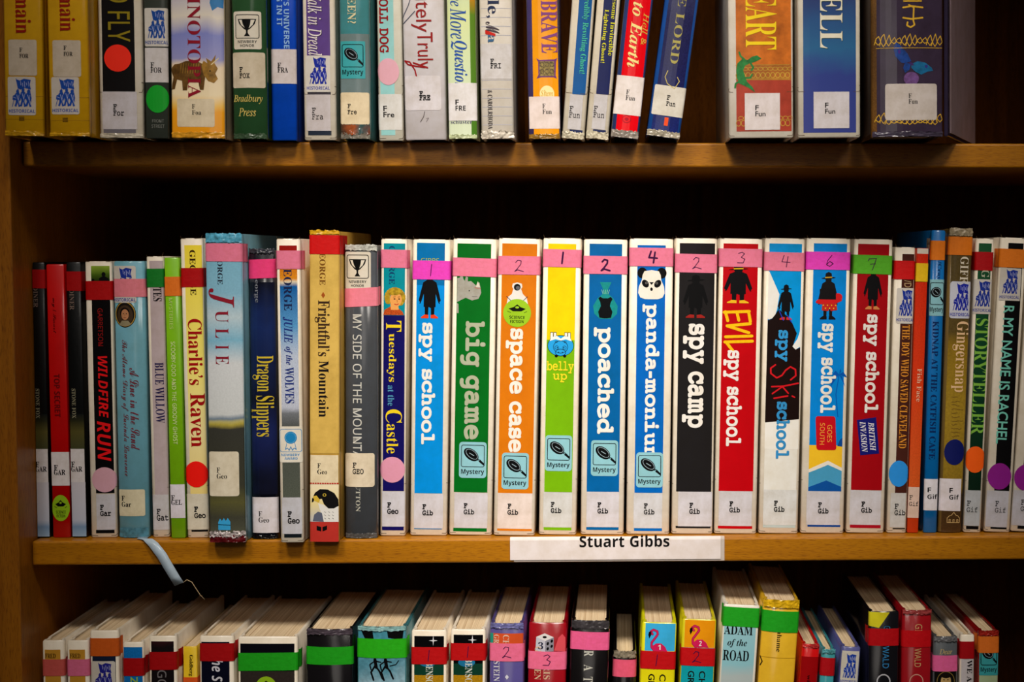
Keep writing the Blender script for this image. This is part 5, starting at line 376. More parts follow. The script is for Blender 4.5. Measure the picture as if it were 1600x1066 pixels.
    def tape(b, y0, y1, c, digit=None, dx=0, dy=0, dh=None, bold=False, slant=0, wrap=.016, ink=(58, 12, 60), lvl=4):
        a = b.acc(); h = (b.W / 2 + wrap) / b.k
        m = mat(c, .55, 0, .04, .25, 300, name='tape_paper')
        a.rect(-h, h, y0, y1, m, lvl, slant=slant); o = a.build('marker_tape', b.root)
        if digit:
            p = b.acc(); s = DIG[digit]; hh = dh or (y1 - y0) * .62; ym = (y0 + y1) / 2 + dy
            for st in s: p.stroke([(dx + (q[0] - .5) * hh * .72, ym + (q[1] - .5) * hh) for q in st], (2.8 if bold else 1.15), mat(ink, .6, 0, 0, name='pen_ink'), lvl + 1)
            p.build('handwritten_number', o)
    def text(b, s, y0, y1, x0, x1, c, font='serifb', at=None, lvl=3, name='title_lettering', shadow=None, parent=None):
        yy = y0 if at is None else at
        X0, X1 = x0 - b.xc(yy), x1 - b.xc(yy)
        m = mat(c, .45, 0.1, .03, name='printed_ink')
        a = b.acc()
        if shadow:
            a.vtext(s, font, X0 + .8, X1 + .8, y0 + .8, y1 + .8, mat(shadow, .45, .1, 0, name='printed_ink'), lvl - .5)
        a.vtext(s, font, X0, X1, y0, y1, m, lvl); return a.build(name, parent or b.root)
    def htext(b, s, x0, x1, y0, y1, c, font='serifb', lvl=3, name='title_lettering', parent=None):
        yy = (y0 + y1) / 2; a = b.acc()
        a.htext(s, font, x0 - b.xc(yy), x1 - b.xc(yy), y0, y1, mat(c, .45, .1, .03, name='printed_ink'), lvl); return a.build(name, parent or b.root)
    def label_(b, x0, x1, y0, y1, code, font='mono', c=(214, 208, 212), r=0, fx=None, fy=None, size=1.0, at=None, lvl=2, ink=(22, 18, 22), ls=1.0):
        """call-number label: F over three letters"""
        yy = (y0 + y1) / 2 if at is None else at; X0, X1 = x0 - b.xc(yy), x1 - b.xc(yy)
        a = b.acc(); m = mat(c, .5, .15, .09, .1, 90, name='label_paper')
        if r: a.rrect(X0, X1, y0, y1, r, m, lvl)
        else: a.rect(X0, X1, y0, y1, m, lvl)
        o = a.build('call_number_label', b.root)
        p = b.acc(); im = mat(ink, .5, 0, 0, name='label_ink')
        font = {'serifb': 'serifx', 'slabm': 'slab'}.get(font, font); h = 8.6 * size; w = {3: 17.5}.get(len(code), 17.5) * size
        cx = (X0 + X1) / 2 - w / 2 - 1 if fx is None else fx - b.xc(yy)
        y = (y0 + y1) / 2 - 4 if fy is None else fy
        p.htext('F', font, cx, cx + 6 * size, y - h / 2, y + h / 2, im, lvl + 1)
        yb = y + 10 * max(size, .95) * ls
        if code[1:].isupper(): p.htext(code, font, cx, cx + w, yb - h / 2, yb + h / 2, im, lvl + 1)
        else: p.htext(code, font, cx, cx + w, yb - h / 2 - (0 if 'b' not in code and 't' not in code else .6), yb + h / 2, im, lvl + 1)
        p.build('call_number', o); return o
    def dot(b, x, y, r, c, lvl=3, rx=None):
        a = b.acc(); a.ell(x - b.xc(y), y, rx or r, r, mat(c, .5, .1, .03, .05, name='sticker_paper'), lvl); return a.build('dot_sticker', b.root)
    def mystery(b, x0, x1, y0, y1, c=(140, 196, 208), lvl=2.5, rr=5):
        yy = (y0 + y1) / 2; X0, X1 = x0 - b.xc(yy), x1 - b.xc(yy); w = X1 - X0; h = y1 - y0
        a = b.acc(); a.rrect(X0, X1, y0, y1, rr, mat(c, .4, .3, .04, name='sticker_paper'), lvl); o = a.build('mystery_sticker', b.root)
        p = b.acc(); K = mat((12, 14, 18), .4, .2, 0, name='sticker_ink'); G = mat((150, 170, 180), .4, .2, 0, name='sticker_ink')
        p.frame(X0 + w * .07, X1 - w * .07, y0 + h * .08, y0 + h * .70, 3.2, 1.1, K, lvl + .6)
        cx, cy = X0 + w * .44, y0 + h * .35
        p.ell(cx, cy, w * .31, h * .145, K, lvl + .6, rot=38)
        p.ringell(cx + w * .02, cy - h * .01, w * .255, h * .105, .7, G, lvl + .9, rot=38)
        p.stroke([(cx - w * .06, cy - h * .04), (cx + w * .1, cy + h * .03)], 1.0, G, lvl + .9)
        p.stroke([(cx + w * .25, cy + h * .155), (cx + w * .29, cy + h * .13)], 1.3, K, lvl + .6)
        p.poly([(cx + w * .27, cy + h * .19), (cx + w * .32, cy + h * .13), (cx + w * .47, cy + h * .24), (cx + w * .47, cy + h * .31)], K, lvl + .6)
        p.htext('Mystery', 'sansb', X0 + w * .08, X1 - w * .08, y0 + h * .76, y0 + h * .93, K, lvl + .6)
        p.build('sticker_print', o)
    def historical(b, x0, x1, y0, y1, c=(214, 208, 200), ink=(28, 52, 150), lvl=2.5, rr=3, word='HISTORICAL'):
        yy = (y0 + y1) / 2; X0, X1 = x0 - b.xc(yy), x1 - b.xc(yy); w = X1 - X0; h = y1 - y0
        a = b.acc(); a.rrect(X0, X1, y0, y1, rr, mat(c, .4, .3, .05, name='sticker_paper'), lvl); o = a.build('history_sticker', b.root)
        p = b.acc(); K = mat(ink, .4, .2, .0, name='sticker_ink'); G = mat((190, 196, 220), .4, .2, 0, name='sticker_ink')
        q = lambda u, v: (X0 + w * u, y0 + h * v)
        L = lvl + .5
        p.poly([q(.30, .06), q(.45, .10), q(.60, .05), q(.84, .08), q(.80, .20), q(.84, .33), q(.62, .30), q(.46, .34), q(.38, .30)], K, L)
        p.stroke([q(.31, .05), q(.47, .62)], .9, K, L)
        for (u, v, s) in ((.36, .40, 1), (.56, .37, 1.1), (.75, .40, 1)):      # three marching figures
            p.ell(X0 + w * u, y0 + h * v, w * .055, h * .045, K, L)
            p.poly([q(u - .08, v + .03), q(u + .08, v + .03), q(u + .11, v + .17), q(u + .06, v + .25), q(u + .10, .78), q(u + .03, .79), q(u, v + .28), q(u - .05, .78), q(u - .12, .77), q(u - .06, v + .24), q(u - .12, v + .14)], K, L)
            p.poly([q(u - .06, v - .03), q(u + .01, v - .08), q(u + .07, v - .03)], K, L)
            p.stroke([q(u - .03, v + .07), q(u + .02, v + .2)], .7, G, L + .4)
            p.stroke([q(u + .05, v + .08), q(u + .03, v + .22), q(u + .07, v + .33)], .5, G, L + .4)
        p.poly([q(.18, .50), q(.28, .46), q(.34, .55), q(.26, .62), q(.17, .60)], K, L)      # drum
        p.stroke([q(.22, .62), q(.16, .78)], 1.1, K, L); p.stroke([q(.30, .6), q(.30, .78)], 1.1, K, L)
        for i in range(5): p.stroke([q(.47 + i * .07, .12 + (i % 2) * .04), q(.49 + i * .07, .22 + (i % 3) * .03)], .6, G, L + .4)
        p.stroke([q(.20, .53), q(.30, .56)], .6, G, L + .4); p.stroke([q(.80, .30), q(.84, .66)], .8, K, L)
        if word: p.htext(word, 'sansb', X0 + w * .03, X1 - w * .03, y0 + h * .85, y0 + h * .94, K, L)
        p.build('sticker_print', o)
    def trophy(b, x0, x1, y0, y1, c=(222, 214, 198), lvl=2.5):
        yy = (y0 + y1) / 2; X0, X1 = x0 - b.xc(yy), x1 - b.xc(yy); w = X1 - X0; h = y1 - y0
        a = b.acc(); a.rrect(X0, X1, y0, y1, 3, mat(c, .4, .3, .05, name='sticker_paper'), lvl); o = a.build('award_sticker', b.root)
        p = b.acc(); K = mat((18, 16, 16), .4, .2, 0, name='sticker_ink'); C = mat(c, .4, .3, .05, name='sticker_paper'); L = lvl + .5
        p.frame(X0 + w * .07, X1 - w * .07, y0 + h * .08, y0 + h * .72, 3.5, 1.2, K, L)
        cx = (X0 + X1) / 2; q = lambda u, v: (cx + w * u, y0 + h * v)
        p.poly([q(-.33, .2), q(.33, .2), q(.28, .33), q(.12, .46), q(.035, .5), q(.03, .57), q(.11, .66), q(-.11, .66), q(-.03, .57), q(-.035, .5), q(-.12, .46), q(-.28, .33)], K, L)
        p.poly([q(-.28, .225), q(-.18, .225), q(-.14, .34), q(-.07, .44), q(-.2, .36)], C, L + .5)
        p.poly([q(.14, .225), q(.28, .225), q(.2, .36), q(.07, .45), q(.12, .34)], C, L + .5)
        p.htext('NEWBERY', 'sansb', cx - w * .34, cx + w * .34, y0 + h * .765, y0 + h * .84, K, L)
        p.htext('HONOR', 'sansb', cx - w * .25, cx + w * .25, y0 + h * .87, y0 + h * .945, K, L)
        p.build('sticker_print', o)
    def scifi(b, x, y, rx, ry, c=(150, 196, 30), lvl=3):
        X = x - b.xc(y); a = b.acc(); a.ell(X, y, rx, ry, mat(c, .4, .3, .05, name='sticker_paper'), lvl); o = a.build('genre_sticker', b.root)
        p = b.acc(); K = mat((16, 18, 12), .4, .2, 0, name='sticker_ink'); L = lvl + .5
        p.poly([(X - rx * .62, y - ry * .3), (X - rx * .25, y - ry * .42), (X, y - ry * .62), (X + rx * .25, y - ry * .42), (X + rx * .62, y - ry * .3), (X + rx * .3, y - ry * .12), (X - rx * .3, y - ry * .12)], K, L)
        p.ell(X, y - ry * .4, rx * .14, ry * .08, mat(c, .4, .3, .05, name='sticker_paper'), L + .4)
        p.stroke([(X - rx * .7, y - ry * .12), (X - rx * .45, y - ry * .02)], .7, K, L); p.stroke([(X + rx * .7, y - ry * .12), (X + rx * .5, y - ry * .02)], .7, K, L)
        p.htext('SCIENCE', 'sansb', X - rx * .55, X + rx * .55, y + ry * .2, y + ry * .42, K, L)
        p.htext('FICTION', 'sansb', X - rx * .48, X + rx * .48, y + ry * .5, y + ry * .72, K, L)
        p.build('sticker_print', o)
    def crinkle(b, y0, y1, c, lift=.0015, amp=.0012, name='jacket_fold', seed=1, rough=.3, extra=0):
        """crumpled plastic or worn paper at the head or tail of the spine"""
        r = random.Random(seed * 97 + int(b.xcT)); z0 = b.zref - (y1 - b.yref) * b.k; z1 = b.zref - (y0 - b.yref) * b.k
        h = b.W / 2 - .0006 + extra; nx, nz = 26, 7; vs, fs = [], []
        for j in range(nz + 1):
            for i in range(nx + 1):
                s = -h + 2 * h * i / nx; x, y = b.at(s, .0004 + r.random() * amp * .6)
                vs.append((x + (r.random() - .5) * .0003, y, max(.0003, z0 + (z1 - z0) * j / nz + (r.random() - .5) * lift * .7 * (1 if j in (0, nz) else .4))))
        for j in range(nz):
            for i in range(nx): a = j * (nx + 1) + i; fs.append((a, a + 1, a + nx + 2, a + nx + 1))
        me = bpy.data.meshes.new(name); me.from_pydata(vs, [], fs); me.materials.append(c if isinstance(c, bpy.types.Material) else mat(c, rough, .9, .25, 0, 200, name='crumpled_film'))
        for f in me.polygons: f.use_smooth = True
        return link(name, me, b.root)
    def wear(b):
        """little cracks where the binding bends at head and tail"""
        a = b.acc(); K = mat((92, 72, 48), .8, 0, .2, name='scuffed_edge'); h = b.half(); r = random.Random(int(b.xcB))
        for yy, sg in ((b.yB - 1.5, 1), (b.yT + 2 if b.row != 'top' else b.yB - 70, -1)):
            for sx in (-1, 1):
                x = sx * (h - .6)
                a.stroke([(x + sx * 1.5, yy - 4 - r.random() * 4), (x - sx * 1.2, yy - 2), (x - sx * (5 + r.random() * 6), yy - 1.2 - r.random())], .7, K, 1.4)
        y = b.yB - 88 + r.random() * 10
        a.stroke([(h - 2, y), (h + 3, y + .5)], .6, K, 1.4); a.stroke([(-h + 1.5, y + 3), (-h - 3, y + 3)], .6, K, 1.4)
        a.build('edge_wear', b.root)['kind'] = 'stuff'

DIG = {'1': [[(.55, 0), (.42, 1)]], '2': [[(.1, .22), (.35, .02), (.75, .08), (.72, .36), (.3, .78), (.0, 1), (.35, .86), (1.05, 1)]],
       '3': [[(.1, .12), (.55, 0), (.85, .15), (.45, .45), (.9, .62), (.7, .95), (0, .95)]], '4': [[(.3, 0), (.05, .55), (1.05, .6)], [(.78, .08), (.6, 1)]],
       '6': [[(.75, 0), (.25, .45), (.1, .85), (.5, 1), (.95, .75), (.5, .55), (.15, .8)]], '7': [[(0, .22), (.08, .05), (.95, 0), (.5, 1)], [(.25, .5), (.85, .45)]]}

class Acc:
    """collects flat print in spine coordinates (px from the spine's centre line, photo y) and lays it on the book"""
    def __init__(a, b): a.b = b; a.v = []; a.f = []; a.mi = []; a.m = []; a.n = 0.0
    def _m(a, m):
        if m not in a.m: a.m.append(m)
        return a.m.index(m)
    def add(a, vs, fs, m, lvl):
        n = len(a.v); k = a._m(m); a.n += .004; lvl += a.n; a.v += [(p[0], p[1], lvl + (p[2] if len(p) > 2 else 0)) for p in vs]
        for f in fs: a.f.append(tuple(i + n for i in f)); a.mi.append(k)
    def rect(a, x0, x1, y0, y1, m, lvl, slant=0):
        sx = slant / max(1e-6, x1 - x0)
        a.add([(x0, y1), (x1, y1 + slant), (x1, y0 + slant), (x0, y0)], [(0, 1, 2, 3)], m, lvl)
    def poly(a, pts, m, lvl):
        t = tessellate_polygon([[Vector((x, y, 0)) for x, y in pts]]); a.add(pts, [tuple(q) for q in t], m, lvl)
    def rrect(a, x0, x1, y0, y1, r, m, lvl):
        a.poly(rr_pts(x0, x1, y0, y1, r), m, lvl)
    def frame(a, x0, x1, y0, y1, r, w, m, lvl):
        o = rr_pts(x0, x1, y0, y1, r); i = rr_pts(x0 + w, x1 - w, y0 + w, y1 - w, max(.3, r - w)); n = len(o)
        a.add(o + i, [(j, (j + 1) % n, n + (j + 1) % n, n + j) for j in range(n)], m, lvl)
    def ell(a, cx, cy, rx, ry, m, lvl, rot=0, n=28):
        c, s = math.cos(math.radians(rot)), math.sin(math.radians(rot))
        pts = [(cx + rx * math.cos(t) * c - ry * math.sin(t) * s, cy + rx * math.cos(t) * s + ry * math.sin(t) * c) for t in (2 * math.pi * i / n for i in range(n))]
        a.add(pts + [(cx, cy)], [(i, (i + 1) % n, n) for i in range(n)], m, lvl)
    def ringell(a, cx, cy, rx, ry, w, m, lvl, rot=0, n=28):
        c, s = math.cos(math.radians(rot)), math.sin(math.radians(rot)); pts = []
        for q in (0, w):
            pts += [(cx + (rx - q) * math.cos(t) * c - (ry - q) * math.sin(t) * s, cy + (rx - q) * math.cos(t) * s + (ry - q) * math.sin(t) * c) for t in (2 * math.pi * i / n for i in range(n))]
        a.add(pts, [(i, (i + 1) % n, n + (i + 1) % n, n + i) for i in range(n)], m, lvl)
    def stroke(a, pts, w, m, lvl):
        for (x0, y0), (x1, y1) in zip(pts, pts[1:]):
            d = math.hypot(x1 - x0, y1 - y0) or 1; nx, ny = -(y1 - y0) / d * w / 2, (x1 - x0) / d * w / 2
            a.add([(x0 + nx, y0 + ny), (x1 + nx, y1 + ny), (x1 - nx, y1 - ny), (x0 - nx, y0 - ny)], [(0, 1, 2, 3)], m, lvl)
        for x, y in pts: a.ell(x, y, w / 2, w / 2, m, lvl, n=7)
    def _bb(a, v):
        xs = [p[0] for p in v]; ys = [p[1] for p in v]; return min(xs), max(xs), min(ys), max(ys)
    def htext(a, s, font, x0, x1, y0, y1, m, lvl):
        v, f = glyphs(s, font)
        if not v: return
        b = a._bb(v); sx = (x1 - x0) / (b[1] - b[0]); sy = (y1 - y0) / (b[3] - b[2])
        a.add([(x0 + (p[0] - b[0]) * sx, y1 - (p[1] - b[2]) * sy, p[2]) for p in v], f, m, lvl)
    def vtext(a, s, font, x0, x1, y0, y1, m, lvl):       # reads downwards, letters' tops to the right
        v, f = glyphs(s, font)
        if not v: return
        b = a._bb(v); sx = (y1 - y0) / (b[1] - b[0]); sy = (x1 - x0) / (b[3] - b[2])
        a.add([(x0 + (p[1] - b[2]) * sy, y0 + (p[0] - b[0]) * sx, p[2]) for p in v], f, m, lvl)
    def build(a, name, parent):
        b = a.b; bm = bmesh.new(); vv = [bm.verts.new((x * b.k, (y - b.yref), l)) for x, y, l in a.v]
        for f, k in zip(a.f, a.mi):
            try: q = bm.faces.new([vv[i] for i in f]); q.material_index = k
            except ValueError: pass
        lo = min(v.co.x for v in bm.verts); hi = max(v.co.x for v in bm.verts)
        for s in b.s:
            if lo < s < hi: bmesh.ops.bisect_plane(bm, geom=bm.verts[:] + bm.edges[:] + bm.faces[:], plane_co=(s, 0, 0), plane_no=(1, 0, 0), dist=1e-7)
        for v in bm.verts:
            x, y = b.at(v.co.x, v.co.z * .00009); z = b.zref - v.co.y * b.k; v.co = (x, y, z)
        bm.normal_update()
        for f in bm.faces:
            c = f.calc_center_median(); x = c.x
            out = Vector((0, -1, 0)) if abs(x) < b.W / 2 - .0016 else Vector((math.copysign(1, x), -.6, 0))
            if f.normal.dot(out) < 0: f.normal_flip()
        o = bmobj(name, bm, a.m, parent)
        return o
def rr_pts(x0, x1, y0, y1, r):
    p = []
    for cx, cy, t0 in ((x1 - r, y1 - r, 0), (x0 + r, y1 - r, 90), (x0 + r, y0 + r, 180), (x1 - r, y0 + r, 270)):
        for i in range(5): t = math.radians(t0 + i * 22.5); p.append((cx + r * math.cos(t), cy + r * math.sin(t)))
    return p
# ================================================================== middle shelf
WH = (236, 226, 208); LB = (208, 204, 210); RED = (178, 0, 4); PNK = (226, 120, 150); HOT = (222, 48, 176); BLK = (14, 12, 16)
INK = mat((10, 9, 12), .5, .1, 0, name='printed_ink')
def P(b, at): return lambda x, y: (x - b.xc(at if at else y), y)

def spy(b, x, y0, y1, w, shoes=None, hat=True, coat=(12, 11, 16), hatband=None, y_legs=None, snow=False):
    """small printed figure in a long coat and hat, seen from behind"""
    X = x - b.xc((y0 + y1) / 2); h = y1 - y0; p = b.acc(); K = mat(coat, .5, .1, 0, name='printed_ink'); q = lambda u, v: (X + u * w, y0 + v * h)
    if hat:
        p.ell(X, y0 + h * .12, w * .34, h * .018, K, 2.4, rot=-4)
        p.poly([q(-.17, .12), q(-.14, .02), q(0, -.01), q(.14, .02), q(.17, .12)], K, 2.4)
        p.ell(X, y0 + h * .15, w * .15, h * .07, K, 2.4)
        if hatband: p.poly([q(-.17, .10), q(.17, .09), q(.17, .115), q(-.17, .125)], mat(hatband, .5, .1, 0), 2.7)
    p.poly([q(-.13, .19), q(.13, .19), q(.30, .24), q(.40, .42), q(.50, .62), q(.44, .66), q(.47, .69), q(.42, .69), q(.36, .62), q(.27, .48), q(.27, .76), q(.03, .78), q(-.03, .76), q(-.27, .76), q(-.27, .48), q(-.36, .62), q(-.42, .69), q(-.47, .69), q(-.44, .66), q(-.50, .62), q(-.40, .42), q(-.30, .24)], K, 2.4)
    for s in (-1, 1):
        p.poly([q(s * .05, .74), q(s * .22, .74), q(s * .21, .96), q(s * .07, .96)], K, 2.4)
        p.poly([q(s * .05, .93), q(s * .22, .92), q(s * .38, .975), q(s * .38, 1.0), q(s * .05, 1.0)], mat(shoes or coat, .5, .1, 0), 2.7)
    return p.build('cover_figure', b.root)

# --- the dark thin paperbacks at the left end
def stone(geo, tape, lab, label, tx):
    b = Book('mid', geo, label, (8, 11, 14), 'box', 'paperback_book', .125, rough=.35, coat=.15)
    a = b.acc(); h = b.half()
    b.panel(0, 1, geo[2] + 235, lab[0], ramp([(0, (66, 68, 40)), (.5, (84, 78, 36)), (.8, (40, 40, 22)), (1, (14, 18, 20))], .05, 60), u=True)
    b.panel(0, 1, lab[1], geo[5] - 2, ramp([(0, (150, 178, 205)), (.18, (120, 150, 185)), (.3, (190, 196, 212)), (.6, (200, 200, 212)), (1, (205, 200, 208))], .03, 90), u=True)
    b.tape(tape[0], tape[1], (170, 0, 4), slant=1)
    b.text('GARDINER', tape[1] - 24, tape[1] + 30, tx, tx + 7, (130, 110, 100), 'serif', name='author_lettering')
    b.text('STONE FOX', 606, 652, tx + 4, tx + 10, (150, 146, 120), 'serif')
    b.label_(0, 0, 0, 0, 'GAR') if False else None
    o = b.label_(b.xc(lab[0]) - h, b.xc(lab[0]) + h, lab[0], lab[1], 'GAR', 'serifb', (226, 220, 222), size=.98, fy=lab[0] + 24, ls=.75, lvl=1.5)
    return b
stone((49, 70, 410.5, 58, 77.5, 839), (421, 450), (700, 752), 'thin black paperback with red tape, nearest the left upright', 51.5)
b = Book('mid', (71.5, 99.7, 413.5, 82, 111, 838.6), 'thin bright red paperback with a lime science fiction sticker near its foot', (196, 6, 8), 'box', 'paperback_book', .125, rough=.3, coat=.5)
b.text('my / Smart', 465, 520, 81, 88, (70, 0, 4), 'script', name='author_lettering', at=490)
b.text('TOP SECRET', 583, 650, 84, 93, (110, 6, 10), 'sansb')
b.label_(79, 108, 704.5, 757, 'GAR', 'serifb', (232, 226, 228), fy=729, ls=.72, at=705)
b.scifi(95, 792, 13.5, 20.5)
stone((102, 126.6, 410, 112.6, 135, 839), (424, 454), (700, 752), 'thin black paperback with red tape, right of the red paperback', 108)

b = Book('mid', (131, 174.7, 409, 142, 183, 836), 'white-edged black spine with slanted red capitals and a pale pink dot', WH)
b.panel(.235, .93, 416, 440, ramp([(0, (14, 20, 8)), (.45, (70, 100, 20)), (1, (150, 180, 60))], .2, 70), u=True)
p = b.acc(); q = P(b, 425)
for x, y, s in ((161.5, 429, 1.0), (145.5, 438, .7)):
    p.ell(x - b.xc(y), y, 3 * s, 3.6 * s, INK, 2); p.poly([q(x - 7 * s, y + 14), q(x - 7 * s, y + 6), q(x - 2, y + 3), q(x + 2, y + 3), q(x + 7 * s, y + 6), q(x + 8 * s, y + 14)], INK, 2)
p.build('cover_figure', b.root)
b.panel(.235, .93, 468, 767, (12, 8, 12), u=True)
b.tape(439, 468, RED)
b.text('GARRETSON', 481, 539, 152.5, 160, (150, 22, 20), 'sans', name='author_lettering')
b.text('WILDFIRE', 554.6, 650, 153, 167, (232, 20, 26), 'sansi')
b.text('RUN', 655, 717, 151.5, 172, (232, 20, 26), 'sansi')
b.label_(151, 179.5, 768.5, 824, 'Gar', 'slabm', (204, 202, 210), fx=156.6, fy=789, size=.95)
b.panel(.2, .9, 824, 829.5, BLK, u=True); b.dot(163.5, 746, 19.5, (214, 164, 180)); b.wear()

b = Book('mid', (175.2, 224, 408.8, 184, 233.5, 841), 'rounded teal book with an oval portrait and a pale ribbon hanging from its foot', (110, 170, 190), 'round', rough=.4, coat=.6, bulge=.003)
b.historical(175.5, 212, 416, 473, word='')
b.htext('HISTORICAL', 176, 211.5, 466, 471, (28, 52, 150), 'sansb', lvl=4)
b.tape(436, 464, (232, 130, 145))
a = b.acc(); X = 195 - b.xc(491)
a.ell(X, 491, 17, 20.5, mat((48, 38, 26), .5, .2), 1.2); a.ringell(X, 491, 16, 19.3, 1.2, mat((190, 150, 60), .5, .2), 1.6)
a.ell(X, 493, 12.5, 16, mat((70, 52, 34), .5, .2), 1.6); a.poly([(X - 10, 508), (X - 5, 501), (X + 5, 501), (X + 10, 507), (X, 510)], mat((150, 140, 110), .5, .2), 1.9)
a.ell(X, 489, 7.6, 8.5, mat((34, 22, 18), .5, .2), 1.9); a.ell(X + .3, 491.5, 6, 8.3, mat((198, 138, 96), .5, .2), 2.2)
for s in (-1, 1): a.ell(X + .3 + s * 2.4, 490.2, 1, .6, INK, 2.5)
a.stroke([(X + .3, 491), (X + .1, 494)], .5, mat((150, 90, 60), .5, .2), 2.5); a.stroke([(X - 1.6, 496.4), (X + 2, 496.4)], .7, mat((130, 50, 40), .5, .2), 2.5)
a.build('portrait_print', b.root)
b.text('The Alamo Diary of Lucinda Lawrence', 531, 744, 186.5, 199, (120, 52, 60), 'scriptl')
b.text('A Line in the Sand', 574.6, 703, 202, 216, (120, 42, 56), 'script')
b.label_(184, 226, 765, 807, 'Gar', 'serifb', (224, 214, 182), r=3, fx=189, fy=779, size=.92)
b.crinkle(826, 841.5, (84, 140, 160), amp=.001, rough=.3)
RIB = b

b = Book('mid', (227, 255.6, 401, 238.6, 265, 836), 'slim grey-pink spine with green tape and tall navy capitals', WH)
b.panel(.19, 1.0, 408, 824, (196, 178, 182), u=True, grime=.08)
b.tape(420, 448.4, (14, 122, 36))
b.text('TES', 449, 470, 239, 252, (30, 24, 40), 'serif', name='author_lettering')
b.text('BLUE WILLOW', 564.5, 658, 242, 255.5, (36, 30, 84), 'serif', at=580)
b.label_(238.8, 263.5, 769.5, 824.6, 'Gat', 'mono', (208, 204, 208), fx=245, fy=796, size=1.0, at=800); b.wear()

b = Book('mid', (256.4, 279, 403, 266.5, 291, 841.7), 'thin lime green paperback with orange tape and thin white capitals', (126, 190, 20), 'box', 'paperback_book', .12, rough=.3, coat=.5)
b.tape(432.7, 462.5, (232, 118, 30))
b.text('MYSTERIES', 466, 514, 264, 269.5, (190, 220, 120), 'sans', name='author_lettering')
b.text('SCOOBY-DOO AND THE GROOVY GHOST', 533.5, 694, 267, 273.5, (226, 240, 170), 'sans')
b.label_(264.5, 288.5, 757, 810, 'GEL', 'serifb', (232, 226, 236), fx=267, fy=778, size=.95, ls=.75, at=760)

b = Book('mid', (280, 316.6, 373, 292.7, 326.7, 841), 'white-bound yellow spine with red lettering, red tape and a scarlet dot', WH)
b.panel(.19, .97, 383.5, 772, ramp([(0, (240, 214, 130)), (.25, (244, 226, 160)), (.5, (250, 232, 120)), (1, (246, 222, 60))], .03), u=True)
b.text('GEORGE', 391, 461, 296, 305, (60, 40, 10), 'serifb', name='author_lettering')
b.tape(419, 448.5, RED)
b.text('Charlie’s', 498, 601, 294.5, 316, (166, 10, 14), 'serifb', at=550); b.text('Raven', 614, 698, 297.5, 320, (166, 10, 14), 'serifb', at=640)
b.label_(291.5, 326, 771.8, 828, 'Geo', 'slabm', (226, 218, 198), fx=303.6, fy=796, size=1.0, at=800)
b.panel(.2, .95, 828.5, 831.5, BLK, u=True); b.dot(306.8, 741, 20.5, (250, 20, 6), rx=18.5); b.wear()

b = Book('mid', (317.5, 379, 366, 327.6, 383, 847), 'tall sky-blue spine with wide red capitals, dark meadow art and torn foot', (120, 170, 190), 'round', rough=.35, coat=.7, bulge=.002, depth=.145, Y=-.011)
b.panel(0.0, 1.0, 374, 835, ramp([(0, (84, 86, 70)), (.06, (66, 66, 54)), (.11, (92, 90, 50)), (.17, (60, 60, 48)), (.36, (56, 56, 50)), (.375, (180, 165, 70)), (.385, (190, 180, 110)), (.395, (110, 130, 150)), (.41, (210, 214, 214)), (.58, (214, 218, 220)), (.66, (126, 184, 210)), (.74, (190, 210, 218)), (.82, (132, 184, 208)), (1, (120, 180, 204))], .012, 50, speck=.08), u=True)
b.crinkle(365, 379, mat((96, 186, 220), .3, .8, .3, 0, 220, name='crumpled_film'), amp=.0015)
b.text('GEORGE', 388, 444, 340, 348, (38, 44, 60), 'serif', at=430, name='author_lettering')
b.tape(380, 408, PNK, slant=1)
b.text('J', 450, 480, 325.5, 365, (140, 26, 44), 'ital', at=460)
for c, y0, y1 in (('U', 484, 503), ('L', 512, 527), ('I', 538, 544.5), ('E', 554, 568)):
    b.text(c, y0, y1, 336.5, 356.5, (140, 30, 48), 'serifl', at=500)
a = b.acc(); q = P(b, 820); a.poly([q(341, 827), q(341, 815), q(344, 809), q(347, 813), q(350, 808), q(353, 813), q(356, 808), q(360, 814), q(360, 827)], mat((60, 170, 230), .4, .2), 2); a.stroke([q(341, 818.5), q(360, 819.5)], 1.1, INK, 2.6); a.build('publisher_mark', b.root)
b.label_(325.5, 373, 704, 774, 'Geo', 'serif', (226, 216, 192), r=4, fx=338.5, fy=733, size=.92, at=740)
b.crinkle(829, 838, (208, 196, 196), amp=.003, lift=.004, name='torn_jacket_foot'); b.crinkle(835, 848, (96, 16, 24), amp=.002, lift=.002, name='torn_jacket_foot')

b = Book('mid', (387.5, 429, 391, 392.5, 436.2, 834), 'navy-black spine with narrow gold lettering and slanted hot pink tape', (20, 24, 48), 'round', rough=.25, coat=.9, bulge=.002, Y=.003)
b.panel(.0, 1, 440, 765, ramp([(0, (12, 14, 30)), (.3, (24, 34, 84)), (.45, (14, 16, 34)), (.8, (22, 40, 90)), (1, (12, 14, 28))], .2, 30, coat=.9, rough=.25), u=True)
b.text('George', 425, 471, 397, 405, (120, 124, 134), 'serif', name='author_lettering', at=450)
b.tape(407, 435.8, (232, 60, 124), slant=-3.5)
b.text('Dragon', 552, 607, 394, 426, (206, 180, 50), 'serif'); b.text('Slippers', 613.5, 676, 393, 428, (206, 180, 50), 'serif', at=640)
b.label_(392.3, 435.6, 769.5, 824.6, 'Geo', 'serif', (226, 220, 226), fx=404, fy=795, size=.92, at=800)
b.crinkle(389, 396, (60, 64, 74), amp=.0014, rough=.12); b.crinkle(828, 834.5, (26, 26, 34), amp=.0012, rough=.12)

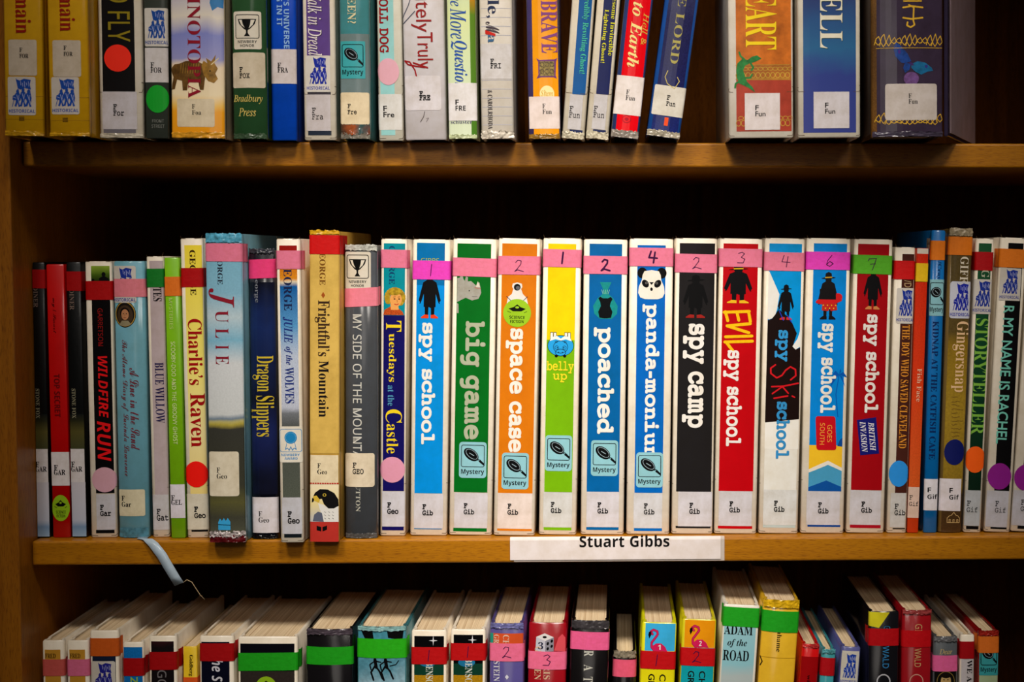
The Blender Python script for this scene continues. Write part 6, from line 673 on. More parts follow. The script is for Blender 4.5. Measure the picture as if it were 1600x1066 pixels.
b = Book('mid', (430.5, 469, 373.4, 437.8, 475.5, 845.7), 'white library-bound book with blue rosette award sticker low on its spine', WH, Y=-.012)
b.panel(.13, .87, 384, 832, ramp([(0, (74, 80, 72)), (.12, (90, 96, 84)), (.37, (80, 84, 80)), (.42, (120, 124, 130)), (.44, (200, 206, 222)), (.62, (196, 208, 228)), (.72, (90, 160, 214)), (.86, (10, 96, 170)), (.875, (236, 222, 190)), (.885, (236, 150, 30)), (.93, (220, 120, 14)), (.94, (180, 30, 14)), (1, (160, 20, 10))], .006, 120, speck=.3), u=True)
b.text('EORGE', 420, 484, 443.5, 456, (24, 34, 76), 'serif', name='author_lettering', at=450)
b.tape(391.7, 420, PNK)
b.text('JULIE', 494, 534, 442, 456.5, (30, 50, 130), 'italb', at=500); b.text('of the', 540, 568, 443.5, 456, (30, 50, 130), 'italb', at=500); b.text('WOLVES', 572, 628, 444, 458, (30, 50, 130), 'serifb', at=510)
a = b.acc(); q = P(b, 690); C = mat((228, 222, 208), .4, .3, .05); B2 = mat((30, 130, 190), .4, .2, .0); h = b.half()
X0, X1 = 436.2 - b.xc(690), 472.5 - b.xc(690)
a.rrect(X0, X1, 664, 720, 3, C, 2); o = a.build('award_sticker', b.root); a = b.acc(); X = (X0 + X1) / 2
a.frame(X0 + 1, X1 - 1, 668, 704, 4, .9, B2, 2.5)
a.poly([(X - 6, 688), (X - 9, 701), (X - 5, 698.5), (X - 2.5, 702.5), (X, 697), (X + 2.5, 702.5), (X + 5, 698.5), (X + 9, 701), (X + 6, 688)], B2, 2.5); a.poly([(X - 5.3, 688), (X - 7.4, 698.5), (X - 4.8, 697), (X - 2.6, 700), (X, 694.5), (X + 2.6, 700), (X + 4.8, 697), (X + 7.4, 698.5), (X + 5.3, 688)], C, 2.8)
a.ell(X, 681.5, 9.5, 9.5, B2, 3.1); a.ringell(X, 681.5, 8, 8, .5, mat((110, 180, 215), .4, .2, 0), 3.4)
a.htext('NEWBERY', 'sansb', X - 15, X + 13.5, 706.5, 710.5, B2, 2.5); a.htext('AWARD', 'sansb', X - 10, X + 10, 712, 716, B2, 2.5); a.build('sticker_print', o)
b.label_(441, 471.5, 775, 832, 'Geo', 'slabm', (198, 198, 206), fx=449.5, fy=801, size=1.05, at=800)
b.panel(.16, .9, 832, 838, (30, 46, 58), u=True); b.wear()

b = Book('mid', (480.5, 533, 362, 485, 528.5, 842), 'tall tan spine with red tape at its head and a falcon near its foot', (206, 164, 72), 'box', rough=.4, coat=.5, depth=.145, Y=-.010)
b.panel(.0, .99, 397, 704, (222, 184, 92), u=True, grime=.1)
b.text('GEORGE', 385, 444.4, 499.5, 508.5, (120, 74, 20), 'serif', name='author_lettering', at=430)
b.tape(368, 397, (206, 8, 8), wrap=.03)
a = b.acc(); X = 505 - b.xc(460); a.poly([(X - 3, 460), (X, 455), (X + 3, 460), (X, 465)], mat((168, 84, 30), .4, .2), 2); a.build('diamond_ornament', b.root)
b.text('Frightful’s', 468, 554, 492, 515, (60, 40, 26), 'serifb', at=500); b.text('Mountain', 561, 648, 498, 513.5, (40, 30, 40), 'serifb', at=500)
b.label_(485, 528, 707, 753, 'Geo', 'serif', (236, 220, 184), fx=496, fy=723.5, size=.86, at=730)
a = b.acc(); q = P(b, 780)
for i in range(12): a.rect(484.7 - b.xc(751) + i * 3.7, 487.6 - b.xc(751) + i * 3.7, 750, 752.2, mat((190, 40, 30), .4, .2), 2.6)
a.build('dashed_rule', b.root)
b.panel(.01, .98, 753, 811, ramp([(0, (190, 190, 190)), (.5, (232, 214, 150)), (1, (240, 226, 190))], .05, 60), lvl=1.3, u=True)
a = b.acc(); D = mat((28, 26, 30), .4, .2, 0); WHT = mat((226, 224, 218), .4, .2, 0)
a.poly([q(503, 811), q(501, 795), q(497, 782), q(505, 784), q(514, 790), q(528, 785), q(528.5, 811)], WHT, 2)
a.poly([q(488, 776), q(492, 766), q(500, 760), q(512, 760.5), q(522, 766), q(528, 776), q(528.5, 786), q(521, 790), q(513, 790), q(506, 783), q(503, 775), q(497, 776)], D, 2.3)
a.poly([q(488, 779), q(490, 771), q(495, 770), q(500, 777), q(498, 781), q(491, 778)], mat((214, 180, 60), .4, .2, 0), 2.6); a.poly([q(487.4, 781), q(488, 774), q(491, 775), q(490.5, 779)], INK, 2.9)
a.ell(*q(507, 769), 2.8, 2.4, mat((206, 176, 60), .4, .2, 0), 2.8); a.ell(*q(507, 769), 1.6, 1.6, INK, 3.1)
a.poly([q(489, 810), q(491, 800), q(497, 795), q(503, 797), q(506, 811)], mat((92, 98, 116), .4, .2, 0), 2.2)
for i in range(9): a.stroke([q(507 + (i % 3) * 6, 795 + (i // 3) * 5), q(509 + (i % 3) * 6, 796.4 + (i // 3) * 5)], .6, D, 2.6)
a.build('falcon_print', b.root)
b.panel(.01, .98, 811, 842, (190, 52, 44), lvl=1.5, u=True)
a = b.acc(); q = P(b, 820); a.poly([q(495, 817), q(502, 819), q(502, 826), q(495, 824)], INK, 2.4); a.poly([q(504, 819), q(511, 816.5), q(511, 823), q(504, 826)], INK, 2.4); a.build('publisher_mark', b.root)
b.crinkle(360.5, 367, (236, 180, 30), amp=.0008, rough=.3)

b = Book('mid', (536.5, 590.5, 383.5, 539, 589.5, 842), 'charcoal spine with a trophy sticker at its head and thin white capitals', (70, 74, 80), 'round', rough=.2, coat=.9, bulge=.003)
b.trophy(538, 579, 394, 452); b.tape(453, 482, (236, 130, 150), slant=-6)
b.text('MY SIDE OF THE MOUNTAIN', 491, 735, 551, 565, (206, 206, 200), 'sans', at=500)
b.label_(537.5, 585, 708, 761, 'GEO', 'mono', (226, 212, 186), r=4, fx=551, fy=727, size=.98, at=730, lvl=3.6)
b.text('DUTTON', 748, 800, 556, 563, (186, 186, 176), 'serif', at=770, name='publisher_lettering')
b.crinkle(383, 392, (206, 206, 196), amp=.0012, rough=.15); b.crinkle(834, 842.5, (92, 90, 88), amp=.0012, rough=.2)

b = Book('mid', (594.2, 637, 374, 593.2, 633.5, 837.5), 'navy spine in white binding with a curly-haired face and yellow decorative lettering', WH)
b.panel(.11, .93, 381, 492.5, (0, 142, 158), u=True); b.panel(.11, .93, 492.5, 767, (16, 12, 92), u=True)
b.text('GEORGE', 385, 444, 608, 617, (10, 60, 110), 'serif', name='author_lettering', at=420)
a = b.acc(); q = P(b, 470); HR = mat((196, 160, 40), .4, .2, .3, 0, 400); SK = mat((230, 160, 84), .4, .2, 0)
for i in range(15):
    t = math.radians(150 + i * 18); a.ell(617 - b.xc(470) + 12 * math.cos(t), 465 + 12 * math.sin(t), 4.4, 4.2, HR, 2)
a.poly([q(599, 492), q(601, 484), q(610, 479), q(622, 481), q(629, 487), q(631, 492)], mat((206, 84, 30), .4, .2, .3, 0, 900), 2.1)
a.poly([q(610, 474), q(622, 474), q(623, 484), q(611, 484)], SK, 2.3); a.ell(*q(618.5, 468), 9.2, 11.2, SK, 2.5); a.ell(*q(616, 457), 10, 4.4, HR, 2.8)
for s in (-3, 4): a.ell(*q(619.5 + s, 467), 1.5, .9, INK, 2.9); a.stroke([q(617.5 + s, 464), q(621 + s, 463.6)], .7, mat((110, 60, 20), .4, .2, 0), 2.9)
a.stroke([q(620, 468), q(621, 472)], .7, mat((170, 90, 40), .4, .2, 0), 2.9); a.stroke([q(616.5, 475), q(619.5, 476), q(622.5, 474.6)], 1.1, mat((190, 30, 24), .4, .2, 0), 2.9)
a.build('portrait_print', b.root)
b.tape(390.5, 418.5, PNK, slant=.5)
Y2 = (236, 206, 30)
b.text('T', 501, 518, 603.5, 627, Y2, 'serifb', at=510); b.text('uesdays', 521, 596, 604.5, 619, Y2, 'serif', at=560)
b.text('at the', 601.5, 633.5, 606, 616, (80, 150, 190), 'serif', at=615); b.text('C', 639, 660, 602.5, 628, Y2, 'serif', at=650); b.text('astle', 662, 708, 604, 622, Y2, 'serif', at=685)
b.dot(613, 733.6, 20.3, (220, 150, 176), rx=19.5)
b.label_(597, 632.5, 767.6, 823, 'Geo', 'slabm', (206, 204, 212), fx=605, fy=789, size=1.0, at=800)
b.panel(.09, .93, 823, 829, (16, 12, 92), u=True); b.wear()

# --- the white library-bound series in the middle
def series(geo, label, top, main=None, pu=(.11, .86), y1=770, tape=(402, 430), tc=PNK, dig=None, bold=False, ysplit=None, yp=382, slant=0, bar=None, barc=None, lab=None, labc=LB, ddx=0, dy=0):
    b = Book('mid', geo, label, WH)
    if main: b.panel(pu[0], pu[1], yp, ysplit, top, u=True); b.panel(pu[0], pu[1], ysplit, y1, main, u=True)
    else: b.panel(pu[0], pu[1], yp, y1, top, u=True)
    b.tape(tape[0], tape[1], tc, dig, bold=bold, slant=slant, dx=ddx, dy=dy)
    if bar: b.panel(pu[0], pu[1], bar[0], bar[1], barc or top, u=True)
    b.wear(); return b
def gib(b, x0, x1, y0, y1, fx, fy, c=LB):
    b.label_(x0, x1, y0, y1, 'Gib', 'slabm', c, fx=fx, fy=fy, size=.95, at=800)

b = series((644.7, 704, 375, 640, 698.8, 836), 'blue spine, small black-coated figure in red shoes above white lettering', (0, 112, 178), (0, 142, 226), ysplit=446, tape=(408, 437), tc=(228, 62, 190), dig='1', yp=380.6, bar=(824.5, 826.5))
b.htext('GIBBS', 658, 686, 404, 412, (170, 180, 60), 'sans', lvl=3, name='author_lettering')
spy(b, 671.5, 424, 497, 34, (226, 60, 20)); b.text('spy school', 504, 693.5, 654, 680.5, (236, 234, 228), 'slab', at=560)
gib(b, 646.8, 692, 770.7, 825, 660, 791)
b = series((707.4, 776.6, 374.5, 701, 768.7, 837), 'dark green spine with a grey rhinoceros head and pale grey lettering', (0, 104, 26), tape=(403.5, 432), slant=1.5, pu=(.1, .88), y1=769.7, bar=(826, 831.5))
a = b.acc(); q = P(b, 450); G = mat((164, 162, 152), .4, .2, .08, 0, 200)
a.poly([q(714.5, 436), q(722, 434), q(727, 441), q(736, 440), q(743, 446), q(746, 449), q(746.5, 442), q(749, 442), q(750.5, 449), q(752, 458), q(748, 467), q(738, 470), q(728, 466), q(722, 469), q(714.5, 473)], G, 2)
a.poly([q(718, 441), q(719, 432), q(723, 432), q(725, 441)], G, 2.2); a.poly([q(726, 441), q(728, 433), q(731, 434), q(731, 442)], G, 2.2)
a.poly([q(743.5, 449), q(746.5, 440), q(750, 449)], mat((216, 206, 190), .4, .2, 0), 2.4); a.stroke([q(742, 450), q(751, 451.5)], .7, mat((190, 60, 50), .4, .2, 0), 2.7)
a.ell(*q(733.5, 455), 1, 1, INK, 2.5); a.stroke([q(738, 464), q(746, 464)], .7, mat((96, 92, 88), .4, .2, 0), 2.5); a.poly([q(714.5, 474), q(717, 476), q(717.5, 490), q(714.5, 490)], G, 2)
a.build('rhino_print', b.root)
b.text('big game', 502, 686.7, 719, 758, (170, 176, 150), 'slab', at=560); b.mystery(717.5, 760, 690.6, 747)
gib(b, 709.8, 761.5, 770.7, 826, 724.5, 791)
b = series((778.4, 845, 374, 770.7, 835.4, 838), 'orange spine with white-suited figure, lime round sticker and white lettering', (214, 118, 10), tape=(401.7, 430.4), dig='2', pu=(.09, .93), y1=771.5, slant=-1, bar=(827.5, 831))
a = b.acc(); q = P(b, 460); SW = mat((228, 224, 218), .4, .2, .05)
a.poly([q(792, 477), q(794, 465), q(800, 460), q(802, 452), q(800, 449), q(801, 444), q(808, 442), q(815, 444), q(816, 449), q(814, 452), q(817, 460), q(823, 466), q(825.5, 477)], SW, 2)
a.ell(*q(808, 449.5), 5.2, 5.2, mat((40, 40, 46), .3, .5, 0), 2.4); a.ell(*q(809, 450.5), 3, 3, mat((96, 96, 100), .3, .5, 0), 2.7)
for s in (-1, 1): a.stroke([q(808 + s * 16, 464), q(808 + s * 10, 470)], 1, mat((30, 30, 60), .4, .2, 0), 2.5)
a.ell(*q(808, 470), 9, 1.4, INK, 2.5); a.build('cover_figure', b.root)
b.scifi(808, 489.5, 21.6, 21.8); b.text('space case', 513.6, 707, 790, 816.6, (236, 230, 220), 'slab', at=560); b.mystery(784, 826, 708, 765)
gib(b, 777.5, 831, 771.5, 827.5, 793, 792, (228, 212, 204))
b = series((848.4, 909, 373.4, 841.4, 900.5, 836), 'yellow over lime green spine with an upside-down blue hippopotamus', (244, 208, 0), (116, 178, 8), ysplit=531, tape=(390, 417.5), dig='1', bold=True, pu=(.13, .87), y1=769, slant=1, bar=(824.5, 829), barc=(116, 178, 8), ddx=1)
a = b.acc(); q = P(b, 540); BL = mat((36, 156, 222), .4, .2, 0); WW = mat((238, 236, 226), .4, .2, 0)
for x in (862, 867, 884, 889): a.poly([q(x - 3, 536), q(x - 2.2, 519), q(x + 2.2, 519), q(x + 3, 536)], INK, 1.8); a.poly([q(x - 2.3, 536), q(x - 1.6, 519.8), q(x + 1.6, 519.8), q(x + 2.3, 536)], WW, 2)
a.ell(*q(876, 540), 20.5, 16.5, INK, 2.1); a.ell(*q(876, 540.2), 19.7, 15.7, BL, 2.3)
a.poly([q(858.6, 533), q(862, 526.5), q(870, 524.8), q(876, 529), q(882, 524.8), q(890, 526.5), q(893.4, 533), q(884, 529.8), q(876, 532), q(868, 529.8)], WW, 2.5)
a.ringell(*q(876, 542), 11.5, 10, .8, INK, 2.6); a.ell(*q(869.5, 556), 2.4, 2.2, INK, 2.4); a.ell(*q(882.5, 556), 2.4, 2.2, INK, 2.4)
for s in (-1, 1): a.ringell(*q(876 + s * 6, 543), 3.2, 3, .6, INK, 2.8); a.ell(*q(876 + s * 5, 543), .9, .9, INK, 2.8); a.ringell(*q(876 + s * 7, 534), 2, 1.6, .6, INK, 2.8); a.ell(*q(876 + s * 3, 550), .9, .7, INK, 2.9)
a.ringell(*q(876, 550.6), 8.4, 5.6, .8, INK, 2.7); a.build('hippo_print', b.root)
b.htext('belly', 854.5, 896.5, 564, 583, (236, 214, 40), 'slabm'); b.htext('up', 864, 886, 583.5, 597, (236, 214, 40), 'slabm')
b.mystery(852, 893.6, 680, 736); gib(b, 848.8, 893.6, 769.3, 824.5, 860.5, 788.5, (206, 206, 204))
b = series((911.4, 981.6, 375, 907.2, 974.4, 834.5), 'deep blue spine with a teal bag holding a black bear shape', (0, 96, 164), tape=(400.6, 428.5), dig='2', bold=True, pu=(.13, .88), y1=767.6, bar=(823, 827.5))
a = b.acc(); q = P(b, 470); T = mat((22, 140, 140), .4, .2, .08, 0, 300)
a.poly([q(937, 441), q(955, 441), q(950, 452), q(949, 458), q(958, 466), q(965, 478), q(964, 490), q(956, 498), q(938, 498), q(929, 490), q(927, 478), q(934, 466), q(943, 458), q(942, 452)], T, 2)
a.poly([q(935, 466), q(938, 463.5), q(942, 466), q(950, 466), q(954, 463.5), q(957, 467), q(954, 473), q(953, 478), q(957, 487), q(955, 496), q(948, 497), q(944, 497), q(937, 496), q(935, 487), q(939, 478), q(938, 472)], mat((8, 16, 22), .4, .2, 0), 2.4)
for i in range(5): a.stroke([q(940 + i * 3, 453), q(942 + i * 2, 459)], .8, mat((120, 190, 150), .4, .2, 0), 2.7)
a.build('bag_print', b.root)
b.text('poached', 510.8, 677, 927.5, 960, (232, 230, 222), 'slab', at=560); b.mystery(923.5, 965.5, 686.7, 742.6)
gib(b, 916.5, 967, 767.6, 823, 933.5, 788)
b = series((984, 1052.3, 374, 977.6, 1046.5, 834.5), 'bright blue spine with a white panda face and hyphenated white lettering', (0, 100, 192), tape=(388, 416.5), dig='4', bold=True, pu=(.18, .83), y1=769.4, bar=(824.5, 829.5), yp=384, ddx=2)
a = b.acc(); q = P(b, 445); FU = mat((236, 230, 218), .4, .2, .03)
for s in (-1, 1): a.ell(*q(1018.5 + s * 15, 427), 7.6, 8.4, INK, 2)
a.poly([q(1018 + x, y) for x, y in ((-11, 424), (0, 422.5), (11, 424), (14, 430), (15, 438), (19.5, 448), (20.5, 458), (17, 465), (10, 467.3), (0, 467.5), (-10, 467.3), (-17, 465), (-20.5, 458), (-19.5, 448), (-15, 438), (-14, 430))], FU, 2.4)
for s in (-1, 1): a.ell(*q(1018 + s * 9.5, 443.5), 6.6, 4.8, INK, 2.8, rot=-55 * s); a.ringell(*q(1018 + s * 8, 442.5), 1.7, 1.7, .45, mat((150, 146, 140), .4, .2, 0), 3.1)
a.poly([q(1014.5, 441), q(1021.5, 441), q(1018, 445.5)], INK, 2.8); a.ell(*q(1018, 452), 2, 2.8, INK, 2.8); a.build('panda_print', b.root)
b.text('panda-monium', 475, 720, 1003, 1031, (236, 234, 228), 'slab', at=560); b.mystery(994, 1035.8, 706, 761, lvl=3.8)
gib(b, 990, 1034.5, 769.7, 825, 1006, 790, (206, 206, 210))
b = series((1055.6, 1121, 373.4, 1048.3, 1114.2, 833), 'charcoal spine with a black hatted figure and white lettering', (52, 48, 50), tape=(397, 425.7), dig='2', pu=(.1, .95), y1=766.8, slant=1, yp=381, bar=(820.6, 824), ddx=1)
spy(b, 1087, 430, 496, 39, (150, 30, 24), coat=(8, 8, 10)); b.text('spy camp', 505, 667, 1067, 1100, (236, 232, 226), 'slab', at=560)
gib(b, 1059.5, 1112.5, 766.8, 821, 1077, 788)
b = series((1124, 1192.6, 374, 1115.3, 1182, 832.7), 'crimson spine with yellow brushed capitals under a black hatted figure', (190, 0, 12), tape=(389.5, 417.5), dig='3', pu=(.09, .9), y1=766, yp=381.8, bar=(820.6, 825), ddx=1)
spy(b, 1153.5, 414, 473.5, 44, (232, 180, 30), hatband=(220, 180, 20))
a = b.acc(); q = P(b, 515); YB = mat((248, 196, 12), .45, .2, .06, 0, 500)      # brushed capitals, letter tops to the right
def br(pts, w=4.6): a.stroke([q(*z) for z in pts], w, YB, 2.6)
br([(1131, 488), (1170, 486)]); br([(1133, 487), (1137, 501)]); br([(1151, 488), (1154, 500)]); br([(1169, 487), (1172, 502)])
br([(1172, 505), (1136, 509), (1170, 519)]); br([(1134, 526), (1175, 524)]); br([(1133, 534), (1176, 532)]); br([(1135, 534), (1147, 549)])
a.build('brushed_lettering', b.root)
b.text('spy school', 546.4, 696, 1130, 1160, (236, 230, 226), 'slab', at=590); gib(b, 1123, 1174.5, 766, 820.6, 1139.5, 786)
b = series((1195, 1258.5, 373.6, 1184.6, 1247, 832), 'sky blue and white spine with dark slope, skiing figure and red script', (0, 150, 226), tape=(394.5, 423), dig='4', pu=(.11, .93), y1=560, yp=381.8, ddx=1.5, slant=1)
b.panel(.11, .93, 560, 764, (230, 228, 220), lvl=1, u=True)
a = b.acc(); q = lambda x, y: (x - b.xc(y), y); MT = mat((44, 16, 12), .4, .2, .1, 0, 60); SN = mat((236, 234, 228), .4, .2, .03)
a.poly([q(1201.3, 424), q(1203, 426), q(1218, 460), q(1214, 484), q(1210, 496), q(1202, 499), q(1199.5, 498)], SN, 1.6)
a.poly([q(1252.4, 508), q(1246, 528), q(1238, 540), q(1243, 545), q(1250, 540), q(1251, 570), q(1252, 580)], SN, 1.9)
a.poly([q(1199.8, 500), q(1206, 498), q(1214, 488), q(1218, 484), q(1226, 490), q(1236, 500), q(1245, 520), q(1240, 536), q(1243, 545), q(1250.5, 541), q(1248.3, 653), q(1195.5, 659)], MT, 1.7)
a.poly([q(1195.5, 659), q(1248.2, 653), q(1247.3, 700), q(1194.8, 700)], SN, 1.5); a.build('slope_print', b.root)
spy(b, 1228, 445, 499, 25, (206, 40, 30)); a = b.acc()
a.stroke([q(1219, 480), q(1207, 499)], 1, INK, 2.6); a.stroke([q(1218, 486), q(1224, 500)], 1.4, mat((30, 60, 190), .4, .2, 0), 2.8); a.stroke([q(1230, 492), q(1237, 503)], 1.4, mat((30, 60, 190), .4, .2, 0), 2.8); a.build('ski_print', b.root)
b.text('spy', 515, 564, 1211, 1231, (50, 150, 214), 'slab', at=530); b.text('school', 626, 715, 1213, 1234, (50, 140, 200), 'slab', at=660)
a = b.acc(); q = P(b, 600); RB = mat((206, 20, 30), .45, .2, 0)
a.stroke([q(1203 + v * 40, 569 + u * 27) for u, v in ((.85, .8), (.6, 1), (.25, .98), (.1, .78), (.3, .6), (.6, .46), (.75, .26), (.5, .03), (.2, .02), (0, .2))], 2.4, RB, 2.8)
a.stroke([q(1247, 597), q(1224, 602), q(1206, 603)], 2.4, RB, 2.8); a.stroke([q(1222, 602), q(1232, 613)], 2.2, RB, 2.8); a.stroke([q(1222, 603), q(1207, 614)], 2.2, RB, 2.8)
a.stroke([q(1231, 617), q(1210, 621)], 2.4, RB, 2.8); a.stroke([q(1238, 617), q(1242, 619)], 2.2, RB, 2.8); a.build('brushed_lettering', b.root)
gib(b, 1192.5, 1244, 763.6, 819, 1209, 784.6, (218, 218, 216)); b.panel(.11, .93, 819, 823, (190, 206, 206), u=True)
b = series((1260.5, 1330, 373.6, 1250, 1318.7, 833), 'blue spine with beach, red badge and a coated figure wearing a swim ring', (0, 134, 222), tape=(394.5, 422), tc=(228, 62, 190), dig='6', pu=(.16, .92), y1=700, yp=381.6, ddx=2, bar=(820, 823), barc=(0, 60, 150))
spy(b, 1294, 426, 499, 32, (26, 22, 26), coat=(34, 30, 34), hatband=(210, 160, 40)); a = b.acc(); q = lambda x, y: (x - b.xc(y), y); RR = mat((206, 26, 30), .4, .2, 0)
a.ell(*q(1295, 470), 20.5, 5.4, RR, 2.9, rot=-6); a.ell(*q(1309, 464), 7, 6, RR, 2.9)
a.poly([q(1285, 474), q(1307, 474), q(1308, 484), q(1298, 486), q(1296, 481), q(1294, 486), q(1284, 485)], mat((190, 40, 30), .4, .2, 0), 2.9)
for i in range(7): a.ell(*q(1286.5 + i * 3.2, 477 + (i % 2) * 4.6), 1, 1, mat((236, 190, 40), .4, .2, 0), 3.2)
a.poly([q(1281, 452), q(1306, 452), q(1306, 468), q(1281, 468)], mat((34, 30, 34), .4, .2, 0), 3.1); a.build('swim_ring_print', b.root)
a = b.acc(); q = lambda x, y: (x - b.xc(y), y)
PM = mat((0, 84, 176), .4, .2, 0)
for dx, dy in ((-12, 6), (-9, -8), (3, -14), (11, -4), (-14, 16), (8, 10)): a.poly([q(1311, 584), q(1311 + dx * .6, 582 + dy * .5), q(1311 + dx * 1.2, 587 + dy + 6), q(1311 + dx * .5, 588 + dy * .4)], PM, 1.6)
a.stroke([q(1311, 585), q(1306, 615), q(1309, 650)], 1.4, PM, 1.6); a.build('palm_print', b.root)
b.text('spy school', 505.4, 644.7, 1277, 1307, (236, 234, 228), 'slab', at=560)
a = b.acc(); BD, BK, YW, WV, NB = [mat(c, .4, .2, .03) for c in ((196, 12, 28), (0, 70, 160), (240, 192, 40), (232, 226, 214), (10, 74, 156))]
L, Rr = -.34 * 2 * b.half(), .42 * 2 * b.half(); hb = b.half() * 2
L, Rr = (.16 - .5) * hb, (.92 - .5) * hb; m = (L + Rr) / 2 + 4
a.poly([(Rr, 683), (Rr, 697), (Rr - 8, 696), (Rr - 4, 686)], NB, 1.7)
a.poly([(L, 695), (Rr, 695), (Rr, 740), (L, 740)], YW, 1.4)
a.poly([(L, 733), (L + 8, 729), (m, 719), (Rr, 730), (Rr, 767), (L, 767)], WV, 1.7); a.poly([(L, 738), (L + 8, 735), (m, 725.5), (Rr, 735), (Rr, 767), (L, 767)], mat((70, 154, 196), .4, .2, .03), 2.0)
a.poly([(L, 761), (m - 2, 750), (Rr, 760), (Rr, 767), (L, 767)], mat((10, 80, 160), .4, .2, .03), 2.3); a.build('beach_print', b.root)
a = b.acc(); X = 1290.5 - b.xc(676); o_ = rr_pts(X - 15.5, X + 15.5, 649.5, 702.5, 4); a.poly([(x + (y - 676) * .05, y) for x, y in o_], BD, 2.6); o = a.build('title_badge', b.root)
a = b.acc(); OG = mat((236, 160, 60), .4, .2, 0); a.vtext('GOES', 'sans', X + 2, X + 9.5, 663, 690, OG, 3); a.vtext('SOUTH', 'sans', X - 9.5, X - 2, 660, 694, OG, 3); a.build('badge_lettering', o)
gib(b, 1260, 1312, 767, 820, 1278, 788.5)
b = series((1334, 1396.5, 375, 1322, 1381, 830.6), 'dark red spine with green tape and a tilted navy badge', (164, 4, 16), tape=(399, 428), tc=(84, 172, 34), dig='7', pu=(.1, .91), y1=763.8, yp=382.5, slant=1, bar=(818, 823), barc=(170, 10, 34), ddx=-1)
spy(b, 1364, 418, 483, 29, (206, 130, 70)); b.text('spy school', 490.6, 643.4, 1348, 1375, (236, 230, 226), 'slab', at=540)
a = b.acc(); X = 1356 - b.xc(680)
c, s_ = math.cos(math.radians(-6)), math.sin(math.radians(-6)); rot = lambda x, y: (X + x * c - (y) * s_, 680 + x * s_ + y * c)
a.poly([rot(-15, -27), rot(15, -29), rot(15.5, 28), rot(-14, 28)], mat((20, 22, 110), .4, .3, 0), 2.4); o = a.build('title_badge', b.root)
a = b.acc(); n0 = len(a.v); WT = mat((226, 222, 226), .4, .2, 0); a.vtext('BRITISH', 'italb', 2, 11, -22, 23, WT, 3); a.vtext('INVASION', 'italb', -11, -2, -24, 24, WT, 3)
a.v = [rot(x, y) + (l,) for x, y, l in a.v]; a.build('badge_lettering', o)
gib(b, 1327.5, 1376, 764, 818, 1345.5, 785.5)

# --- right end
b = Book('mid', (1398.4, 1431.2, 387, 1385, 1416.4, 831.7), 'slim brown spine in white binding with red tape and sky-blue dot', WH)
b.panel(.36, .97, 397.5, 769, (72, 34, 26), u=True)
b.text('/D', 438, 449, 1413, 1424, (190, 160, 120), 'sans', name='author_lettering'); b.tape(408, 436.7, (206, 10, 12))
b.historical(1401, 1429.5, 449, 505, word='HISTORICAL', at=None) if False else b.historical(1400.5, 1429.5, 450, 505)
b.text('THE BOY WHO SAVED CLEVELAND', 507, 699, 1409.5, 1421.5, (230, 150, 50), 'serif', at=520)
b.dot(1404.5, 738.7, 20.5, (40, 146, 232), rx=15.5); b.label_(1391, 1414.5, 769, 823, 'Gib', 'mono', (204, 202, 200), fx=1397.5, fy=790, size=.98, at=800)
b.panel(.3, .93, 824, 826, BLK, u=True); b.wear()
b = Book('mid', (1432.3, 1451.8, 388.6, 1417.2, 1435, 827.4), 'very thin orange-red paperback with yellow tape', (222, 66, 20), 'box', 'paperback_book', .12, rough=.4)
b.panel(0, 1, 397, 756, ramp([(0, (220, 92, 34)), (.5, (226, 60, 20)), (1, (214, 40, 14))], .1, 60, stretch=(3, 1, .3), speck=.15), u=True)
b.panel(0, 1, 389, 397, (226, 216, 204), u=True, lvl=1.4); b.tape(411.6, 439.7, (236, 192, 20))
b.text('Fish Face', 573, 624, 1432.5, 1439.5, (236, 190, 160), 'serif', at=600)
b.label_(1418, 1436, 756, 804, 'Gif', 'monol', (226, 196, 180), fx=1420.8, fy=772.5, size=.8, at=780)
b = Book('mid', (1455, 1479, 360.6, 1442.5, 1464.3, 829), 'tall medium-blue spine with orange tape and navy capitals', (10, 110, 186), 'box', rough=.3, coat=.6, depth=.145, bulge=.001)
b.tape(376.4, 406, (232, 124, 26), wrap=.008)
b.text('/Cray', 408, 436, 1464, 1471, (10, 60, 120), 'serif', name='author_lettering'); b.mystery(1451.5, 1476.5, 436, 492, rr=1)
b.text('KIDNAP AT THE CATFISH CAFE', 500, 714, 1457, 1466.5, (8, 40, 96), 'serif', at=520)
b.label_(1443, 1465.6, 745, 794, 'Gif', 'sansb', (232, 228, 236), fx=1449.5, fy=762, size=.88, at=760, ls=1.1)
a = b.acc(); a.rect(-b.W / 2 / b.k - 34, -b.W / 2 / b.k - 5, 373, 389, mat((200, 192, 178), .5, .1, .1), 2); a.htext('Kindness', 'serifb', -b.W / 2 / b.k - 30, -b.W / 2 / b.k - 9, 377, 383, mat((30, 20, 20), .5, 0, 0), 3); a.build('cover_label', b.root)
b = Book('mid', (1482, 1522.4, 358.6, 1466.5, 1502, 826.6), 'tall olive-brown spine with cream handwriting, orange tape and a navy dot', (120, 96, 50), 'round', rough=.25, coat=.8, depth=.145, bulge=.0015)
b.panel(.12, 1, 399, 826, ramp([(0, (80, 54, 26)), (.14, (70, 50, 26)), (.16, (150, 120, 34)), (.45, (170, 138, 40)), (.68, (150, 118, 30)), (.72, (96, 78, 36)), (1, (90, 74, 40))], .04, 40, speck=.2, coat=.8, rough=.25), u=True)
b.tape(370.6, 398.7, (232, 124, 26))
b.text('GIFF', 401, 441, 1500, 1513, (226, 216, 196), 'serif', at=420, name='author_lettering'); b.historical(1484.5, 1518, 439, 495.5, c=(206, 208, 222), ink=(28, 40, 160), rr=4)
b.text('Gingersnap', 500, 609, 1488.5, 1513, (236, 196, 150), 'serif', at=540)
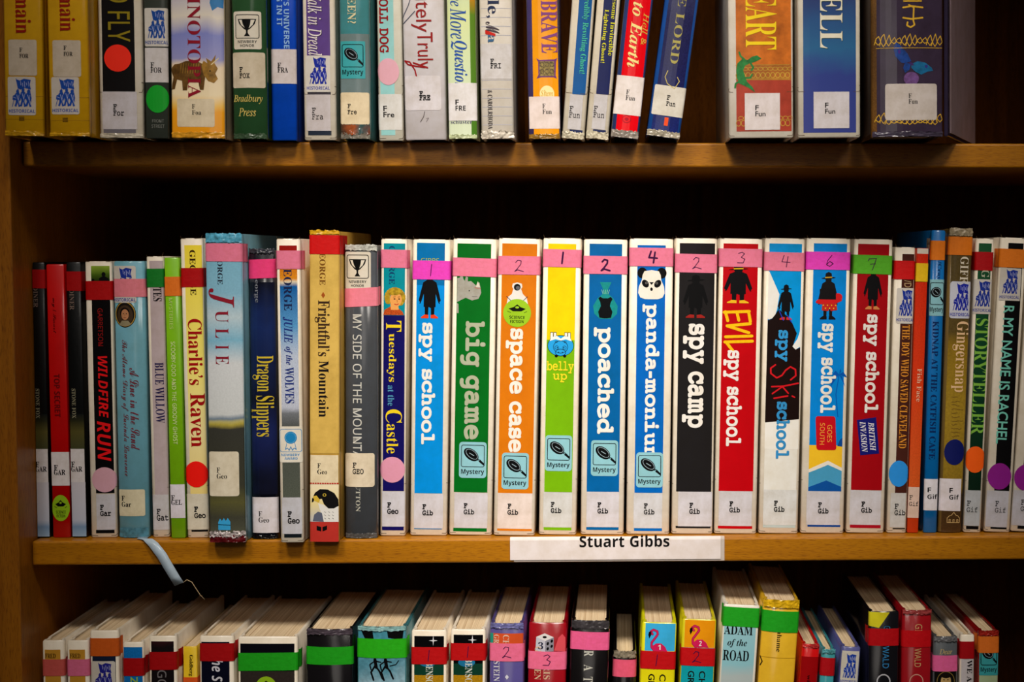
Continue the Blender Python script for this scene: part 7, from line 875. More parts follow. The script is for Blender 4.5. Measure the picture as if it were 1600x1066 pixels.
a = b.acc(); q = lambda x, y: (x - b.xc(y), y); SC_ = mat((104, 74, 30), .5, .2, 0); r_ = random.Random(4)
for i in range(11):
    y = 616 + i * 6; pts = [q(1487 + j * 3, y + r_.random() * 2.6) for j in range(int(4 + r_.random() * 4))]; a.stroke(pts, .7, SC_, 2)
a.build('script_print', b.root)
b.dot(1491.5, 701.7, 20, (8, 20, 96), rx=16); b.label_(1467, 1502, 743, 793, 'Gif', 'sansb', (232, 224, 230), fx=1483.5, fy=761, size=.88, at=760, ls=1.1)
a = b.acc(); HS = mat((206, 170, 110), .5, .2, 0); q = P(b, 805)
a.stroke([q(1480, 811), q(1480, 804), q(1484, 800), q(1486, 800), q(1490, 795), q(1494, 800), q(1496, 800), q(1499.5, 804), q(1499.5, 811), q(1480, 811)], .8, HS, 2)
for x in (1484, 1490, 1496): a.stroke([q(x - 1, 811), q(x - 1, 806), q(x + 1, 806), q(x + 1, 811)], .7, HS, 2)
a.build('publisher_mark', b.root); b.crinkle(357.5, 369, (176, 160, 130), amp=.0018, rough=.12)
b = Book('mid', (1524, 1554.5, 373.6, 1505.5, 1532.6, 822.8), 'white-edged dark green spine with tall yellow-green capitals and orange dot', WH)
b.panel(.16, .88, 381, 758, ramp([(0, (8, 34, 20)), (.5, (10, 60, 34)), (1, (30, 84, 50))], .2, 40), u=True)
b.text('G', 421, 433, 1533.5, 1545.5, (190, 196, 170), 'serif', name='author_lettering'); b.tape(394, 422, (178, 4, 14)); b.historical(1519.5, 1551, 435.5, 488, rr=1)
b.text('STORYTELLER', 495, 672, 1522.5, 1542, (126, 186, 70), 'serif', at=550); b.dot(1523.8, 710.6, 20.3, (250, 96, 14), rx=16)
b.label_(1507.5, 1531, 758, 812.5, 'Gif', 'monol', (186, 190, 196), fx=1510.5, fy=778, size=.95, at=790); b.panel(.15, .85, 813, 818, BLK, u=True); b.wear()
b = Book('mid', (1562, 1606, 373, 1538, 1578, 821.5), 'white-bound black spine with pale teal capitals, orange tape and purple dot', WH)
b.panel(.3, .88, 381, 758, (14, 12, 16), u=True)
b.tape(390, 418, (232, 124, 26)); b.historical(1562, 1594, 419, 468, rr=1)
b.text('R MY NAME IS RACHEL', 476, 686, 1565.5, 1582, (120, 206, 190), 'plainb', at=520); b.dot(1561.8, 736, 20.3, (140, 24, 140), rx=18)
b.label_(1541, 1574.5, 758, 814, 'Gif', 'monol', (198, 196, 206), fx=1554.5, fy=778, size=.95, at=790); b.panel(.24, .86, 812, 817, BLK, u=True); b.wear()
b = Book('mid', (1609, 1655, 374, 1579.5, 1622, 821), 'white-bound dark spine with a purple dot, cut by the right edge of the photo', WH)
b.panel(.3, .9, 381, 758, (20, 8, 18), u=True); b.tape(390, 418, (232, 124, 26)); b.dot(1603.5, 738, 20.3, (140, 24, 140), rx=18)
b.label_(1582, 1618, 758, 812, 'Gif', 'monol', (198, 196, 206), fx=1594.5, fy=776, size=.95, at=790); b.panel(.24, .86, 812, 817, BLK, u=True)

# --- ribbon bookmark hanging from the teal book, and the paper shelf tag
def strip(name, pts, w, m, parent, thick=.0003, taper=None):
    """a ribbon through world points; width runs along the second item of each"""
    vs, fs = [], []
    for i, (p, wd) in enumerate(pts):
        p = Vector(p); wd = Vector(wd).normalized() * w / 2
        vs += [p - wd, p + wd]
    for i in range(len(pts) - 1): a_ = i * 2; fs.append((a_, a_ + 1, a_ + 3, a_ + 2))
    me = bpy.data.meshes.new(name); me.from_pydata([tuple(v) for v in vs], [], fs); me.materials.append(m)
    for f in me.polygons: f.use_smooth = True
    o = link(name, me); s = o.modifiers.new('s', 'SOLIDIFY'); s.thickness = thick
    if parent is not None:
        bpy.context.view_layer.update(); o.parent = parent; o.matrix_parent_inverse = parent.matrix_world.inverted()
    return o
pts = [((at_level(222, 841, 0).x, .02, .0006), (1, 0, 0)), ((at_level(226, 841, 0).x, .004, .0006), (1, 0, 0))]
for px, py, Y, wd in ((231, 843, -.0016, (1, 0, .10)), (240, 851, -.004, (1, 0, .35)), (253, 868, -.006, (1, 0, .45)), (264, 887, -.007, (1, 0, .35)), (273, 902, -.007, (1, 0, .3)), (280, 913, -.006, (1, 0, .42))):
    p = at_plane(px, py, Y); pts.append((tuple(p), wd))
strip('bookmark_ribbon', pts, .0072, mat((176, 196, 214), .35, .3, .05, name='satin'), RIB.root)
th = [((286, 911), (0, 0, 1)), ((292, 906), (0, 0, 1)), ((300, 910), (.7, 0, .7)), ((307, 921), (1, 0, .5)), ((313, 930), (1, 0, .4)), ((320, 937), (1, 0, .4))]
strip('ribbon_thread', [(tuple(at_plane(x, y, -.006)), w) for (x, y), w in th], .0005, mat((186, 160, 120), .6, 0, 0, name='thread'), RIB.root)

tag = link('shelf_tag', None, None, label='white paper shelf tag with black bold name taped to the middle shelf edge', category='label')
def tagp(name, px0, px1, y0, y1, Yf, back, c):
    """thin paper on the shelf's front edge, folded over its top"""
    x0, x1 = at_plane(px0, 855, Yf).x, at_plane(px1, 855, Yf).x
    z0 = at_plane((px0 + px1) / 2, y1, Yf).z; z1 = .0004
    prof = [(Yf, z0), (Yf, -.0012), (Yf + .0004, z1 - .0003), (Yf + .0012, z1), (back, z1)]
    vs = [(x, y, z) for x in (x0, x1) for y, z in prof]; n = len(prof)
    me = bpy.data.meshes.new(name); me.from_pydata(vs, [], [(i, i + n, i + n + 1, i + 1) for i in range(n - 1)]); me.materials.append(mat(c, .6, 0, .06, .05, 60, name='tag_paper'))
    o = link(name, me, tag); s = o.modifiers.new('s', 'SOLIDIFY'); s.thickness = .0002; s.offset = 1
    return o
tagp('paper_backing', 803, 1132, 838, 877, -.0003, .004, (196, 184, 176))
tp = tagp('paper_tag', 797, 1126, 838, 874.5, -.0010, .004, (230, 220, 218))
v, f = glyphs('Stuart Gibbs', 'sansb'); xs = [q[0] for q in v]; ys = [q[1] for q in v]
p0 = at_plane(905.5, 857, -.0013); p1 = at_plane(1046, 857, -.0013); zt = at_plane(975, 836.5, -.0013).z; zb_ = at_plane(975, 855, -.0013).z
me = bpy.data.meshes.new('tag_lettering'); me.from_pydata([(p0.x + (q[0] - min(xs)) / (max(xs) - min(xs)) * (p1.x - p0.x), -.00135, zb_ + (q[1] - min(ys)) / (max(ys) - min(ys)) * (zt - zb_)) for q in v], [], f)
me.materials.append(mat((24, 20, 22), .6, 0, 0, name='tag_ink')); link('tag_lettering', me, tp)
# ================================================================== upper shelf (the photo cuts the books off above their lower half)
def T(geo, label, cover=WH, **kw): return Book('top', geo, label, cover, **kw)
YC = (226, 170, 20)
def yellow(geo, label, txt, y1, lx, ly, hx, hy, fx, fy):
    b = T(geo, label, YC, Y=-.046, style='box', rough=.3, coat=.7, bulge=.0012)
    b.text(txt, -38, y1, lx[0] + 11, lx[1] - 9, (150, 24, 10), 'serifb', at=20)
    b.label_(lx[0], lx[1], ly[0], ly[1], 'FOR', 'serifb', (206, 190, 170), r=3, fx=fx, fy=fy, size=.8)
    b.historical(hx[0], hx[1], hy[0], hy[1], c=(206, 196, 186), ink=(24, 70, 160))
    b.text('III', 182, 189, hx[0] + 18, hx[0] + 26, (90, 60, 20), 'serif', name='volume_number')
    b.crinkle(205, geo[5], (216, 160, 20), amp=.0012, rough=.25)
    a = b.acc(); K = mat((176, 128, 14), .3, .7, .1); a.rect(-b.half(), b.half(), 150, 151, K, 1); a.rect(-b.half(), b.half(), 186, 187, K, 1); a.build('jacket_seam', b.root)
yellow((2.5, 66, 0, 7, 68, 213), 'worn yellow hardback with maroon lettering, first on the top shelf', 'domain', 52.5, (13, 57), (62, 118), (12, 55.5), (120, 180), 30.5, 78)
yellow((72.5, 135.5, 0, 75.5, 141, 211.5), 'worn yellow hardback with maroon lettering, second on the top shelf', 'domain', 47, (82, 126), (61, 118), (80, 123.5), (118.5, 177), 99.5, 73)
b = T((150.5, 222, 0, 156, 224, 218), 'white-bound black spine with a red dot and thin olive capitals', WH, Y=-.030)
b.panel(.09, .83, -222, 145, (28, 24, 26), u=True); b.text('WILD FLY', -70, 67, 169, 203, (150, 132, 26), 'sans', at=40)
b.dot(184, 92.7, 21.2, (250, 44, 20)); b.label_(160, 214, 145, 204, 'For', 'mono', (200, 194, 200), fx=177, fy=169, size=.98)
b.panel(.09, .83, 204, 210, (110, 106, 116), u=True); b.crinkle(211, 218, (206, 196, 176), amp=.001, rough=.5); b.wear()
b = T((222.5, 261.5, 0, 226.5, 264, 216), 'slim dark grey-green spine with a bright green dot', (58, 64, 58), style='box', coat=.6, bulge=.001)
b.historical(225.5, 263, 12, 72, ink=(24, 70, 150)); b.label_(226, 263, 74, 128, 'FOR', 'serifb', (214, 208, 208), fx=235, fy=101, size=1.0, ls=.8)
b.dot(246, 154, 21.8, (10, 160, 40), rx=18); b.htext('FRONT', 238, 256, 186, 191, (120, 124, 118), 'sans', name='publisher_lettering'); b.htext('STREET', 237, 257, 194, 199.5, (120, 124, 118), 'sans', name='publisher_lettering')
b = T((264, 350, 0, 266.5, 351, 214), 'thick painted spine with tall maroon capitals over a horned dinosaur', (206, 190, 160), style='round', coat=.8, rough=.25, bulge=.002, depth=.15)
b.panel(0, 1, -222, -60, (120, 150, 200), u=True, coat=.6); b.panel(0, 1, -60, 213, ramp([(0, (230, 150, 20)), (.13, (236, 160, 30)), (.17, (238, 190, 90)), (.24, (240, 220, 180)), (.42, (236, 214, 180)), (.46, (150, 150, 200)), (.6, (130, 136, 200)), (.7, (226, 216, 200)), (.86, (160, 160, 206)), (1, (120, 150, 200))], .10, 22, stretch=(1, 1, .6), coat=.8, rough=.22), u=True)
a = b.acc(); q = P(b, 115); D1 = mat((168, 124, 50), .4, .3, .3, 0, 160); D2 = mat((112, 78, 34), .4, .3, .3, 0, 160)
a.poly([q(265, 106), q(272, 98), q(280, 97), q(290, 93), q(306, 92), q(316, 97), q(322, 108), q(320, 122), q(318, 138), q(312, 138), q(310, 126), q(300, 124), q(294, 126), q(292, 139), q(285, 139), q(284, 124), q(276, 122), q(272, 137), q(266, 138), q(270, 118)], D2, 1.6)
a.poly([q(315, 100), q(318, 92), q(324, 96), q(322, 88), q(330, 93), q(337, 82), q(335, 96), q(340, 104), q(336, 112), q(340, 120), q(334, 127), q(325, 124), q(318, 114)], D1, 1.9)
a.stroke([q(330, 98), q(341, 88)], 1.4, mat((226, 210, 160), .4, .3, 0), 2.2); a.ell(*q(328, 108), 1.2, 1.2, INK, 2.2)
for i in range(8): a.stroke([q(283 + i * 4, 97), q(281 + i * 4, 112)], 1, D1, 1.9)
a.build('dinosaur_print', b.root)
a = b.acc(); a.poly([q(330, -12), q(350, -10), q(349, 10), q(340, 8), q(332, 14), q(328, 2)], mat((60, 130, 190), .4, .3, .1), 1.6); a.build('sky_print', b.root)
b.text('DINOTOPIA', -30, 151, 293, 313.5, (140, 20, 40), 'serif', at=70); b.label_(276, 335, 152, 196, 'Foa', 'serif', (222, 206, 176), r=3, fx=300, fy=164, size=.82)
b.crinkle(204, 214, (226, 160, 40), amp=.0013, rough=.2)
b = T((359, 415, 0, 363, 418, 218), 'rounded forest green spine with a trophy sticker above gold italics', (44, 84, 50), style='round', coat=.9, rough=.2, bulge=.0035)
b.trophy(363.5, 408, 18, 77); b.label_(361.5, 414, 82, 137.5, 'FOX', 'mono', (210, 196, 172), r=3, fx=373.5, fy=109, size=.95)
b.htext('Bradbury', 363, 410, 148, 162.5, (206, 186, 100), 'ital', name='publisher_lettering'); b.htext('Press', 372, 400, 169, 182, (206, 186, 100), 'ital', name='publisher_lettering'); b.crinkle(209, 218, (60, 84, 60), amp=.0012)
b = T((421, 463, 0, 424, 464.5, 220.5), 'plain royal blue spine with pale capitals above a white label', (6, 74, 200), style='box', coat=.4, bulge=.0008)
b.text("PINCKLEY'S UNIVERSE", -60, 76.5, 443.5, 452, (150, 190, 236), 'sansb', at=40); b.text('EVERYTHING IN IT', -80, 41.6, 432.5, 441, (150, 190, 236), 'sansb', at=20)
b.label_(422.8, 463.5, 77.6, 131.5, 'FRA', 'serifb', (216, 206, 206), fx=433.5, fy=103, size=.95, ls=.75)
b = T((471, 524, 0, 475.5, 526, 219.4), 'white-bound purple spine with white script running down it', WH)
b.panel(.12, .84, -222, 87, (94, 66, 138), u=True); b.text('Whatt Walk in Dread', -60, 87, 481, 504, (236, 226, 226), 'ital', at=40, shadow=(40, 24, 60))
b.historical(478, 516, 87, 144, ink=(24, 40, 150)); b.panel(.12, .84, 144, 148, (60, 56, 64), u=True); b.label_(478.5, 516.5, 148, 205, 'Fra', 'monol', (200, 192, 194), fx=487.5, fy=173, size=1.0)
b.panel(.12, .84, 205, 212, (36, 44, 60), u=True); b.wear()
b = T((529, 577, 0, 531, 579, 218), 'teal spine with a teal magnifying-glass sticker above a cream label', (70, 140, 146), style='round', coat=.9, rough=.2, bulge=.002)
b.text('EIGHTEEN?', -60, 37, 543, 556, (222, 214, 170), 'serif', at=20); b.panel(0, 1, 53, 195, (110, 128, 130), u=True, coat=.8, rough=.2)
b.mystery(531, 570.5, 64.6, 123, c=(60, 164, 172), rr=1); b.label_(530.5, 577.5, 144.7, 194.6, 'Fre', 'mono', (232, 214, 178), r=3, fx=543, fy=166, size=.82)
b.crinkle(195, 211, ramp([(0, (60, 50, 40)), (.4, (160, 80, 40)), (.7, (60, 90, 90)), (1, (120, 60, 40))], .3, 160, coat=.9, rough=.15, axis=0), amp=.0014, name='printed_tail'); b.crinkle(208, 218, (130, 124, 112), amp=.001)
b = T((587, 629, 0, 592, 631, 220.5), 'white-bound aqua spine with a pale pink dot and heavy dark red capitals', (226, 222, 206))
b.panel(.1, .66, -222, 212, (150, 208, 208), u=True); b.text('ROCK N ROLL DOG', -95, 83, 592.5, 607, (150, 14, 20), 'slabm', at=40)
b.dot(606.7, 112.5, 21, (226, 170, 186), rx=17); b.label_(590.5, 628, 147.6, 203.6, 'Fre', 'plainb', (218, 216, 212), fx=599, fy=170, size=.98); b.wear()
b = T((627.5, 694, 0, 632.5, 699, 219.4), 'broad sparkling white spine with dark red handwritten lettering', (226, 220, 224), style='box', coat=.8, rough=.25, bulge=.002)
b.text('Absolutely', -90, 51, 642, 674, (150, 34, 34), 'plain', at=30); b.text('Truly', 51, 108, 644, 676, (150, 24, 24), 'plain', at=60)
a = b.acc(); q = P(b, 100); RI = mat((150, 20, 24), .4, .2, 0); a.stroke([q(664, 106), q(650, 104), q(637, 101), q(632, 95), q(640, 97), q(648, 110), q(650, 119)], 2.2, RI, 3); a.build('pen_flourish', b.root); a = b.acc()
a.stroke([q(644, -4), q(640, 8), q(629, 30), q(628, 38), q(632, 36), q(650, 18)], 1.2, mat((70, 76, 96), .4, .2, 0), 3); a.build('pen_flourish', b.root); a = b.acc(); a.stroke([q(662, 175), q(660, 183), q(655, 191)], 1, mat((90, 80, 80), .4, .2, 0), 3); a.stroke([q(664, 186), q(668, 185), q(664, 191)], .6, mat((130, 120, 120), .4, .2, 0), 3)
a.build('pen_flourish', b.root); b.label_(632, 689, 119, 173, 'FRE', 'slabm', (216, 210, 214), r=4, fx=655, fy=147, size=.98, ls=.65)
b = T((697, 743, 0, 700.5, 746.5, 216), 'pale green spine with looping blue lettering and a moss green stripe', (200, 214, 176), style='box', coat=.7, rough=.25, bulge=.0012)
b.panel(0, .8, -222, -60, (190, 214, 200), u=True, coat=.6); b.panel(0, .8, -60, 215, ramp([(0, (210, 220, 190)), (.4, (206, 220, 176)), (.7, (216, 226, 160)), (1, (190, 214, 200))], .06, 40, coat=.7), u=True); b.panel(.8, 1.0, -222, -60, (190, 90, 20), u=True, coat=.6); b.panel(.8, 1.0, -60, 215, ramp([(0, (70, 120, 30)), (.7, (90, 130, 30)), (.8, (200, 130, 20)), (1, (190, 90, 20))], .06, 60, coat=.7), u=True)
b.text('More', 11, 59, 703, 728, (40, 84, 170), 'ital', at=30); b.text('Three', -40, 8, 703, 724, (40, 84, 170), 'ital', at=0); b.text('Questions', 62, 146, 704.5, 730, (40, 84, 170), 'italb', at=90)
b.label_(700.5, 746, 128, 187, 'FRE', 'sansb', (226, 222, 222), fx=711.5, fy=158, size=.92, ls=1.0, lvl=3.5); b.htext('schuster', 704, 738, 186, 192, (50, 40, 90), 'serifb', name='publisher_lettering', lvl=2); b.crinkle(209, 216, (196, 206, 160), amp=.001)
b = T((748, 800, 0, 751, 804, 217), 'cream lined-paper spine with patchwork lettering and a frayed foot', (232, 224, 212), style='round', coat=.6, rough=.35, bulge=.002)
a = b.acc(); LN = mat((176, 176, 190), .4, .3, 0)
for y in range(-30, 210, 14): a.rect(-b.half() * .92, b.half() * .92, y, y + .8, LN, 1)
a.build('ruled_lines', b.root)
b.text('Nicole,', -62, 27, 759, 780, (40, 50, 80), 'serifb', at=10); b.text('M', 33, 54, 758.5, 780, (70, 60, 70), 'script', at=40); b.text('a', 53, 66, 762, 772, (60, 100, 140), 'serifb', at=60); a = b.acc(); q = P(b, 50); a.poly([q(758, 46), q(774, 52), q(774, 56), q(758, 52)], mat((196, 40, 30), .4, .2, 0), 3.4); a.build('lettering_accent', b.root)
b.label_(750, 799, 67.5, 122.6, 'FRI', 'mono', (208, 204, 204), fx=766, fy=95, size=.95, ls=.75, lvl=1.6); b.text('& CAROLRHODA', 140, 201, 762, 769.5, (60, 56, 60), 'serif', at=170, name='publisher_lettering')
b.crinkle(204, 218, (216, 206, 190), amp=.003, lift=.003, rough=.4, name='frayed_foot')
b = T((822, 872, 0, 825, 876.5, 217), 'orange spine with purple lettering and a scrolled square ornament', (70, 60, 110), style='box', coat=.8, rough=.2, bulge=.0012)
b.panel(.17, .97, -222, 211, (240, 156, 16), u=True, coat=.8, rough=.2)
b.text('BRAVE', 0, 82, 845, 871, (130, 70, 130), 'serifb', at=40)
a = b.acc(); q = P(b, 105); PU = mat((110, 60, 120), .4, .3, .1); GO = mat((160, 140, 80), .4, .3, .4, 0, 500)
a.poly([q(838, 90), q(843, 93), q(866, 92), q(871, 90), q(869, 96), q(868, 117), q(870, 122), q(864, 120), q(845, 120), q(838, 122), q(841, 116), q(841, 96)], PU, 1.8); a.poly([q(843, 95), q(866, 95), q(866, 118), q(843, 118)], GO, 2.1)
for i in range(6): a.ringell(*q(847 + (i % 3) * 7.5, 100 + (i // 3) * 11), 3.4, 4, .8, mat((70, 56, 50), .4, .3, 0), 2.4)
a.ell(*q(854, 146), 11.5, 13, mat((246, 226, 160), .4, .3, 0), 1.8); a.build('square_ornament', b.root); b.htext('Shem', 845, 864, 140, 149.5, (210, 160, 40), 'ital', name='publisher_lettering')
b.label_(826.5, 875, 150, 200.5, 'Fun', 'serif', (230, 214, 208), fx=847.5, fy=165, size=.84, ls=.95); b.crinkle(209, 217, (150, 110, 40), amp=.0012)
def slim(geo, label, c, pu, lines, col, fx, hole):
    b = T(geo, label, (226, 216, 196)); b.panel(pu[0], pu[1], -222, 149, c, u=True)
    for (s, y0, y1, x0, x1, at) in lines: b.text(s, y0, y1, x0, x1, col, 'serif', at=at)
    b.label_(b.xc(175) - b.half() * .55, b.xc(175) + b.half() * .62, 149.5, 204, 'Fun', 'monol', (196, 192, 194), fx=fx, fy=172, size=.98)
    b.panel(pu[0], pu[1], 204.5, 209, (30, 40, 84), u=True); b.crinkle(208, geo[5], (206, 196, 170), amp=.0016, lift=.002, rough=.5, name='worn_tail'); b.wear()
slim((892.5, 930.5, 0, 877.8, 912.5, 219.4), 'leaning slim blue spine with sea-green lettering in worn white binding', (10, 84, 150), (.32, .9), [('Incredibly Revolting Ghost!', -16, 116, 908.5, 919.5, 40)], (70, 190, 150), 889.5, 0)
slim((932, 970, 0, 914.8, 950.5, 219.8), 'leaning slim navy spine with yellow lettering in worn white binding', (24, 32, 84), (.3, .86), [('The Awesome Invincible', -42, 88, 954, 961, 40), ('Lightning Ghost!', 17, 100, 940, 948, 60)], (220, 216, 30), 927.5, 0)
b = T((976, 1021, 0, 953.5, 998, 217), 'leaning scarlet spine with cream script and dark blue edges', (50, 66, 120), style='box', coat=.9, rough=.15, bulge=.0015)
b.panel(.15, .93, -222, 207, (226, 4, 20), u=True, coat=.8, rough=.2); b.text('Beta to Earth', -60, 106, 984, 1002, (240, 220, 140), 'italb', at=60); b.text('Hell &', 20, 70, 1004, 1013, (214, 160, 60), 'ital', at=40)
b.label_(959, 1004.5, 120, 180.5, 'Fun', 'serif', (230, 220, 216), fx=978, fy=145, size=.85, at=150, ls=.95)
a = b.acc(); q = P(b, 188); a.ringell(*q(979, 187), 7, 6, 1, mat((170, 10, 30), .4, .3, 0), 2.5); a.ell(*q(979, 187), 3, 2.4, mat((170, 10, 30), .4, .3, 0), 2.5); a.build('publisher_mark', b.root); b.crinkle(205, 217, (150, 140, 130), amp=.0013, rough=.15)
b = T((1041, 1090, 0, 1007, 1064.5, 217.5), 'steeply leaning dark blue spine with scuffed faint gold capitals', (30, 80, 160), style='box', coat=.9, rough=.15, bulge=.001, depth=.145)
b.panel(.12, .92, -222, -50, (70, 74, 110), u=True, coat=.6); b.panel(.12, .92, -50, 212, ramp([(0, (28, 40, 110)), (.4, (30, 32, 84)), (.7, (38, 38, 84)), (1, (70, 74, 110))], .15, 60, coat=.9, rough=.2, speck=.3), u=True)
b.text('TIME LORD', -60, 102, 1052, 1065, (170, 160, 90), 'serifl', at=60); a = b.acc(); q = P(b, 125); a.stroke([q(1042, 114), q(1039, 124), q(1044, 134), q(1056, 140), q(1062, 128), q(1058, 122)], 1.1, mat((200, 180, 100), .4, .3, 0), 3); a.build('swirl_ornament', b.root)
b.label_(1020.5, 1071, 137, 183.5, 'Fun', 'mono', (214, 208, 196), r=2, fx=1041.5, fy=155, size=.84, at=160)
a = b.acc(); q = P(b, 192); a.poly([q(1038, 186), q(1044, 186), q(1044, 199), q(1038, 199)], mat((240, 80, 30), .4, .3, .1), 2.5); a.build('publisher_mark', b.root); b.crinkle(207, 217.5, (170, 160, 140), amp=.0016, rough=.15)
# three thick fantasy volumes after the gap
b = T((1136, 1240, 0, 1139, 1240, 216), 'thick orange spine with tall yellow capitals and a green lizard', (226, 218, 204), Y=-.045)
b.panel(.12, .97, -222, 101, (208, 112, 34), u=True, grime=.25); b.panel(.12, .97, 101, 126, (176, 104, 44), u=True, grime=.25); b.panel(.12, .97, 126, 206, (168, 62, 44), u=True, grime=.15)
b.text('HEART', -36, 78, 1165, 1214, (240, 208, 30), 'serif', at=40); a = b.acc(); q = P(b, 115); GB = mat((206, 166, 60), .4, .3, .2); 
for i in range(11):
    x = 1153 + i * 7.8
    a.ringell(*q(x, 118), 4, 4.6, 1, GB, 2); a.ringell(*q(x + 4, 108), 4.2, 3, .8, GB, 2)
for y in (102, 124): a.stroke([q(1149, y), q(1234, y)], .8, GB, 2)
a.build('ornament_band', b.root); a = b.acc()
for i in range(11): x = 1153 + i * 7.8; a.ringell(*q(x, 193), 4, 5, .9, GB, 1.8); a.ringell(*q(x + 4, 185), 4, 3, .7, GB, 1.8)
a.build('ornament_band', b.root)
a = b.acc(); GR = mat((40, 130, 60), .4, .3, .25, 0, 300); q = P(b, 115)
a.poly([q(1190, 92), q(1183, 87), q(1175, 89), q(1168, 94), q(1160, 92), q(1152, 99), q(1150, 110), q(1151, 122), q(1155, 131), q(1162, 134), q(1170, 138), q(1180, 145), q(1175, 136), q(1167, 128), q(1164, 120), q(1161, 110), q(1164, 103), q(1172, 99), q(1180, 97)], GR, 2.6)
for pts in (((1163, 93), (1157, 88), (1155, 82)), ((1172, 98), (1177, 106), (1174, 110)), ((1165, 122), (1172, 122), (1175, 117)), ((1154, 128), (1149, 131), (1148, 137))): a.stroke([q(*z) for z in pts], 3, GR, 2.6)
a.build('lizard_print', b.root); b.label_(1163.5, 1219, 146, 203.5, 'Fun', 'plainb', (216, 206, 206), fx=1180, fy=169, size=.92, lvl=3.5); b.wear()
b = T((1245, 1345, 0, 1246.5, 1345, 211.5), 'thick ink-blue spine with white capitals in worn white binding', (220, 212, 196), Y=-.05)
b.panel(.09, .93, -222, -60, (50, 50, 110), u=True, coat=.6); b.panel(.09, .93, -60, 204, ramp([(0, (50, 60, 130)), (.35, (46, 60, 130)), (.5, (40, 96, 140)), (.65, (40, 80, 130)), (.8, (44, 60, 110)), (1, (50, 50, 110))], .08, 50), u=True)
b.text('INKSPELL', -150, 72, 1280.5, 1317, (228, 222, 200), 'serif', at=20, shadow=(20, 60, 30)); b.label_(1271, 1327.5, 140, 197, 'Fun', 'plainb', (206, 200, 204), fx=1289, fy=161, size=.92, lvl=3.5); b.wear()
b = T((1361, 1476, 0, 1363, 1475, 208.5), 'dark plum spine with gold scrollwork, a butterfly and splayed cover', (64, 44, 34), style='round', Y=-.055, coat=.9, rough=.15, bulge=.003, depth=.15)
b.panel(.07, .99, -222, 208, (58, 46, 66), u=True, coat=.9, rough=.14, grime=.12); b.panel(-.04, .07, -222, -60, (130, 90, 40), u=True, coat=.6); b.panel(-.04, .07, -60, 208, ramp([(0, (120, 80, 30)), (.5, (90, 60, 26)), (1, (130, 90, 40))], .2, 90, speck=.4), u=True, lvl=1.3)
GD = mat((226, 178, 50), .35, .5, .1)
a = b.acc(); q = P(b, 20)
a.stroke([q(1412, -4), q(1440, -4)], 2.2, GD, 3); a.stroke([q(1411, 6), q(1424, 4), q(1442, 6)], 2.6, GD, 3); a.stroke([q(1411, 22), q(1424, 24), q(1442, 22)], 2.6, GD, 3); a.stroke([q(1420, 2), q(1428, 6), q(1427, 26), q(1429, 33), q(1423, 37), q(1417, 34), q(1418, 29)], 2.4, GD, 3); a.build('title_lettering', b.root)
a = b.acc(); r_ = random.Random(2); q = P(b, 58)
for k, (ya, yb) in enumerate(((47, 69), (170, 189))):
    if k: a = b.acc()
    for i in range(13):
        x = 1370 + i * 8.2; ym = (ya + yb) / 2; amp = (yb - ya) / 2 * (.7 + .3 * math.sin(i * 1.3))
        if k and 1381 < x < 1466: ym += 5; amp *= .6
        a.stroke([q(x - 4, ym + amp * .7), q(x - 1, ym - amp * .6 * r_.random()), q(x + 3, ym - amp), q(x + 6, ym + amp * .2), q(x + 2, ym + amp * .8), q(x - 2, ym + amp * .2)], 1.1, GD, 2.4)
    if not k: a.stroke([q(1369, yb), q(1474, yb)], .8, GD, 2.4)
    a.build('ornament_band', b.root)
a = b.acc(); q = P(b, 90); W1 = mat((30, 70, 150), .3, .6, .25, 0, 200); W2 = mat((30, 110, 160), .3, .6, .2, 0, 200)
a.poly([q(1424, 90), q(1418, 78), q(1408, 66), q(1400, 60), q(1396, 70), q(1399, 82), q(1408, 92), q(1414, 93)], W1, 2.7); a.poly([q(1424, 94), q(1434, 90), q(1446, 92), q(1457, 100), q(1459, 105), q(1450, 106), q(1440, 111), q(1430, 106), q(1424, 100)], W2, 2.7)
a.poly([q(1414, 92), q(1423, 94), q(1421, 103), q(1414, 108), q(1411, 100)], W1, 2.5); a.ell(*q(1424, 94), 4, 2, mat((60, 40, 100), .3, .6, 0), 3, rot=30); a.ell(*q(1448, 98), 2.4, 2.4, mat((50, 50, 130), .3, .6, 0), 3); a.ell(*q(1405, 75), 2, 3.5, mat((70, 40, 130), .3, .6, 0), 3)
a.ell(*q(1424, 117), 12, 10.5, mat((116, 80, 140), .4, .3, .2, 0, 300), 2.2); a.build('butterfly_print', b.root)
b.label_(1383, 1465.5, 125, 182, 'Fun', 'serif', (204, 194, 188), r=4, fx=1419.5, fy=144, size=.84, lvl=3.5, ls=.95); b.crinkle(200, 208.5, (70, 62, 80), amp=.0014, rough=.1)
# its back cover splays open
x = b.W / 2; bm = box(0, .0028, 0, .150, 0, .215, .0006); o = bmobj('splayed_back_cover', bm, mat((44, 36, 60), .3, .6), b.root); o.location = (x + .0012, .006, .0008); o.rotation_euler = (0, 0, math.radians(-20.5))
bm = box(.0029, .0034, .012, .146, .003, .212); o2 = bmobj('flap_endpaper', bm, mat((150, 128, 132), .5, .2, .08), b.root); o2.location = o.location; o2.rotation_euler = o.rotation_euler

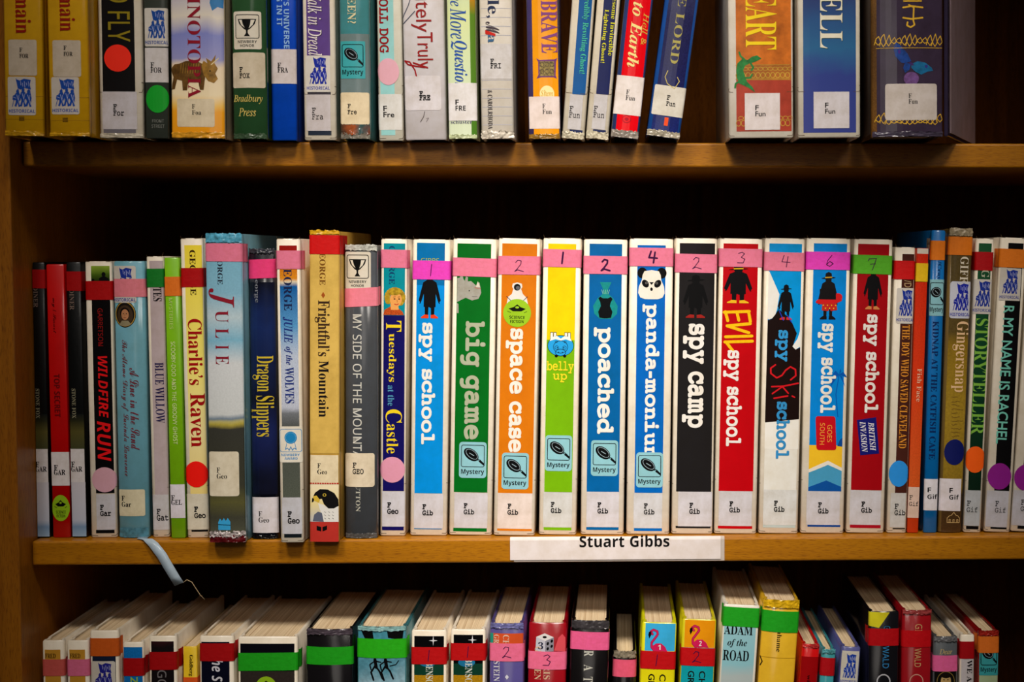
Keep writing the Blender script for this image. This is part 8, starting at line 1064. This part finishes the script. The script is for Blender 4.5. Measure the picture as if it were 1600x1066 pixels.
# ================================================================== lower shelf (only the heads of the books are in the frame)
def Lo(xl, xr, yT, label, cover=WH, sl=None, **kw):
    xm = (xl + xr) / 2
    if sl is None: sl = .02 - .03 * min(xm, 800) / 800 if xm < 830 else (-.014 if xm > 1350 else -.02)
    s = sl * (1066 - yT)
    return Book('low', (xl, xr, yT, xl + s, xr + s, 1066), label, cover, **kw)
DR = (168, 4, 10); GN = (28, 160, 24)
for x, lab_, tc in ((65, 'narrow white-bound gold spine with dull red tape, first on the bottom shelf', (206, 90, 84)), (103.5, 'narrow white-bound gold spine with pink tape, second on the bottom shelf', (226, 110, 150))):
    b = Lo(x, x + 34.5, 1002, lab_); b.panel(.12, .85, 1016, 1200, (206, 150, 50), u=True); b.htext('FRED', x + 6, x + 22, 1022, 1029, (60, 36, 10), 'serifb', name='author_lettering'); b.tape(1031, 1057, tc)
b = Lo(139.5, 185, 986.5, 'white-bound spine with orange tape above a blue history sticker'); b.panel(.08, .9, 1000, 1200, (26, 34, 60), u=True); b.tape(998, 1026, (206, 92, 24), wrap=.01); b.historical(143, 180, 1034, 1090, ink=(36, 36, 140))
b = Lo(191, 224, 1004.7, 'narrow white-bound bright blue spine with dark red tape'); b.panel(0.02, .95, 1012, 1200, ramp([(0, (20, 120, 200)), (1, (20, 120, 200))], .1, 80, speck=.25), u=True); b.tape(1029, 1057, DR); b.text('ZOO', 1058, 1100, 204, 215, (170, 200, 40), 'plainb')
b = Lo(232, 276, 995, 'white-bound black spine with dark red tape and grey capitals'); b.panel(.08, .9, 1003, 1200, ramp([(0, (20, 16, 18)), (.95, (22, 16, 18)), (1, (50, 20, 24))], .05, 60), u=True); b.tape(1020, 1048, DR, slant=-1); b.text('GOLD', 1048, 1100, 246, 260, (120, 116, 120), 'sans')
b = Lo(285.5, 308, 1011, 'small yellow paperback with black lettering and orange tape below it', (226, 190, 30), kind='paperback_book', coat=.6, Y=.004); b.text('Goldberg', 1024, 1057, 294.5, 301.5, (30, 24, 10), 'serif', name='author_lettering'); b.tape(1059, 1087, (226, 90, 30))
b = Lo(311, 365, 995, 'white-bound navy spine with dark red tape and white script'); b.panel(.05, .88, 1004, 1200, (16, 20, 56), u=True); b.tape(1006, 1034, DR); b.text('The Secret', 1022, 1110, 331, 348, (214, 214, 226), 'sansi')
b = Lo(371, 465, 996.5, 'very thick white-bound dark spine with wide green tape and lime sticker'); b.panel(.04, .95, 1007, 1050, (18, 16, 34), u=True); b.panel(.04, .95, 1050, 1200, ramp([(0, (60, 40, 40)), (1, (50, 44, 40))], .2, 40, speck=.2), u=True); b.tape(1022, 1050, GN, slant=-2); b.scifi(416, 1075, 16, 17)
b = Lo(477, 551, 985, 'thick black scuffed spine with green tape, worn at both corners', (20, 16, 24), style='round', coat=.9, rough=.2, bulge=.003); b.tape(1012, 1040, GN, wrap=.002); b.crinkle(984, 993, (80, 70, 80), amp=.0018, rough=.12)
b = Lo(557, 635, 981, 'thick icy blue spine with green tape over leaping black figures', (60, 120, 130), style='round', coat=.9, rough=.2, bulge=.003)
b.panel(.02, .98, 983, 1200, ramp([(0, (120, 160, 180)), (.3, (170, 200, 210)), (.62, (150, 190, 206)), (.72, (90, 150, 170)), (1, (70, 150, 170))], .25, 25, speck=.25, coat=.9), u=True)
a = b.acc(); q = P(b, 1040); 
a.poly([q(563, 986), q(582, 986), q(584, 1000), q(572, 1004)], INK, 1.6); a.poly([q(604, 985), q(630, 985), q(628, 1002), q(606, 998)], INK, 1.6)
for x in (586, 602):
    a.stroke([q(x, 1032), q(x + 2, 1044)], 5, INK, 2); a.stroke([q(x, 1042), q(x - 6, 1052), q(x - 2, 1064)], 2.8, INK, 2); a.stroke([q(x + 1, 1042), q(x + 7, 1050), q(x + 12, 1062)], 2.8, INK, 2); a.stroke([q(x, 1034), q(x - 8, 1040), q(x - 6, 1048)], 2, INK, 2); a.stroke([q(x, 1034), q(x + 9, 1036)], 2, INK, 2)
a.stroke([q(609, 1042), q(618, 1040), q(622, 1034)], 1.6, INK, 2); a.build('figures_print', b.root); b.tape(999, 1029, (40, 176, 20), slant=1); b.crinkle(980, 987, (150, 200, 200), amp=.0014, rough=.1)
for i, (xl, xr, yT, ty, lab_) in enumerate(((642.5, 698, 986, 1012, 'white-bound black star spine with red tape, left one of a matching pair'), (704, 759, 985, 1006, 'white-bound black star spine with red tape, right one of a matching pair'))):
    b = Lo(xl, xr, yT, lab_); b.panel(.08, .93, 995 - i * 2, 1038, (12, 12, 16), u=True); b.panel(.08, .93, 1038, 1056, (14, 60, 44), u=True); b.panel(.08, .93, 1056, 1200, ramp([(0, (200, 160, 20)), (1, (190, 140, 20))], .3, 60, speck=.3), u=True)
    a = b.acc(); X = b.half() * .25; a.poly([(X - 7, 1002 - i), (X - 1, 1001 - i), (X, 994 - i), (X + 1, 1001 - i), (X + 7, 1002 - i), (X + 1, 1003 - i), (X, 1010 - i), (X - 1, 1003 - i)], mat((220, 220, 224), .4, .3, 0), 2)
    a.ell(-2, 1036, 13, 7, mat((30, 120, 170), .4, .3, .1), 2); a.build('star_print', b.root); b.text('BENSON', 1035 - i * 6, 1078, xl + 23, xl + 34, (214, 220, 210), 'serif', name='author_lettering'); b.tape(ty, ty + 27, (190, 8, 14), '1')
b = Lo(765, 819, 976, 'indigo spine with orange band and pink tape, beside the die book', (84, 76, 140), style='round', coat=.9, rough=.2, bulge=.002); b.panel(0, 1, 991, 1007, (216, 84, 40), u=True, coat=.7); b.panel(-.02, .1, 991, 1007, (30, 150, 130), u=True, lvl=1.4)
b.text('CHRIS', 993, 1030, 786, 795.5, (226, 190, 170), 'serifb', name='author_lettering'); b.text('GRABEN', 993, 1033, 772, 780, (226, 190, 170), 'serifb', name='author_lettering')
b.tape(1006, 1034, (236, 110, 150), '2', slant=1); b.text('STEIN', 1034, 1066, 771.5, 781, (214, 214, 226), 'serif', name='author_lettering'); a = b.acc(); X = 792 - b.xc(1059); a.poly([(X - 3, 1059), (X, 1055), (X + 3, 1059), (X, 1063)], mat((214, 214, 226), .4, .3, 0), 3); a.build('diamond_ornament', b.root); b.crinkle(975, 983, (120, 120, 180), amp=.0012, rough=.1)
b = Lo(826, 886, 975, 'dark crimson spine with a white die above pink tape', (150, 10, 24), style='round', coat=.8, rough=.2, bulge=.002)
a = b.acc(); q = P(b, 1005); a.poly([q(838, 997), q(851, 991), q(865, 997), q(852, 1003)], mat((226, 222, 220), .4, .3, 0), 2); a.poly([q(838, 997), q(852, 1003), q(852, 1020), q(837, 1019)], mat((196, 194, 206), .4, .3, 0), 2); a.poly([q(852, 1003), q(865, 997), q(865, 1019), q(852, 1020)], mat((140, 138, 150), .4, .3, 0), 2)
a.ell(*q(851, 997), 3.2, 1.8, INK, 2.5)
for x, y in ((856, 1007), (862, 1003), (856, 1015), (862, 1011)): a.ell(*q(x, y), 1.8, 2.6, INK, 2.5, rot=20)
a.htext('3', 'serifb', *[v - b.xc(1005) for v in (841, 849)], 1005, 1016, mat((30, 34, 60), .4, .3, 0), 2.6)
a.poly([q(866, 1018), q(872, 998), q(878, 992), q(883, 998), q(884, 1020)], mat((220, 80, 90), .4, .3, 0), 2); a.build('die_print', b.root)
b.tape(1019, 1047, (240, 110, 150), '3', slant=1); b.text('CHRIS', 1020, 1063, 850, 860, (216, 180, 150), 'serif', name='author_lettering', lvl=2.5); b.text('GRABEN', 1012, 1064, 836, 846, (216, 180, 150), 'serif', name='author_lettering', lvl=2.5)
b = Lo(892, 953, 972, 'black spine with pink tape above widely spaced white capitals', (16, 12, 16), sl=-.028, style='round', coat=.9, rough=.2, bulge=.002)
for c, y0, y1 in (('R', 1018, 1027), ('A', 1040, 1050), ('T', 1059, 1067), ('S', 1078, 1086)): b.text(c, y0, y1, 912.5, 926.5, (206, 206, 196), 'serif', at=1040)
b.tape(988, 1016, (236, 96, 150), slant=2); b.crinkle(971, 984, (70, 66, 70), amp=.002, rough=.1)
b = Lo(958, 995, 1022, 'short black book sunk between taller neighbours, with pink tape', (26, 22, 28), sl=-.03, style='round', coat=.9, rough=.15, bulge=.002, Y=.010); b.tape(1032, 1059, (232, 90, 124)); b.crinkle(1018, 1029, (150, 140, 120), amp=.002, rough=.1)
def flamingo(xl, xr, yT, lab_, c1, c2, n, ty, cov):
    b = Lo(xl, xr, yT, lab_, cov, sl=-.038 if n == '1' else -.043, style='box', coat=.5, bulge=.001); b.panel(.1 if n == '1' else .08, .97, 976 if n == '1' else 971, ty, c1, u=True); b.panel(0.02, .98, ty, 1200, c2, u=True)
    a = b.acc(); F1 = mat((214, 30, 90), .4, .2, .05); F2 = mat((120, 14, 60), .4, .2, 0); X = -2 if n == '1' else 0; y0 = 986 if n == '1' else 980; w = lambda x, y: (X + x, y0 + y)
    a.stroke([w(-8, 7), w(-11, 3), w(-7, 0), w(-1, 2), w(0, 7), w(-4, 13), w(-9, 20), w(-9, 27), w(-4, 33)], 3.6, F2, 2); a.stroke([w(-8, 7), w(-11, 3), w(-7, 0), w(-1, 2), w(0, 7), w(-4, 13), w(-9, 20), w(-9, 27), w(-4, 33)], 2.4, F1, 2.3)
    a.poly([w(-14, 4), w(-10, 2), w(-10, 8), w(-13, 14), w(-14.5, 8)], INK, 2.6); a.poly([w(-9, 26), w(-2, 21), w(6, 21), w(12, 26), w(16, 34), w(8, 33), w(0, 34), w(-6, 32)], F1, 2.3)
    a.build('flamingo_print', b.root); b.htext(n, b.xc(1010) + X + 1, b.xc(1010) + X + 5, y0 + 23, y0 + 31, (240, 236, 236), 'sansb', lvl=3, name='volume_number')
    b.tape(ty, ty + 28, (196, 8, 16), n, slant=.5, dx=-2); x = b.xc(1060)
    b.text('CHRIS', ty + 36, ty + 80, x + 3, x + 13, (40, 40, 20), 'plainb', name='author_lettering'); b.text('GRABEN', ty + 36, ty + 92, x - 14, x - 4, (40, 40, 20), 'plainb', name='author_lettering'); return b
flamingo(1003, 1058, 975, 'yellow and sky-blue spine with a pink flamingo numbered one', (60, 180, 236), (236, 226, 20), '1', 1019, (216, 216, 20))
flamingo(1066, 1120, 970, 'orange and teal spine with a pink flamingo numbered two', (240, 154, 14), (16, 164, 180), '2', 1014, (206, 196, 20))
b = Lo(1131, 1188, 948, 'tall leaning pale blue spine with large black capitals under green tape', (222, 216, 204), sl=-.064)
b.panel(.04, .93, 972, 1200, ramp([(0, (180, 184, 180)), (.25, (190, 190, 184)), (.62, (176, 190, 190)), (.7, (140, 194, 204)), (1, (150, 200, 210))], .05, 30), u=True)
b.htext('ADAM', 1132, 1176, 980, 994, (16, 18, 20), 'serifb'); b.htext('of the', 1137, 1167, 1001, 1014.5, (16, 18, 20), 'italb'); b.htext('ROAD', 1130, 1170, 1018.5, 1035, (16, 18, 20), 'serifb'); b.tape(951, 981, (30, 164, 30), slant=1)
b = Lo(1193, 1251, 941, 'tall leaning golden yellow spine with crinkled top and green tape', (222, 176, 40), sl=-.069, style='round', coat=.8, rough=.25, bulge=.003)
b.text('Grahame', 974, 1021, 1214, 1221, (60, 46, 10), 'serif', name='author_lettering', at=1000); b.panel(.0, 1, 1030, 1031.2, (196, 150, 30), u=True); a = b.acc(); q = P(b, 1040); a.stroke([q(1187, 1030), q(1191, 1038), q(1188, 1044)], 1.6, INK, 2); a.build('pen_mark', b.root)
b.tape(957, 990, (30, 164, 30), slant=1); b.crinkle(940, 952, (246, 196, 30), amp=.0018, rough=.15)
b = Lo(1253, 1282, 1009, 'narrow scarlet book with a torn white corner, leaning right', (206, 12, 16), sl=-.07, style='round', coat=.8, rough=.2, bulge=.0015); b.crinkle(1008, 1013, (226, 60, 60), amp=.001, rough=.1)
b.panel(0, 1, 1028, 1200, (160, 8, 14), u=True); b.text('wing', 1056, 1080, 1260, 1266, (40, 4, 6), 'serif', at=1060)
b = Lo(1284, 1307, 1017, 'narrow teal book with dark red tape, leaning right', (60, 150, 160), sl=-.07, style='round', coat=.9, rough=.15, bulge=.0015); b.tape(1029, 1057, (180, 8, 20), slant=.5); b.crinkle(1016, 1022, (90, 170, 180), amp=.0012, rough=.1)
b = Lo(1314.5, 1346, 1013, 'violet-blue edged book with a blue history sticker, leaning right', (84, 88, 150), sl=-.07, style='round', coat=.5, bulge=.0012); b.panel(.05, .93, 1019, 1200, (210, 206, 196), u=True); b.historical(1316, 1343, 1021, 1072, ink=(24, 60, 160), c=(210, 206, 196), at=None) if False else b.historical(1314, 1341, 1021, 1072, ink=(24, 60, 160), c=(210, 206, 196))
b = Lo(1358, 1406, 957, 'thick dark spine with a yellow triangle at its corner and red tape', (18, 18, 30), style='box', coat=.9, rough=.2, bulge=.0015)
a = b.acc(); h = b.half(); a.poly([(-h - 6, 957), (h * .35, 958), (-h * .35, 982), (-h - 6, 978)], mat((226, 216, 40), .35, .6, .1), 1.4); a.build('corner_print', b.root)
b.text('G', 979, 984, 1381, 1391, (40, 120, 170), 'sans', lvl=2); b.tape(983, 1010, (184, 4, 16)); b.text('OSWALD', 994, 1045, 1379, 1389, (50, 130, 190), 'sans', at=1030, lvl=2.5, name='author_lettering')
a = b.acc(); a.ringell(0, 1066, 11, 12, 2, mat((190, 190, 196), .4, .3, 0), 2); a.build('title_lettering', b.root)
b = Lo(1410, 1457, 955, 'thick oxblood spine with red tape and tan capitals', (150, 12, 24), style='round', coat=.8, rough=.2, bulge=.002)
b.text('GI', 976, 988, 1430, 1441, (206, 160, 110), 'sans', lvl=2, name='author_lettering'); b.tape(986, 1012, (196, 6, 18)); b.text('WALD', 1014, 1043, 1429, 1439, (206, 160, 110), 'sans', at=1030, name='author_lettering')
a = b.acc(); a.ringell(0, 1066, 11, 12, 1.5, mat((206, 150, 130), .4, .3, 0), 2); a.build('title_lettering', b.root); b.crinkle(954, 961, (170, 70, 70), amp=.0014, rough=.1)
b = Lo(1459, 1497.5, 996, 'grey spine with bright pink tape above an oval face', (84, 90, 96), style='box', coat=.9, rough=.2, bulge=.0015)
b.htext('Dear', 1468, 1488, 1015, 1023, (206, 180, 120), 'ital'); b.tape(1025, 1050, (232, 100, 160)); b.panel(.04, .96, 1050, 1200, (30, 28, 26), u=True)
a = b.acc(); X = 1478 - b.xc(1062); a.ringell(X, 1066, 14, 16, .8, mat((160, 130, 60), .4, .3, 0), 2); a.ell(X, 1066, 8, 12, mat((206, 170, 110), .4, .3, .1), 2); a.ell(X, 1056, 8, 4.5, mat((50, 34, 20), .4, .3, .1), 2.4)
for s in (-1, 1): a.ell(X + s * 3, 1063, 1.2, .8, INK, 2.6)
a.build('portrait_print', b.root); b.crinkle(995, 1003, (120, 120, 124), amp=.0014, rough=.1)
b = Lo(1500.5, 1523.5, 993, 'narrow white spine with dark red tape and black capitals'); b.panel(.08, .95, 1028, 1200, (206, 200, 206), u=True); b.tape(1003, 1030, (170, 4, 16)); b.text('WE ARE', 1032, 1084, 1511, 1519, (24, 20, 24), 'serifb')
b = Lo(1529.5, 1562, 987, 'red-topped book with orange tape, last on the bottom shelf', (140, 16, 16), style='box', coat=.8, rough=.2, bulge=.001); b.panel(.03, .97, 1000, 1200, (170, 190, 150), u=True)
b.mystery(1530.5, 1560, 1004, 1056, c=(60, 164, 172), rr=1); b.tape(995, 1021, (226, 116, 36), lvl=5); b.crinkle(986, 994, (176, 40, 30), amp=.0012, rough=.1)
